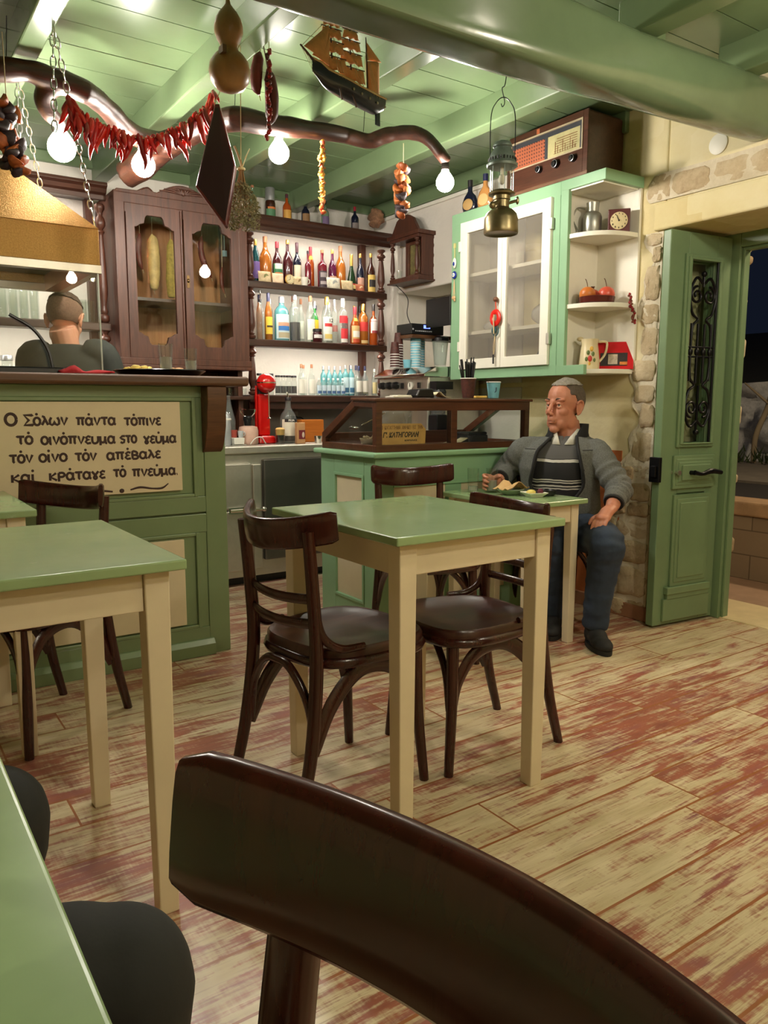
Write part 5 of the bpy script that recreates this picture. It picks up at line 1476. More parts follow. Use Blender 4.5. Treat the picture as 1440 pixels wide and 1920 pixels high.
bottle('clear glass storage jar behind the bar at the frame edge', 0.705, 4.62, Z3, 0.2, 0.032, 'jar', CLEAR, SILVC, 0.86, None, 0, 0, None, 0, None, name='storage_jar', cat='jar')
row_of([1.935, 1.98, 2.025], [4.51, 4.52], 1.1405, 0.0195, 0.047, '%s shot glass under the glazed cabinet from the bar bracket', 'shot glasses under the cabinet')
row_of([1.955, 2.0], [4.57], 1.1405, 0.0195, 0.052, '%s shot glass in the rear pair under the glazed cabinet', 'rear shot glasses under the cabinet')

# ---------------------------------------------------------------- meats in the glazed cabinet
SALAMI = plain('dark_salami', S(104, 44, 30), 0.5, var=0.3, vscale=24, bump=0.4, bscale=40)
CASING = plain('pale_mould_casing', S(196, 164, 104), 0.6, var=0.25, vscale=20, bump=0.5, bscale=30)
HERBY = plain('herb_crusted_casing', S(178, 152, 72), 0.75, var=0.35, vscale=40, bump=0.8, bscale=60)
def hang(label, pts, rr, m, top, name='cured_sausage', seg=12, knot=True, cat='cured meat', group='cured meats in the glazed cabinet'):
    t = thing(name, label, cat, tuple(pts[0]), 0, group)
    sp = spline(pts, 6); R = lerpl(rr, 6)
    R = [r*(1+0.09*mnoise.noise(Vector((i*0.6, r*90, 1)))) for i, r in enumerate(R)]
    mb = MB(); mb.tube(sp, R, seg); mb.build('meat', m, t, smooth=70)
    mb = MB(); mb.tube([pts[0], top], 0.0018, 5)
    if knot: mb.tube([pts[-1], (pts[-1][0]+0.006, pts[-1][1], pts[-1][2]-0.02)], 0.0016, 4)
    mb.build('string', STRING, t, smooth=0)
    return t
yM = 4.63
hang('dark folded sausage hanging nearest the cabinet side', [(1.452, yM, 2.07), (1.447, yM, 2.03), (1.44, yM, 1.96), (1.448, yM, 1.90), (1.462, yM, 1.87)], [0.006, 0.017, 0.018, 0.017, 0.005], SALAMI, (1.452, yM, 2.18))
hang('thick pale netted salami behind the cabinet door', [(1.524, yM, 2.075), (1.53, yM, 2.04), (1.532, yM, 1.95), (1.53, yM, 1.85), (1.526, yM, 1.775), (1.524, yM, 1.755)], [0.006, 0.03, 0.034, 0.033, 0.024, 0.005], CASING, (1.527, yM, 2.18))
hang('yellow herb-crusted salami by the cabinet middle', [(1.635, yM, 2.06), (1.637, yM, 2.02), (1.634, yM, 1.93), (1.63, yM, 1.83), (1.63, yM, 1.735), (1.63, yM, 1.72)], [0.005, 0.026, 0.03, 0.03, 0.025, 0.005], HERBY, (1.636, yM, 2.18))
hang('dark curved sausage in the second cabinet door', [(1.83, yM, 2.10), (1.822, yM, 2.06), (1.825, yM, 1.99), (1.845, yM, 1.93), (1.87, yM, 1.885), (1.885, yM, 1.86)], [0.006, 0.016, 0.018, 0.018, 0.014, 0.004], SALAMI, (1.832, yM, 2.2))
hang('thin reddish sausage near the cabinet edge', [(1.955, yM, 1.93), (1.95, yM, 1.88), (1.952, yM, 1.82), (1.968, yM, 1.77)], [0.004, 0.012, 0.012, 0.004], SALAMI, (1.957, yM, 2.2))
mb = MB(); mb.tube([(1.972, 4.625, 2.03), (1.972, 4.625, 2.2)], 0.0012, 4); mb.box(1.958, 1.985, 4.618, 4.632, 1.995, 2.03)
tag(mb.build('hanging_tag', plain('blue_grey_tag', S(126, 150, 150), 0.5), smooth=0), 'small blue-grey tag hanging inside the glazed cabinet', 'tag')

# ---------------------------------------------------------------- things on the steel counter
ZCT = 0.8445
RED = plain('glossy_red_enamel', S(196, 20, 18), 0.2, var=0.05, Coat_Weight=0.5)
t = thing('drink_mixer', 'glossy red stand mixer with ball head and steel whisk rod', 'mixer', (2.13, 4.42, ZCT))
mb = MB(); mb.taper(2.075, 2.185, 4.40, 4.52, ZCT+0.0, ZCT+0.05, 1.12); mb.box(2.092, 2.172, 4.44, 4.51, ZCT+0.05, ZCT+0.31); mb.build('column', RED, t, smooth=0, bevel=0.012, seg=3)
mb = MB(); mb.box(2.098, 2.166, 4.45, 4.50, ZCT+0.27, ZCT+0.40); mb.build('neck', BLACKP, t, smooth=0, bevel=0.01)
mb = MB(); mb.tube([(2.094, 4.475, ZCT+0.05), (2.094, 4.475, ZCT+0.36)], 0.008, 8); mb.build('side_rod', RED, t)
mb = MB(); mb.ell((2.128, 4.40, ZCT+0.375), (0.061, 0.061, 0.061), 24, 16); mb.build('ball_head', RED, t, smooth=180)
mb = MB(); mb.lathe([(0.0605, -0.004), (0.0625, -0.003), (0.0625, 0.003), (0.0605, 0.004)], 28, 0, (2.128, 4.40, ZCT+0.378), cap=False); mb.build('chrome_band', CHROME, t)
mb = MB(); mb.tube([(2.128, 4.37, ZCT+0.33), (2.128, 4.37, ZCT+0.17)], 0.0035, 8); mb.lathe([(0.001, 0), (0.012, 0.002), (0.012, 0.005), (0.003, 0.014)], 12, 0, (2.128, 4.37, ZCT+0.155)); mb.build('whisk_rod', CHROME, t)
t = thing('gas_burner', 'pink camping gas burner with wire pot supports', 'burner', (2.0, 4.40, ZCT))
mb = MB(); mb.lathe([(0.054, 0), (0.06, 0.01), (0.061, 0.085), (0.055, 0.108), (0.025, 0.115)], 24, 0, (2.0, 4.40, ZCT)); mb.build('canister', plain('pink_enamel', S(216, 178, 158), 0.4), t)
mb = MB(); mb.lathe([(0.022, 0.115), (0.024, 0.14), (0.03, 0.15), (0.03, 0.165), (0.014, 0.175)], 16, 0, (2.0, 4.40, ZCT)); mb.build('burner_head', BLACKP, t)
mb = MB()
for k in range(4):
    a = k*PI/2+0.4
    mb.tube(spline([(2.0+0.012*math.cos(a), 4.40+0.012*math.sin(a), ZCT+0.17), (2.0+0.04*math.cos(a), 4.40+0.04*math.sin(a), ZCT+0.178), (2.0+0.062*math.cos(a), 4.40+0.062*math.sin(a), ZCT+0.212), (2.0+0.018*math.cos(a), 4.40+0.018*math.sin(a), ZCT+0.214)], 4), 0.0028, 6)
mb.build('pot_support', CHROME, t)
t = thing('iced_coffee', 'glass of dark iced coffee with thick pale foam', 'drink', (2.197, 4.36, ZCT))
mb = MB(); mb.lathe([(0.027, 0), (0.032, 0.09), (0.03, 0.09), (0.0255, 0.006), (0.001, 0.006)], 18, 0, (2.197, 4.36, ZCT)); mb.build('glass_wall', TUMBLER, t)
mb = MB(); mb.lathe([(0.0245, 0.007), (0.0275, 0.055)], 18, 0, (2.197, 4.36, ZCT)); mb.build('coffee', DARKL, t)
mb = MB(); mb.lathe([(0.0277, 0.0555), (0.0295, 0.092), (0.02, 0.1), (0.001, 0.102)], 18, 0, (2.197, 4.36, ZCT)); mb.build('foam', plain('coffee_foam', S(206, 164, 92), 0.7), t)
b = bottle('large clear bottle with pourer and white label on the steel counter', 2.297, 4.44, ZCT, 0.29, 0.055, 'round', CLEAR, BLACKC, 0.93, lab(224, 216, 196), 0.16, 0.52, BROWN, 0.2, None, [(0.46, 0.53, lab(34, 28, 26))])
mb = MB(); mb.tube(spline([(0, 0, 0.288), (-0.002, 0, 0.31), (-0.008, -0.004, 0.325)], 4), 0.005, 6); mb.build('pourer', CHROME, b, world=False)
text_mesh('label_lettering', 'PILSA', 0.018, lab(232, 228, 220), b, (2.268, 4.3815, ZCT+0.139), (1, 0, 0), (0, 0, 1), 0.0006, 0.0004)
t = thing('coffee_carton', 'tan coffee carton with a dark red oval picture on the counter', 'carton', (2.315, 4.32, ZCT))
mb = MB(); mb.box(2.288, 2.345, 4.305, 4.335, ZCT, ZCT+0.132); cb = mb.build('box', plain('tan_carton', S(196, 146, 98), 0.6), t, smooth=0, bevel=0.002)
mb = MB(); mb.box(2.300, 2.344, 4.303, 4.3052, ZCT+0.03, ZCT+0.085); mb.build('picture', lab(112, 34, 42), cb, smooth=0)
mb = MB(); mb.ell((2.33, 4.3025, ZCT+0.055), (0.009, 0.0015, 0.018), 12, 8); mb.build('oval_print', lab(214, 190, 168), cb)
mb = MB()
mb.box(2.41, 2.575, 4.47, 4.485, ZCT, ZCT+0.145); mb.box(2.41, 2.575, 4.57, 4.585, ZCT, ZCT+0.145); mb.box(2.41, 2.425, 4.485, 4.57, ZCT, ZCT+0.145); mb.box(2.56, 2.575, 4.485, 4.57, ZCT, ZCT+0.145); mb.box(2.425, 2.56, 4.485, 4.57, ZCT, ZCT+0.012)
tag(mb.build('wooden_box', wood('orange_wood', S(176, 92, 24), S(206, 120, 44), 0.4, 0, 0.8), smooth=0, bevel=0.002), 'orange-brown open wooden box at the back of the steel counter', 'box')
mb = MB(); mb.lathe([(0.021, 0), (0.026, 0.045), (0.0245, 0.045), (0.02, 0.003), (0.001, 0.003)], 20, 0, (2.452, 4.33, ZCT))
tag(mb.build('steel_cup', CHROME), 'little steel measuring cup on the counter by the showcase', 'cup')
t = thing('soda_siphon', 'pale grey siphon bottle at the counter end by the bar', 'bottle', (1.845, 4.38, ZCT))
mb = MB(); mb.lathe([(0.03, 0), (0.032, 0.01), (0.032, 0.16), (0.026, 0.185), (0.012, 0.2), (0.001, 0.203)], 18, 0, (1.845, 4.38, ZCT)); mb.build('body', plain('pale_grey_metal', S(168, 172, 174), 0.35, 0.4), t)
mb = MB(); mb.lathe([(0.0325, 0.15), (0.0335, 0.152), (0.0335, 0.16), (0.0325, 0.162)], 18, 0, (1.845, 4.38, ZCT), cap=False); mb.build('ring', WHITE_PAINT, t)
mb = MB(); mb.lathe([(0.04, 0), (0.042, 0.15), (0.02, 0.235), (0.012, 0.29), (0.014, 0.3)], 20, 0, (1.897, 4.455, ZCT)); tag(mb.build('glass_carafe', CLEAR), 'clear glass carafe standing behind the white bowl', 'carafe')
mb = MB(); mb.box(1.875, 1.955, 4.33, 4.41, ZCT+0.0, ZCT+0.005); mb.prism([(1.876, ZCT+0.006), (1.938, ZCT+0.006), (1.942, ZCT+0.045), (1.872, ZCT+0.045)], 1, 4.325, 4.40)
tag(mb.build('white_tub', WHITE_PAINT, smooth=0, bevel=0.004), 'low white tub on the counter beside the siphon', 'tub')
cup('red and black cup resting in the white tub', 1.892, 4.375, ZCT+0.046, 0.024, 0.045, lab(164, 70, 58), 'espresso_cup')
cup('pale grey cup tilted in the white tub', 1.925, 4.345, ZCT+0.046, 0.018, 0.04, lab(196, 202, 204), 'espresso_cup')
mb = MB(); mb.tube(spline([(1.98, 4.33, ZCT+0.004), (2.01, 4.32, ZCT+0.04), (2.05, 4.32, ZCT+0.045), (2.085, 4.335, ZCT+0.004)], 6), 0.0035, 6)
tag(mb.build('white_cable', WHITE_PAINT), 'thin white cable looping before the pink burner', 'cable')
t = thing('wall_socket', 'white wall socket with a black plug above the steel counter', 'socket', (2.54, YB-0.012, 1.0))
mb = MB(); mb.box(2.50, 2.575, YB-0.022, YB-0.0125, 0.965, 1.04); mb.build('plate', plain('off_white_plastic', S(206, 198, 184), 0.5), t, smooth=0, bevel=0.003)
mb = MB(); mb.box(2.52, 2.555, YB-0.05, YB-0.022, 0.99, 1.01); mb.tube(spline([(2.55, YB-0.045, 1.0), (2.59, YB-0.05, 0.995), (2.62, YB-0.06, 0.95), (2.64, YB-0.07, 0.90)], 5), 0.005, 6); mb.build('plug', BLACKP, t)

# ---------------------------------------------------------------- on the bar
ZB = 1.2055
mb = MB(); rows = []
for i in range(15):
    rows.append([(0.675+0.205*i/14, 3.20+0.07*j/4, ZB+0.006+0.012*math.sin(j/4*PI)*(0.6+0.4*math.sin(i*0.8))+(0.022*math.exp(-((i-4)/1.6)**2) if 0 < j < 4 else 0)+0.006*math.exp(-((i-13)/2)**2)) for j in range(5)])
mb.sheet(rows)
tag(mb.build('red_cloth', plain('red_cotton', S(176, 32, 40), 0.85, bump=0.3, bscale=200), smooth=70, solid=0.006), 'folded red cloth lying on the bar before the barman', 'cloth')
t = thing('serving_tray', 'round black serving tray on the bar', 'tray', (1.09, 3.28, ZB))
mb = MB(); mb.lathe([(0.12, 0), (0.165, 0.008), (0.188, 0.022), (0.192, 0.024), (0.188, 0.027), (0.16, 0.014), (0.001, 0.007)], 40, 0, (1.09, 3.28, ZB)); mb.build('tray_disc', plain('black_lacquer', S(20, 18, 18), 0.2), t, smooth=60)
tumbler('taller glass of iced drink on the round black tray', 1.105, 3.24, ZB+0.014, 0.03, 0.122, 'glasses on the tray', 'iced_glass', 0.55)
tumbler('second glass of iced drink on the tray, toward the bar end', 1.215, 3.245, ZB+0.016, 0.028, 0.105, 'glasses on the tray', 'iced_glass', 0.5)
def meze(label, x, y, z, r, plate_m, name='meze_plate'):
    t = thing(name, label, 'plate', (x, y, z))
    mb = MB(); mb.lathe([(r*0.55, 0), (r*0.6, 0.002), (r, 0.014), (r*0.98, 0.017), (r*0.58, 0.006), (0.001, 0.005)], 28, 0, (x, y, z)); mb.build('dish', plate_m, t, smooth=50)
    return t
t = meze('white meze plate with yellow snacks on the tray', 1.0, 3.27, ZB+0.012, 0.075, WHITE_PAINT)
mb = MB(); rnd = random.Random(3)
for k in range(26): mb.ell((1.0+rnd.uniform(-0.045, 0.045), 3.27+rnd.uniform(-0.03, 0.03), ZB+0.028+rnd.uniform(0, 0.012)), (rnd.uniform(0.01, 0.018), 0.011, 0.007), 8, 5)
tag(mb.build('snacks', plain('yellow_snack', S(222, 196, 108), 0.7, var=0.2), t, smooth=60), kind='stuff')
mb = MB(); rnd = random.Random(9)
for k in range(9): mb.ell((1.165+rnd.uniform(-0.022, 0.022), 3.29+rnd.uniform(-0.02, 0.02), ZB+0.024+rnd.uniform(0, 0.012)), (0.014, 0.011, 0.009), 8, 5)
o = mb.build('bread_rusk', plain('brown_rusk', S(176, 134, 92), 0.8, var=0.2), smooth=60); tag(o, 'small heap of brown rusks between the glasses on the tray', 'bread')
mb = MB(); mb.box(0.30, 0.70, 3.24, 3.29, ZB, ZB+0.028)
tag(mb.build('black_tray', BLACKP, smooth=0, bevel=0.006), 'flat black tray at the frame edge of the bar', 'tray')
mb = MB(); mb.tube(spline([(0.665, 3.275, ZB+0.0), (0.65, 3.28, 1.30), (0.60, 3.285, 1.38), (0.52, 3.29, 1.43)], 8), 0.0065, 8)
tag(mb.build('black_cable', BLACKP), 'black cable arching up from the bar at the frame edge', 'cable')
mb = MB(); mb.box(0.70, 0.86, 3.31, 3.33, ZB, ZB+0.012)
tag(mb.build('metal_strip', STEEL, smooth=0), 'thin metal strip holding the glass screen on the bar', 'strip')

# ---------------------------------------------------------------- coffee corner behind the showcase
cc = thing('side_counter', 'plain counter under the coffee machine behind the showcase', 'counter', (3.0, 3.85, 0))
mb = MB(); mb.box(2.74, XR-0.005, 3.51, 4.195, 0.0, 0.86); mb.build('body', STEEL, cc, smooth=0)
# the machine backs onto the side wall and faces the barman
em = thing('espresso_machine', 'wide chrome espresso machine with black knobs and a round gauge', 'coffee machine', (3.0, 3.88, 0.86))
MX = 2.80
mb = MB(); mb.box(MX, 3.2, 3.63, 4.14, 0.8625, 1.255); mb.build('housing', STEEL, em, smooth=0, bevel=0.01)
mb = MB(); mb.prism([(MX-0.035, 1.25), (MX-0.035, 1.268), (MX+0.05, 1.31), (3.2, 1.318), (3.2, 1.25)], 1, 3.622, 4.15); mb.build('cup_rail', CHROME, em, smooth=0, bevel=0.004)
def on_front(y, z): return Matrix.Translation((MX, y, z)) @ Matrix.Rotation(-PI/2, 4, 'Y')
for y in (4.085, 4.012, 3.942):
    mb = MB(); mb.M = on_front(y, 1.205); mb.lathe([(0.021, 0), (0.024, 0.01), (0.018, 0.038), (0.001, 0.04)], 14); mb.build('knob', BLACKP, em)
mb = MB(); mb.M = on_front(3.80, 1.20); mb.lathe([(0.024, 0), (0.024, 0.008), (0.001, 0.0085)], 20); g = mb.build('gauge', WHITE_PAINT, em)
mb = MB(); mb.box(MX-0.0105, MX-0.0085, 3.798, 3.802, 1.195, 1.218); mb.build('needle', BKINK, g, smooth=0)
for y in (3.885, 3.715):
    mb = MB(); mb.box(MX-0.010, MX, y-0.012, y+0.012, 1.185, 1.22); mb.build('rocker_switch', BLACKP, em, smooth=0, bevel=0.003)
t = thing('coffee_grinder', 'black coffee grinder with a clear lidded drum beside the machine', 'grinder', (2.83, 3.572, 0.861))
mb = MB(); mb.box(2.79, 2.87, 3.53, 3.612, 0.862, 1.03); mb.build('stand', BLACKP, t, smooth=0, bevel=0.006)
mb = MB(); mb.lathe([(0.043, 0), (0.046, 0.12)], 20, 0, (2.83, 3.572, 1.031)); mb.build('drum', glassy('smoky_drum', (0.55, 0.55, 0.55, 1), body=0.3, bodycol=(0.25, 0.25, 0.25, 1)), t)
mb = MB(); mb.lathe([(0.046, 0.121), (0.048, 0.13), (0.04, 0.145)], 20, 0, (2.83, 3.572, 1.031)); mb.box(2.79, 2.915, 3.54, 3.60, 1.177, 1.222); mb.build('lid', BLACKP, t)
# paper cups on the machine
def pcup_mesh(mb, x, y, z, r=0.031, h=0.075, flip=True):
    if flip: mb.lathe([(r, 0), (r*1.04, 0.003), (r*0.98, 0.006), (r*0.74, h), (0.001, h)], 18, 0, (x, y, z))
BLUEP = plain('light_blue_paper', S(124, 190, 208), 0.6, var=0.1, vscale=30); BRNP = plain('coffee_bean_paper', S(74, 34, 26), 0.6, var=0.5, vscale=50); CUPW = plain('cup_white_rim', S(230, 226, 220), 0.6)
def cup_stack(label, x, y, z, n, m, r, group, step=0.016):
    for i in range(n):
        lb = label % (ORD[i] if n > 1 else '')
        if i == 0:
            t = thing('paper_cup', lb, 'paper cup', (x, y, z), 0, group)
            mb = MB(); mb.lathe([(r*0.99, 0.004), (r*0.74, r*2.5), (0.001, r*2.5)], 18); mb.build('wall', m, t, world=False)
            mb = MB(); mb.lathe([(r*0.94, 0), (r*1.04, 0.0), (r*1.04, 0.004), (r*0.97, 0.005)], 18, cap=False); mb.build('rim', CUPW, t, world=False)
        else: dup(t, (x, y, z+i*step), 0, lb, group)
cup_stack('%s cup up in the short coffee-bean cup stack on the machine', 2.842, 4.03, 1.3185, 6, BRNP, 0.031, 'short coffee-bean cup stack')
cup_stack('%s cup up in the tall coffee-bean cup stack on the machine', 2.905, 4.08, 1.3185, 10, BRNP, 0.031, 'tall coffee-bean cup stack')
cup_stack('%s cup up in the nearer light blue cup stack', 2.975, 3.99, 1.3185, 11, BLUEP, 0.034, 'nearer light blue cup stack')
cup_stack('%s cup up in the farther light blue cup stack', 3.06, 4.06, 1.3185, 13, BLUEP, 0.034, 'farther light blue cup stack')
t = thing('paper_cup', 'single small light blue cup on the machine edge', 'paper cup', (2.845, 3.90, 1.312))
mb = MB(); mb.lathe([(0.021, 0), (0.028, 0.05), (0.026, 0.05), (0.02, 0.003), (0.001, 0.003)], 18); mb.build('wall', BLUEP, t, world=False)
t = thing('glass_jug', 'clear ribbed blender jug with black lid beside the cups', 'jug', (3.13, 3.93, 1.31))
mb = MB(); mb.lathe([(0.036, 0), (0.038, 0.02), (0.052, 0.17), (0.05, 0.17), (0.035, 0.022), (0.001, 0.02)], 20, 0, (3.13, 3.935, 1.3185)); mb.build('glass_wall', CLEAR, t)
mb = MB(); mb.lathe([(0.054, 0.17), (0.054, 0.19), (0.03, 0.2)], 20, 0, (3.13, 3.935, 1.3185)); mb.build('lid', BLACKP, t)
# music receiver on its shelf in the niche
mb = MB(); mb.box(2.90, XR+0.2, 3.93, 4.12, 1.50, 1.522)
tag(mb.build('wall_shelf', BARWOOD, smooth=0, bevel=0.003), 'brown wooden board shelf under the black receiver', 'shelf')
t = thing('stereo_receiver', 'slim black stereo receiver with a glowing blue display', 'receiver', (3.05, 4.02, 1.523))
mb = MB(); mb.box(2.905, 3.16, 3.94, 4.1, 1.526, 1.59); mb.build('casing', BLACKP, t, smooth=0, bevel=0.003)
mb = MB(); mb.box(3.0, 3.05, 3.938, 3.9402, 1.562, 1.582); mb.build('display', lamp('blue_display', (0.1, 0.15, 1.0), 3.0), t, smooth=0)
mb = MB()
for i in range(9): mb.box(2.935+i*0.015, 2.943+i*0.015, 3.938, 3.9402, 1.542, 1.548)
mb.box(2.912, 2.922, 3.938, 3.9402, 1.55, 1.56); mb.build('buttons', lab(180, 180, 184), t, smooth=0)
mb = MB(); mb.tube(spline([(3.12, 4.42, 1.90), (3.15, 4.32, 1.80), (3.06, 4.2, 1.68), (2.98, 4.05, 1.592)], 8), 0.0028, 6)
tag(mb.build('black_lead', BLACKP), 'thin black lead from the wall clock down to the receiver', 'cable')
struct_w = MB(); struct_w.box(XR+0.26, XR+0.33, 3.72, 3.80, 1.33, 1.86); struct_w.box(XR+0.26, XR+0.33, 4.2, 4.28, 1.33, 1.86); struct_w.box(XR+0.26, XR+0.33, 3.72, 4.28, 1.80, 1.86); struct_w.box(XR+0.26, XR+0.33, 3.8, 4.2, 1.55, 1.59)
struct(struct_w.build('window_1', GREEN_CAB, smooth=0, bevel=0.004), 'green window frame deep in the wall niche')
mb = MB(); mb.box(XR+0.29, XR+0.3, 3.8, 4.2, 1.33, 1.8)
struct(mb.build('window_2', plain('pale_curtain', S(206, 196, 150), 0.8), smooth=0), 'pale blind behind the niche window')
mb = MB(); mb.box(2.985, 3.0, 3.66, 3.90, 1.56, 1.73)
o = mb.build('tablet_screen', BLACKP, smooth=0, bevel=0.004); tag(o, 'black tablet screen beside the wall cabinet edge', 'screen')

# things on the display case top
ZT = 1.1225
t = thing('straw_cup', 'coffee-bean paper cup full of black straws on the display case', 'cup', (2.62, 3.06, ZT))
mb = MB(); mb.lathe([(0.029, 0), (0.041, 0.098), (0.039, 0.098), (0.028, 0.004), (0.001, 0.004)], 20); mb.build('wall', BRNP, t, world=False)
mb = MB(); mb.lathe([(0.041, 0.096), (0.043, 0.098), (0.041, 0.101)], 20, cap=False); mb.build('rim', CUPW, t, world=False)
mb = MB(); mb.lathe([(0.0335, 0.02), (0.041*0.97, 0.09)], 20, cap=False)
rnd = random.Random(12); r0 = None
for k in range(22):
    a = rnd.uniform(0, 2*PI); q = rnd.uniform(0, 1)**0.5
    mb = MB(); mb.tube([(0.018*q*math.cos(a), 0.018*q*math.sin(a), 0.008), (0.05*q*math.cos(a), 0.05*q*math.sin(a), 0.185+rnd.uniform(-0.02, 0.025))], 0.0035, 6)
    mb.build('straw', BLACKP, t, world=False)
t = thing('takeaway_cup', 'light blue paper cup alone on the display case top', 'cup', (2.795, 3.06, ZT))
mb = MB(); mb.lathe([(0.027, 0), (0.037, 0.082), (0.035, 0.082), (0.026, 0.004), (0.001, 0.004)], 20); mb.build('wall', BLUEP, t, world=False)
mb = MB(); mb.lathe([(0.037, 0.080), (0.039, 0.082), (0.037, 0.085)], 20, cap=False); mb.build('rim', CUPW, t, world=False)
mb = MB(); mb.tube([(-0.012, -0.0345, 0.055), (-0.012, -0.032, 0.035), (-0.018, -0.029, 0.03)], 0.0022, 5); mb.build('printed_mark', NAVYC, t, world=False)
mb = MB(); mb.prism([(2.26, ZT), (2.26, ZT+0.012), (2.275, ZT+0.04), (2.36, ZT+0.045), (2.372, ZT)], 1, 3.02, 3.11)
tag(mb.build('card_terminal', BLACKP, smooth=0, bevel=0.006), 'black card terminal lying on the display case', 'terminal')
mb = MB(); mb.sheet([[(2.385+0.10*i/6, 3.03+0.07*j/3, ZT+0.002+0.028*math.exp(-((i-1.5)/1.5)**2)) for j in range(4)] for i in range(7)])
tag(mb.build('receipt_paper', PAPER, smooth=60, solid=0.0015), 'crumpled cream receipt beside the card terminal', 'paper')
mb = MB(); mb.box(2.13, 2.24, 3.03, 3.10, ZT, ZT+0.006); mb.box(2.17, 2.25, 3.05, 3.12, ZT+0.006, ZT+0.012)
tag(mb.build('paper_slips', WHITE_PAINT, smooth=0), 'flat white paper slips on the display case end', 'paper')
mb = MB(); mb.box(2.70, 2.78, 3.09, 3.15, ZT, ZT+0.012)
tag(mb.build('yellow_pad', lab(232, 190, 96), smooth=0, bevel=0.003), 'small yellow pad behind the lone blue cup', 'pad')
# ---------------------------------------------------------------- hanging garlands and ornaments
def wire(name, a, b, m, r=0.0015, label=None, cat=None, parent=None):
    mb = MB(); mb.tube([a, b], r, 5)
    o = mb.build(name, m, parent, smooth=0)
    if label: tag(o, label, cat)
    return o
# chilli garland
CH = [plain('dried_chilli_red_%d' % i, S(*c), 0.3, var=0.25, vscale=30, bump=0.3, bscale=80) for i, c in enumerate(((176, 22, 20), (132, 14, 20), (196, 34, 24)))]
gl = thing('chilli_garland', 'long red garland of dried chillies strung along the branch', 'garland', (1.03, 3.06, 2.11))
cord = spline([(0.672, 2.835, 2.105), (0.69, 2.825, 2.06), (0.722, 2.82, 2.045), (0.812, 2.82, 2.021), (0.921, 2.82, 2.012), (1.056, 2.82, 2.08), (1.150, 2.83, 2.165), (1.185, 2.84, 2.235)], 10)
cord = [away(p, 1.085) for p in cord]
mb = MB(); mb.tube(cord, 0.002, 5); mb.build('cord', STRING, gl, smooth=0)
variants = []
rnd = random.Random(21)
for k in range(6):
    L = 0.058+0.008*k; bend = 0.008+0.004*(k % 3)
    mb = MB(); mb.tube(spline([(0, 0, 0.004), (0.001, 0, -0.006), (bend*0.6, 0, -L*0.45), (bend, 0, -L*0.75), (bend*0.5, 0, -L)], 4), lerpl([0.002, 0.008, 0.0092, 0.0066, 0.001], 4), 7)
    o = mb.build('chilli', CH[k % 3], gl, world=False, smooth=60)
    variants.append(o)
Minv = WM[gl].inverted()
nC = 98
for i in range(nC):
    q = 0.02+0.97*i/nC
    p = cord[min(len(cord)-2, int(q*(len(cord)-1)))].lerp(cord[min(len(cord)-1, int(q*(len(cord)-1))+1)], (q*(len(cord)-1)) % 1)
    o = variants[i] if i < 6 else variants[i % 6].copy()
    if i >= 6: COL.objects.link(o); o.parent = gl
    o.location = Minv @ (p+Vector((rnd.uniform(-0.006, 0.006), rnd.uniform(-0.012, 0.012), rnd.uniform(-0.003, 0.012))))
    o.rotation_euler = (rnd.uniform(-0.5, 0.5), rnd.uniform(-0.5, 0.5), rnd.uniform(0, 6.28))
    s = rnd.uniform(0.75, 1.25); o.scale = (s*1.1, s*1.1, s*1.12)
# strung slices
def garland(label, name, p0, p1, n, cols, r, cat='garland', kind='slice', flat=0.35, sway=0.012, seed=1, hook=0.0):
    t = thing(name, label, cat, tuple(p0))
    p0, p1 = Vector(p0), Vector(p1)
    mb = MB(); mb.tube([p0+Vector((0, 0, hook)), p0, p1], 0.0016, 5); mb.build('string', STRING, t, smooth=0)
    rnd = random.Random(seed)
    base = []
    for c, m in enumerate(cols):
        mb = MB(); rows = []
        for i in range(7):
            rr = r*(1-0.02*i) if i < 5 else r*0.6
        mb.ell((0, 0, 0), (r, r*0.82, r*flat), 10, 6)
        for k in range(len(mb.v)):
            v = Vector(mb.v[k]); nz = mnoise.noise(v*60+Vector((c*3.1, 0, 0)))
            mb.v[k] = tuple(v*(1+0.25*nz)+Vector((0, 0, (v.x*v.x)/r*0.6)))
        base.append(mb.build(kind, m, t, world=False, smooth=60))
    inv = WM[t].inverted()
    for i in range(n):
        o = base[i] if i < len(base) else base[rnd.randrange(len(base))].copy()
        if i >= len(base): COL.objects.link(o); o.parent = t
        p = p0.lerp(p1, (i+0.5)/n)+Vector((rnd.uniform(-sway, sway), rnd.uniform(-sway, sway), 0))
        o.location = inv @ p
        o.rotation_euler = (rnd.uniform(-1, 1), rnd.uniform(-1, 1), rnd.uniform(0, 6.28))
    return t
OR1 = plain('dried_orange_slice', S(186, 106, 50), 0.6, var=0.35, vscale=40, bump=0.4, bscale=90); OR2 = plain('dried_apricot', S(160, 82, 38), 0.55, var=0.3, vscale=40, bump=0.4, bscale=90)
YE1 = plain('dried_yellow_chip', S(222, 168, 72), 0.6, var=0.25, vscale=60); DK1 = plain('dried_dark_fig', S(50, 36, 42), 0.6, var=0.3, vscale=40, bump=0.4, bscale=90); RD1 = plain('dried_red_chip', S(182, 66, 36), 0.6, var=0.3, vscale=40)
garland('thin yellow-orange string of dried chips hanging from the branch', 'chip_string', tuple(away((1.657, 2.868, 2.15), 1.118)), tuple(away((1.659, 2.868, 1.865), 1.118)), 70, [YE1, OR1, RD1, YE1], 0.0125, kind='chip', flat=0.4, sway=0.008, seed=2)
garland('string of dried orange and purple fruit slices near the branch tip', 'fruit_string', tuple(away((2.066, 2.868, 2.12), 1.066)), tuple(away((2.05, 2.868, 1.905), 1.066)), 26, [OR1, OR2, DK1, OR1], 0.03, flat=0.45, sway=0.02, seed=3, hook=0.1)
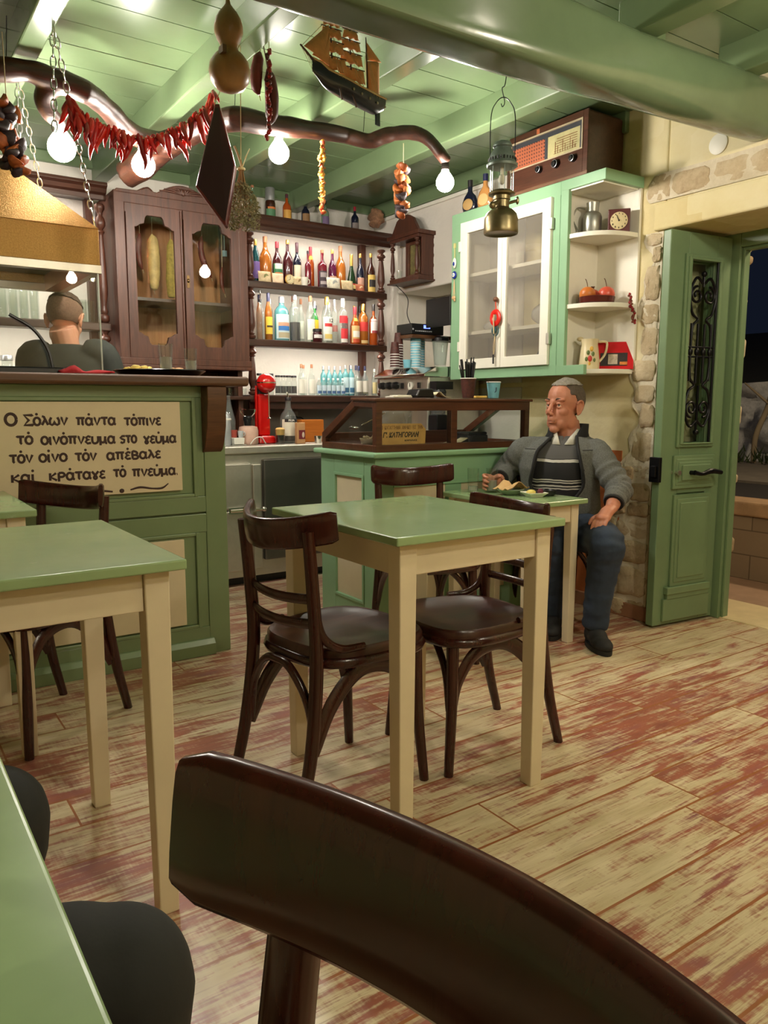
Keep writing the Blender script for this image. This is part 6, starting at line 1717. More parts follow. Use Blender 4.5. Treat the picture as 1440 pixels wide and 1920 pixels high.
garland('string of dried orange slices and dark figs above the gold hood', 'fig_string', (0.53, 3.12, 2.13), (0.53, 3.10, 1.90), 30, [OR2, DK1, DK1, OR1], 0.033, flat=0.45, sway=0.034, seed=4, hook=0.24)
# pair of sausages
sj = hang('two long dark dried sausages hanging together by the branch', [(1.352, 2.79, 2.385), (1.345, 2.79, 2.36), (1.335, 2.79, 2.31), (1.335, 2.79, 2.26), (1.345, 2.79, 2.235)], [0.006, 0.02, 0.023, 0.02, 0.005], plain('maroon_sausage', S(96, 28, 24), 0.5, var=0.25, vscale=30, bump=0.3), (1.365, 2.79, 2.5), 'dried_sausages', cat='sausage', group='sausages by the branch')
mb = MB(); sp = spline([(1.378, 2.78, 2.33), (1.386, 2.78, 2.30), (1.392, 2.78, 2.24), (1.39, 2.78, 2.17), (1.38, 2.78, 2.135)], 6); mb.tube(sp, lerpl([0.006, 0.021, 0.026, 0.024, 0.006], 6), 12)
mb.tube([(1.378, 2.78, 2.33), (1.365, 2.79, 2.42)], 0.002, 5); mb.build('meat', plain('dark_sausage', S(78, 24, 26), 0.5, var=0.25, vscale=30, bump=0.3), sj)
garland('slim string of dark red dried peppers beside the long sausages', 'pepper_string', (1.372, 2.755, 2.39), (1.362, 2.755, 2.07), 34, [CH[1], CH[1], plain('dark_pepper', S(78, 18, 22), 0.4)], 0.009, kind='pepper', flat=0.9, sway=0.008, seed=6, hook=0.08)
# calabash gourd
t = thing('bottle_gourd', 'tan two-bellied bottle gourd hanging from the ceiling', 'gourd', (1.122, 2.547, 2.25))
prof = [(0.001, 2.121), (0.02, 2.122), (0.045, 2.132), (0.063, 2.155), (0.069, 2.185), (0.064, 2.212), (0.048, 2.234), (0.033, 2.247), (0.028, 2.258), (0.031, 2.27), (0.04, 2.285), (0.047, 2.305), (0.047, 2.325), (0.041, 2.347), (0.03, 2.366), (0.017, 2.381), (0.009, 2.392), (0.006, 2.41), (0.0055, 2.47), (0.001, 2.472)]
mb = MB(); mb.lathe([(r, z-2.25) for r, z in prof], 32); mb.build('gourd_body', plain('gourd_skin', S(148, 106, 60), 0.36, var=0.22, vscale=9, Coat_Weight=0.2), t, world=False, smooth=180)
mb = MB(); mb.box(-0.05, -0.036, -0.063, -0.03, -0.035, -0.012); mb.build('faded_sticker', plain('dark_sticker', S(96, 70, 44), 0.6), t, world=False, smooth=0)
wire('string', (1.122, 2.547, 2.47), (1.122, 2.547, 2.5), STRING, 0.002, parent=t)
# dark red wooden lozenge
t = thing('wooden_lozenge', 'dark red lozenge shaped board hanging under the chillies', 'ornament', (1.14, 2.73, 1.93))
T_, L_, B_, R_ = Vector((1.154, 2.756, 2.154)), Vector((1.074, 2.761, 1.861)), Vector((1.147, 2.688, 1.725)), Vector((1.197, 2.691, 1.936))
T2 = T_+Vector((0.012, -0.01, 0)); B2 = B_+Vector((0.006, -0.006, 0.0))
fr0 = [T_, L_, B_, B2, R_, T2]
nrm = (L_-T_).cross(R_-T_).normalized()
if nrm.dot(Vector((0.56, 0.83, 0))) < 0: nrm = -nrm
back = [p+nrm*0.035 for p in fr0]
ctr = sum(fr0, Vector())/6
mb = MB(); ins = [p.lerp(ctr, 0.07)-nrm*0.004 for p in fr0]
mb._add(fr0+back+ins, [(6, 7, 8, 9, 10, 11)]+[(i, (i+1) % 6, 6+(i+1) % 6, 6+i) for i in range(6)]+[(i, (i+1) % 6, 12+(i+1) % 6, 12+i) for i in range(6)], 0)
mb._add(ins, [(0, 1, 2, 3, 4, 5)], 1)
mb.build('board', [plain('red_board_edge', S(88, 20, 22), 0.35), plain('dark_plum_board', S(44, 22, 26), 0.3, var=0.06, Coat_Weight=0.1)], t, smooth=0, bevel=0.002)
wire('string', tuple(T_), (1.262, 2.765, 2.385), STRING, parent=t)
# bunch of dried herbs
t = thing('herb_bunch', 'bunch of pale dried herbs hanging upside down with a ribbon', 'herb bunch', (1.256, 2.77, 1.96))
rnd = random.Random(8)
mb = MB()
for k in range(26):
    a = rnd.uniform(0, 2*PI); q = rnd.uniform(0.2, 1)
    mb.tube([(1.256, 2.77, 1.985), (1.256+0.008*math.cos(a), 2.77+0.008*math.sin(a), 1.93), (1.254+0.055*q*math.cos(a), 2.765+0.055*q*math.sin(a), 1.79)], [0.002, 0.0022, 0.001], 4)
mb.build('stems', plain('dry_stems', S(146, 112, 70), 0.8), t, smooth=0)
mb = MB()
for k in range(1500):
    a = rnd.uniform(0, 2*PI); h = rnd.uniform(0, 1)**0.8
    rr = (0.018+0.05*math.sin(min(1, h*1.2)*PI*0.62))*rnd.uniform(0.25, 1.0)**0.5
    p = Vector((1.253+rr*math.cos(a), 2.765+rr*math.sin(a), 1.905-0.165*h))
    d = Vector((rnd.uniform(-1, 1), rnd.uniform(-1, 1), rnd.uniform(-1, 0.6))).normalized()*rnd.uniform(0.006, 0.011)
    e = d.cross(Vector((rnd.uniform(-1, 1), rnd.uniform(-1, 1), rnd.uniform(-1, 1)))).normalized()*0.0028
    mb._add([p-d, p+e, p+d, p-e], [(0, 1, 2, 3)])
tag(mb.build('dry_leaves', plain('dry_herb_leaf', S(128, 122, 88), 0.85, var=0.3, vscale=60), t, smooth=0, recalc=False), kind='stuff')
mb = MB()
mb.tube([(1.256+0.011*math.cos(a), 2.77+0.011*math.sin(a), 1.952) for a in np.linspace(0, 2*PI, 13)[:-1]], 0.005, 6, closed=True)
for s in (-1, 1): mb.tube(spline([(1.256, 2.762, 1.955), (1.256+s*0.018, 2.758, 2.0), (1.256+s*0.03, 2.758, 2.025), (1.256+s*0.012, 2.76, 1.99)], 5), 0.006, 6, flat=0.3)
tag(mb.build('ribbon', plain('straw_ribbon', S(206, 190, 140), 0.7), t, smooth=60), 'pale straw ribbon')
wire('string', (1.256, 2.77, 1.985), (1.265, 2.77, 2.385), STRING, parent=t)

# model sailing ship
sh = thing('model_ship', 'model sailing ship with dark blue hull and brown sails hanging below the beam', 'model ship', (1.30, 2.375, 2.2), math.atan2(0.367, 0.93))
NAVYH = plain('navy_hull_paint', S(26, 28, 46), 0.3, var=0.1); DECK = plain('cream_deck', S(206, 178, 132), 0.5); SAIL = plain('brown_sailcloth', S(218, 156, 106), 0.8, var=0.14, vscale=30, bump=0.2, bscale=90); MAST = plain('dark_mast_wood', S(70, 46, 32), 0.5)
Ls = 0.40; x0s = 0.055
secs = []
for i in range(13):
    s = i/12
    bw = 0.034*math.sin(min(1, s*2.1)*PI/2)*(1-0.25*max(0, s-0.7)/0.3)+0.001
    zt = 0.012*(1-s*2)**2+0.004+(0.012 if s < 0.1 else 0)
    zb = -0.042+0.03*max(0, (0.2-s)/0.2)+0.02*max(0, (s-0.93)/0.07)
    ring = []
    for k in range(9):
        a = -PI/2+PI*k/8
        y = math.sin(a); zz = math.cos(a)
        ring.append((x0s+s*Ls, bw*math.copysign(abs(y)**0.7, y), zt+(zb-zt)*zz**0.8 if zz > 0 else zt))
    secs.append(ring)
mb = MB(); mb.sheet(secs)
mb._add(secs[-1], [tuple(range(9))]); mb.box(x0s+Ls-0.03, x0s+Ls-0.005, -0.003, 0.003, -0.075, -0.03)
mb.build('hull', NAVYH, sh, world=False, smooth=50)
mb = MB()
for sgn in (0, 8): mb.tube([(r[sgn][0], r[sgn][1]*1.03, r[sgn][2]+0.002) for r in secs], 0.0035, 6)
mb.sheet([[(r[0][0], r[0][1]*q, r[0][2]-0.004) for q in (1, 0, -1)] for r in secs])
mb.box(0.12, 0.17, -0.015, 0.015, 0.0, 0.014); mb.box(0.28, 0.36, -0.017, 0.017, 0.0, 0.018); mb.box(0.40, 0.45, -0.02, 0.02, 0.005, 0.022)
mb.build('deck', DECK, sh, world=False, smooth=40)
mb = MB(); mb.tube([(0.10, 0, 0.01), (-0.005, 0, 0.05)], [0.006, 0.003], 6); mb.build('bowsprit', MAST, sh, world=False)
mb = MB()
for k in range(5): mb.ell((0.24+0.05*k, -0.036+0.001*k, -0.016), (0.005, 0.003, 0.005), 8, 6)
mb.build('porthole', plain('pale_porthole', S(150, 146, 130), 0.4), sh, world=False)
mb = MB()
for (xa, xb) in ((0.16, 0.165), (0.235, 0.25)):
    mb = MB(); mb.tube([(xa, -0.034, -0.035), (xb, -0.04, -0.075)], [0.0025, 0.004], 5); mb.build('anchor', MAST, sh, world=False)
for xm_, hm in ((0.165, 0.20), (0.275, 0.21), (0.375, 0.205)):
    mb = MB(); mb.tube([(xm_, 0, 0), (xm_-0.012, 0, hm)], [0.0042, 0.002], 6); mb.build('mast', MAST, sh, world=False)
ya = math.radians(20)
def sq_sail(xc, zlo, zhi, wl, wh):
    mb = MB(); rows = []
    for i in range(7):
        t_ = i/6; z = zlo+(zhi-zlo)*t_; w_ = wl+(wh-wl)*t_
        rows.append([(xc-0.06*z+(q*w_)*math.cos(ya)-0.0*q, -(q*w_)*math.sin(ya)-0.018*(1-q*q)*math.sin(PI*min(1, t_+0.1)), z+0.003*math.sin(q*9)) for q in np.linspace(-1, 1, 13)])
    mb.sheet(rows); o = mb.build('sail', SAIL, sh, world=False, smooth=60, solid=0.002)
    mb = MB(); d = wh+0.006; mb.tube([(xc-0.06*zhi-d*math.cos(ya), d*math.sin(ya), zhi+0.002), (xc-0.06*zhi+d*math.cos(ya), -d*math.sin(ya), zhi+0.002)], 0.002, 5); mb.build('yard', MAST, sh, world=False)
for xc in (0.17, 0.28):
    sq_sail(xc, 0.028, 0.072, 0.056, 0.05); sq_sail(xc, 0.084, 0.12, 0.048, 0.042); sq_sail(xc, 0.13, 0.16, 0.041, 0.035); sq_sail(xc, 0.166, 0.192, 0.034, 0.026)
def tri(name, a, b2, c, bul=0.012):
    a, b2, c = Vector(a), Vector(b2), Vector(c); mb = MB(); rows = []
    for i in range(8):
        u_ = i/7; p, q = a.lerp(b2, u_), a.lerp(c, u_)
        rows.append([p.lerp(q, j/6)+Vector((0, -bul*math.sin(PI*u_*0.9)*math.sin(PI*j/6), 0)) for j in range(7)])
    mb.sheet(rows); mb.build(name, SAIL, sh, world=False, smooth=60, solid=0.002)
tri('jib_sail', (0.145, 0, 0.165), (0.012, 0, 0.052), (0.118, -0.01, 0.03)); tri('jib_sail', (0.15, 0, 0.15), (0.055, 0, 0.04), (0.13, -0.012, 0.028))
mb = MB(); mb.sheet([[(0.373+0.075*j/6-0.012*i/6+0.01*(i/6), -0.012*math.sin(PI*j/6), 0.022+0.105*i/6+0.018*(j/6)*(i/6)) for j in range(7)] for i in range(7)]); mb.build('spanker_sail', SAIL, sh, world=False, smooth=60, solid=0.002)
tri('top_sail', (0.364, 0, 0.19), (0.37, 0, 0.13), (0.452, -0.006, 0.148), 0.006)
mb = MB()
for xm_ in (0.165, 0.275, 0.375):
    for s in (-1, 1):
        for dx in (-0.008, 0.012, 0.03): mb.tube([(xm_+dx, s*0.034, 0.0), (xm_-0.010, 0, 0.165)], 0.0007, 4)
mb.tube([(0.0, 0, 0.048), (0.155, 0, 0.195)], 0.0008, 4); mb.tube([(0.365, 0, 0.2), (0.455, 0, 0.01)], 0.0008, 4)
for k in range(3): mb.tube([(0.0+0.01*k, 0, 0.045), (0.068+0.012*k, 0, -0.02)], 0.0008, 4)
mb.build('rigging', STRING, sh, world=False, smooth=0)
mb = MB()
for xm_, hm in ((0.155, 0.195), (0.265, 0.205)): mb.tube([(xm_, 0, hm), (xm_+0.01, 0.01, 0.30)], 0.0009, 4); mb.tube([(xm_, 0, hm), (xm_-0.012, -0.01, 0.30)], 0.0009, 4)
mb.build('hanging_string', STRING, sh, world=False, smooth=0)

# pressure lantern
t = thing('pressure_lantern', 'old brass pressure lantern hanging in front of the wall cabinet', 'lantern', (2.155, 2.335, 1.752))
BRASS = plain('tarnished_brass', S(122, 110, 80), 0.34, 0.85, var=0.2, vscale=14); GREYM = plain('grey_enamel_metal', S(104, 116, 110), 0.4, 0.5, var=0.2, vscale=20)
c0 = (2.155, 2.335, 1.752)
mb = MB(); mb.lathe([(0.055, 0.006), (0.066, 0.0), (0.068, 0.008), (0.067, 0.02), (0.066, 0.055), (0.06, 0.075), (0.045, 0.09), (0.03, 0.098)], 32, 0, c0); mb.build('fuel_tank', BRASS, t, smooth=40)
mb = MB(); mb.lathe([(0.026, 0.096), (0.03, 0.1), (0.03, 0.125), (0.034, 0.128), (0.034, 0.142), (0.05, 0.146), (0.052, 0.152), (0.046, 0.158), (0.044, 0.16)], 28, 0, c0)
mb.tube([(2.155-0.03, 2.32, 1.752+0.115), (2.155-0.062, 2.315, 1.752+0.098)], 0.008, 8); mb.ell((2.155-0.066, 2.314, 1.752+0.096), (0.014, 0.012, 0.014), 10, 8)
mb.tube([(2.155+0.026, 2.325, 1.752+0.118), (2.155+0.055, 2.31, 1.752+0.128)], 0.006, 8); mb.ell((2.155+0.06, 2.309, 1.752+0.13), (0.007, 0.007, 0.016), 8, 6)
mb.build('burner_collar', BRASS, t, smooth=40)
mb = MB(); mb.lathe([(0.045, 0.158), (0.045, 0.25)], 28, 0, c0, cap=False); mb.build('glass_chimney', PANE, t)
mb = MB()
for k in range(6):
    a = k*PI/3; mb.tube([(c0[0]+0.047*math.cos(a), c0[1]+0.047*math.sin(a), c0[2]+0.156), (c0[0]+0.047*math.cos(a), c0[1]+0.047*math.sin(a), c0[2]+0.252)], 0.0013, 5)
mb.build('guard_wires', GREYM, t)
mb = MB(); mb.ell((c0[0], c0[1], c0[2]+0.205), (0.013, 0.013, 0.02), 12, 8); mb.tube([(c0[0], c0[1], c0[2]+0.22), (c0[0], c0[1], c0[2]+0.25)], 0.006, 8); mb.build('mantle', plain('white_mantle', S(214, 208, 190), 0.8), t)
mb = MB(); mb.lathe([(0.047, 0.248), (0.058, 0.25), (0.06, 0.258), (0.052, 0.268), (0.05, 0.285), (0.045, 0.3), (0.034, 0.315), (0.032, 0.32), (0.037, 0.324), (0.037, 0.33), (0.031, 0.34), (0.012, 0.348), (0.001, 0.349)], 32, 0, c0)
mb.build('ventilated_hood', GREYM, t, smooth=40)
mb = MB()
for k in range(26):
    a = k*2*PI/26; mb.box(c0[0]+0.0525*math.cos(a)-0.0014, c0[0]+0.0525*math.cos(a)+0.0014, c0[1]+0.0525*math.sin(a)-0.0014, c0[1]+0.0525*math.sin(a)+0.0014, c0[2]+0.27, c0[2]+0.28)
mb.build('vent_slots', BLACKP, t, smooth=0)
hx, hy = 0.825*0.047, -0.565*0.047
mb = MB(); mb.tube(spline([(c0[0]-hx, c0[1]-hy, c0[2]+0.25), (c0[0]-hx, c0[1]-hy, c0[2]+0.43), (c0[0]-hx*0.6, c0[1]-hy*0.6, c0[2]+0.485), (c0[0], c0[1], c0[2]+0.505), (c0[0]+hx*0.6, c0[1]+hy*0.6, c0[2]+0.485), (c0[0]+hx, c0[1]+hy, c0[2]+0.43), (c0[0]+hx, c0[1]+hy, c0[2]+0.25)], 6), 0.002, 6); mb.build('bail_handle', IRON, t)
mb = MB(); mb.tube(spline([(c0[0]-0.012, c0[1], c0[2]+0.48), (c0[0]-0.005, c0[1], c0[2]+0.47), (c0[0]+0.006, c0[1], c0[2]+0.49), (c0[0]-0.008, c0[1], c0[2]+0.535), (c0[0]+0.01, c0[1]+0.002, c0[2]+0.56), (c0[0]+0.03, c0[1]+0.006, 2.44), (c0[0]+0.05, c0[1]+0.01, 2.5)], 6), 0.0018, 6); mb.build('hook', IRON, t)

# ---------------------------------------------------------------- on and around the wall cabinet
rd = thing('valve_radio', 'old brown wooden valve radio on top of the wall cabinet', 'radio', (3.07, 2.88, 2.174))
RW = wood('radio_veneer', S(60, 34, 26), S(92, 56, 42), 0.3, 1, 0.6, 0.08, 0.3)
RX0, RX1, RY0, RY1, RZ0, RZ1 = 2.958, 3.215, 2.62, 3.17, 2.186, 2.47
mb = MB()
pts = []
rc = 0.045
for cyy, czz, a0 in ((RY1-rc, RZ1-rc, 0),):
    for k in range(7): pts.append((cyy+rc*math.cos(a0+k*PI/12), czz+rc*math.sin(a0+k*PI/12)))
pts += [(RY0+0.012, RZ1), (RY0, RZ1-0.012), (RY0, RZ0), (RY1, RZ0)]
mb.prism(pts, 0, RX0+0.006, RX1); mb.build('case', RW, rd, smooth=35, bevel=0.004)
mb = MB(); mb.box(RX0-0.004, RX1, RY0-0.005, RY1+0.003, 2.173, RZ0+0.004); mb.build('plinth', wood('radio_plinth', S(96, 66, 48), S(124, 92, 70), 0.35, 1), rd, smooth=0, bevel=0.003)
mb = MB()
for y0, y1, z0, z1 in ((RY0, RY0+0.03, RZ0, RZ1-0.002), (RY1-0.03, RY1-0.004, RZ0, RZ1-0.03), (RY0+0.03, RY1-0.02, RZ1-0.035, RZ1-0.002), (RY0+0.03, RY1-0.03, RZ0, 2.295)): mb.box(RX0, RX0+0.01, y0, y1, z0, z1)
mb.build('front_panel', RW, rd, smooth=0, bevel=0.002)
mb = MB()
for y0, y1, z0, z1 in ((RY0+0.03, RY0+0.037, 2.295, RZ1-0.035), (RY1-0.037, RY1-0.03, 2.295, RZ1-0.035), (RY0+0.03, RY1-0.03, 2.295, 2.301), (RY0+0.03, RY1-0.03, RZ1-0.042, RZ1-0.035)): mb.box(RX0-0.004, RX0+0.004, y0, y1, z0, z1)
mb.build('trim_bead', plain('ivory_bead', S(176, 160, 132), 0.4), rd, smooth=0)
def cloth_mat():
    t = NT('speaker_cloth')
    tc = t.n('TexCoord'); sp = t.n('SeparateXYZ', Vector=tc.outputs['Object'])
    def cell(s): return t.math('SUBTRACT', t.math('FRACT', t.math('DIVIDE', s, 0.017)), 0.5)
    a, b2 = cell(sp.outputs[1]), cell(sp.outputs[2])
    d = t.math('SQRT', t.math('ADD', t.math('MULTIPLY', a, a), t.math('MULTIPLY', b2, b2)))
    col = t.mix(t.math('LESS_THAN', d, 0.24), S(166, 90, 58), S(74, 38, 30))
    return t.pbr(col, 0.7)
mb = MB(); mb.box(RX0+0.004, RX0+0.01, 2.90, 3.125, 2.30, 2.42); mb.build('speaker_grille', cloth_mat(), rd, smooth=0)
mb = MB(); mb.box(RX0+0.003, RX0+0.01, 2.88, 2.90, 2.30, 2.43); mb.box(RX0+0.003, RX0+0.01, 2.655, 2.672, 2.30, 2.43); mb.box(RX0+0.004, RX0+0.012, 2.655, 3.13, 2.405, 2.435); mb.build('dial_surround', plain('dark_blue_grey', S(58, 60, 66), 0.4), rd, smooth=0)
mb = MB(); mb.box(RX0+0.004, RX0+0.009, 2.672, 2.88, 2.30, 2.41); dl = mb.build('tuning_dial', plain('aged_dial', S(178, 170, 124), 0.4, var=0.2, vscale=16), rd, smooth=0)
mb = MB()
for k in range(7): mb.box(RX0+0.0032, RX0+0.0042, 2.69, 2.84-0.012*k*0.3, 2.315+0.011*k, 2.3165+0.011*k)
for k in range(9): mb.box(RX0+0.0032, RX0+0.0042, 2.70+0.016*k, 2.7025+0.016*k, 2.315, 2.33+0.02*(k % 3))
mb.build('dial_lines', DKINK, dl, smooth=0)
mb = MB(); mb.box(RX0-0.001, RX0+0.002, 2.935, 2.955, 2.437, 2.462); mb.build('badge', plain('copper_badge', S(186, 104, 66), 0.5), rd, smooth=0)
for y, r_ in ((2.925, 0.017), (2.813, 0.02), (2.703, 0.017)):
    mb = MB(); mb.M = Matrix.Translation((RX0, y, 2.262)) @ Matrix.Rotation(-PI/2, 4, 'Y')
    mb.lathe([(r_, 0), (r_, 0.016), (r_*0.85, 0.02), (r_*0.6, 0.021), (r_*0.6, 0.028), (0.001, 0.029)], 20); kb = mb.build('knob', BLACKP, rd)
    mb = MB(); mb.M = Matrix.Translation((RX0, y, 2.262)) @ Matrix.Rotation(-PI/2, 4, 'Y'); mb.lathe([(r_*0.86, 0.0195), (r_*0.94, 0.021), (r_*0.86, 0.0215)], 20, cap=False); mb.build('ring', SILVC, kb)
# two flat flasks on the cabinet
def flask(label, x, y, z, w, h, glass, lb, cap):
    t = thing('bottle', label, 'bottle', (x, y, z), math.radians(-90+12), 'flat flasks on the wall cabinet')
    mb = MB(); rows = []
    prof = [(0.55, 0), (0.8, 0.04), (1, 0.2), (0.98, 0.36), (0.75, 0.52), (0.36, 0.62), (0.26, 0.68), (0.25, 1.0)]
    vs = []; fs = []; n = 20
    for q, zz in prof:
        for k in range(n):
            a = 2*PI*k/n; vs.append((q*w/2*math.cos(a), q*w/2*(0.5 if q > 0.4 else 1)*math.sin(a), zz*h))
    for i in range(len(prof)-1):
        for k in range(n): fs.append((i*n+k, i*n+(k+1) % n, (i+1)*n+(k+1) % n, (i+1)*n+k))
    fs += [tuple(range(n-1, -1, -1)), tuple(range((len(prof)-1)*n, len(prof)*n))]
    mb._add(vs, fs); mb.build('glass_body', glass, t, world=False, smooth=60)
    mb = MB(); mb.lathe([(w*0.14, h*0.8), (w*0.145, h*1.0), (w*0.1, h*1.01)], 12); mb.build('cap', cap, t, world=False)
    mb = MB(); mb.ell((0, -w*0.215, h*0.27), (w*0.34, w*0.05, h*0.17), 20, 10); mb.build('paper_label', lb, t, world=False)
    return t
flask('dark round flask with oval tan label on the wall cabinet corner', 3.02, 3.535, 2.1735, 0.105, 0.185, NAVY, lab(176, 140, 84), BLACKC)
flask('orange flat flask with blue cap next to the dark one on the cabinet', 3.02, 3.405, 2.1735, 0.105, 0.19, tint('peach_flask', 218, 158, 92, 0.7), lab(206, 170, 110), NAVYC)
# corner shelf things
t = thing('metal_jug', 'dull aluminium milk jug on the upper corner shelf', 'jug', (3.085, 2.685, 1.9155))
ALU = plain('dull_aluminium', S(160, 160, 152), 0.38, 0.85, var=0.08)
mb = MB(); mb.lathe([(0.042, 0), (0.045, 0.004), (0.045, 0.088), (0.04, 0.102), (0.029, 0.112), (0.029, 0.128), (0.032, 0.155), (0.03, 0.155), (0.027, 0.115), (0.001, 0.11)], 28, 0, (3.085, 2.685, 1.9155)); mb.build('body', ALU, t, smooth=40)
mb = MB(); mb.tube(spline([(3.085-0.02, 2.685+0.03, 2.045), (3.085-0.045, 2.685+0.06, 2.05), (3.085-0.055, 2.685+0.075, 2.0), (3.085-0.04, 2.685+0.055, 1.945)], 6), 0.004, 6); mb.build('handle', ALU, t)
t = thing('box_clock', 'square dark red-brown table clock on the upper corner shelf', 'clock', (3.15, 2.575, 1.9155), math.radians(-52))
mb = MB(); mb.box(-0.052, 0.052, -0.018, 0.03, 0, 0.112); mb.build('case', plain('maroon_case', S(82, 34, 34), 0.35), t, world=False, smooth=0, bevel=0.004)
mb = MB(); mb.M = Matrix.Translation((0, -0.018, 0.056)) @ Matrix.Rotation(PI/2, 4, 'X'); mb.lathe([(0.041, 0), (0.041, 0.003), (0.038, 0.0045), (0.001, 0.0046)], 28); d = mb.build('dial', lab(206, 190, 146), t, world=False)
mb = MB(); mb.tube([(0, -0.024, 0.056), (-0.012, -0.024, 0.082)], 0.0016, 5); mb.tube([(0, -0.024, 0.056), (-0.008, -0.024, 0.072)], 0.002, 5); mb.ell((0, -0.024, 0.056), 0.004, 8, 6)
for k in range(12):
    a = k*PI/6; mb.box(0.033*math.sin(a)-0.0015, 0.033*math.sin(a)+0.0015, -0.0236, -0.0226, 0.056+0.033*math.cos(a)-0.003, 0.056+0.033*math.cos(a)+0.003)
mb.build('hands', BKINK, d, world=False, smooth=0)
t = thing('pottery_dish', 'brown glazed dish of pomegranates on the middle corner shelf', 'dish', (3.09, 2.645, 1.5805))
mb = MB(); mb.lathe([(0.07, 0), (0.085, 0.006), (0.09, 0.034), (0.086, 0.036), (0.08, 0.01), (0.001, 0.008)], 32, 0, (3.09, 2.645, 1.5805)); mb.build('bowl', plain('brown_glaze', S(84, 30, 26), 0.2), t, smooth=50)
def pome(label, x, y, z, r_, col, stem):
    t = thing('pomegranate', label, 'pomegranate', (x, y, z), 0, 'pomegranates in the brown dish')
    mb = MB(); mb.ell((0, 0, 0), (r_, r_, r_*0.9), 20, 12); mb.build('fruit', col, t, world=False, smooth=180)
    mb = MB()
    if stem: mb.tube(spline([(0, 0, r_*0.85), (0.0, 0.004, r_*1.3), (-0.006, 0.006, r_*1.7), (-0.012, 0.006, r_*1.8)], 4), 0.002, 5)
    else: mb.lathe([(0.007, r_*0.86), (0.006, r_*1.05), (0.011, r_*1.25)], 8)
    mb.build('stem' if stem else 'crown', plain('dry_stem', S(96, 60, 36), 0.8), t, world=False)
pome('orange-skinned pomegranate in the brown dish, nearest the cabinet door', 3.045, 2.665, 1.6295, 0.04, plain('orange_skin', S(198, 112, 46), 0.4, var=0.2, vscale=20), True)
pome('pink-red pomegranate in the brown dish, on the wall side', 3.125, 2.615, 1.6295, 0.042, plain('pink_skin', S(206, 84, 62), 0.35, var=0.2, vscale=20), True)
pome('reddish pomegranate with crown at the back of the brown dish', 3.118, 2.695, 1.6305, 0.036, plain('red_skin', S(184, 70, 48), 0.4, var=0.2, vscale=20), False)
garland('little string of dried red peppers over the middle corner shelf edge', 'pepper_string', (3.17, 2.51, 1.625), (3.19, 2.488, 1.48), 22, [CH[1], plain('brown_pepper', S(110, 54, 36), 0.6)], 0.008, kind='pepper', flat=0.8, sway=0.007, seed=9)
t = thing('painted_jug', 'cream pottery jug painted with fruit on the lowest corner shelf', 'jug', (3.075, 2.665, 1.2625))
mb = MB(); mb.lathe([(0.046, 0), (0.052, 0.006), (0.05, 0.05), (0.044, 0.10), (0.04, 0.125), (0.044, 0.15), (0.041, 0.15), (0.036, 0.12), (0.001, 0.1)], 28, 0, (3.075, 2.665, 1.2625))
mb.ell((3.05, 2.705, 1.2625+0.152), (0.02, 0.016, 0.012), 10, 6); mb.build('body', plain('cream_glaze', S(216, 200, 162), 0.3, var=0.08), t, smooth=50)
mb = MB(); mb.tube(spline([(3.075+0.03, 2.665-0.03, 1.40), (3.075+0.062, 2.665-0.055, 1.395), (3.075+0.058, 2.665-0.05, 1.34), (3.075+0.034, 2.665-0.036, 1.30)], 6), 0.006, 8); mb.build('handle', plain('cream_glaze', S(216, 200, 162), 0.3), t)
mb = MB()
for (a, zz, rr, cm) in ((-2.35, 0.052, 0.016, 0), (-2.05, 0.075, 0.012, 1), (-2.55, 0.082, 0.012, 1), (-2.2, 0.1, 0.013, 2), (-2.7, 0.05, 0.012, 1), (-1.9, 0.045, 0.011, 1), (-2.4, 0.028, 0.011, 2)):
    rad_ = 0.047; mb.ell((3.075+rad_*math.cos(a), 2.665+rad_*math.sin(a), 1.2625+zz), (rr*0.7, rr*0.7, rr), 10, 6, cm)
mb.build('painted_fruit', [lab(186, 50, 44), lab(96, 112, 58), lab(214, 168, 70)], t)
t = thing('picture_tray', 'red metal tray with an old dark picture leaning in the lowest corner shelf', 'tray', (3.17, 2.56, 1.2625))
p0, p1 = Vector((3.11, 2.625, 0)), Vector((3.207, 2.508, 0)); dd = (p1-p0).normalized(); nn = Vector((-dd.y, dd.x, 0)); nn = nn if nn.dot(Vector((-1, -0.7, 0))) > 0 else -nn
def tray_q(u0, u1, z0, z1, lift, m, parent, nm, th=0.004):
    mb = MB(); W_ = (p1-p0).length
    lean = lambda z: -nn*0.05*(z-1.262)/0.15
    def P_(u, z, off): return p0+dd*(u*W_)+Vector((0, 0, z))+lean(z)+nn*off
    vs = [P_(u, z, off) for off in (lift, lift-th) for u, z in ((u0, z0), (u1, z0), (u1, z1), (u0, z1))]
    mb._add(vs, [(0, 1, 2, 3), (7, 6, 5, 4), (0, 4, 5, 1), (1, 5, 6, 2), (2, 6, 7, 3), (3, 7, 4, 0)])
    return mb.build(nm, m, parent, smooth=0, bevel=0.0015)
tb = tray_q(-0.12, 1.05, 1.263, 1.40, 0.012, plain('red_tin', S(188, 26, 34), 0.25), t, 'tray_plate')
tray_q(0.0, 0.86, 1.28, 1.345, 0.0135, plain('dark_picture', S(44, 34, 34), 0.4, var=0.5, vscale=60), tb, 'picture', 0.003)
tray_q(0.25, 0.55, 1.288, 1.338, 0.0145, plain('picture_figure', S(176, 160, 140), 0.4, var=0.4, vscale=50), tb, 'picture_figure', 0.002)
tray_q(0.62, 0.86, 1.285, 1.30, 0.0145, plain('picture_orange', S(206, 122, 52), 0.4, var=0.3, vscale=50), tb, 'picture_spot', 0.002)
mb = MB(); mb.box(XR-0.018, XR-0.0165, 2.51, 2.535, 2.04, 2.125)
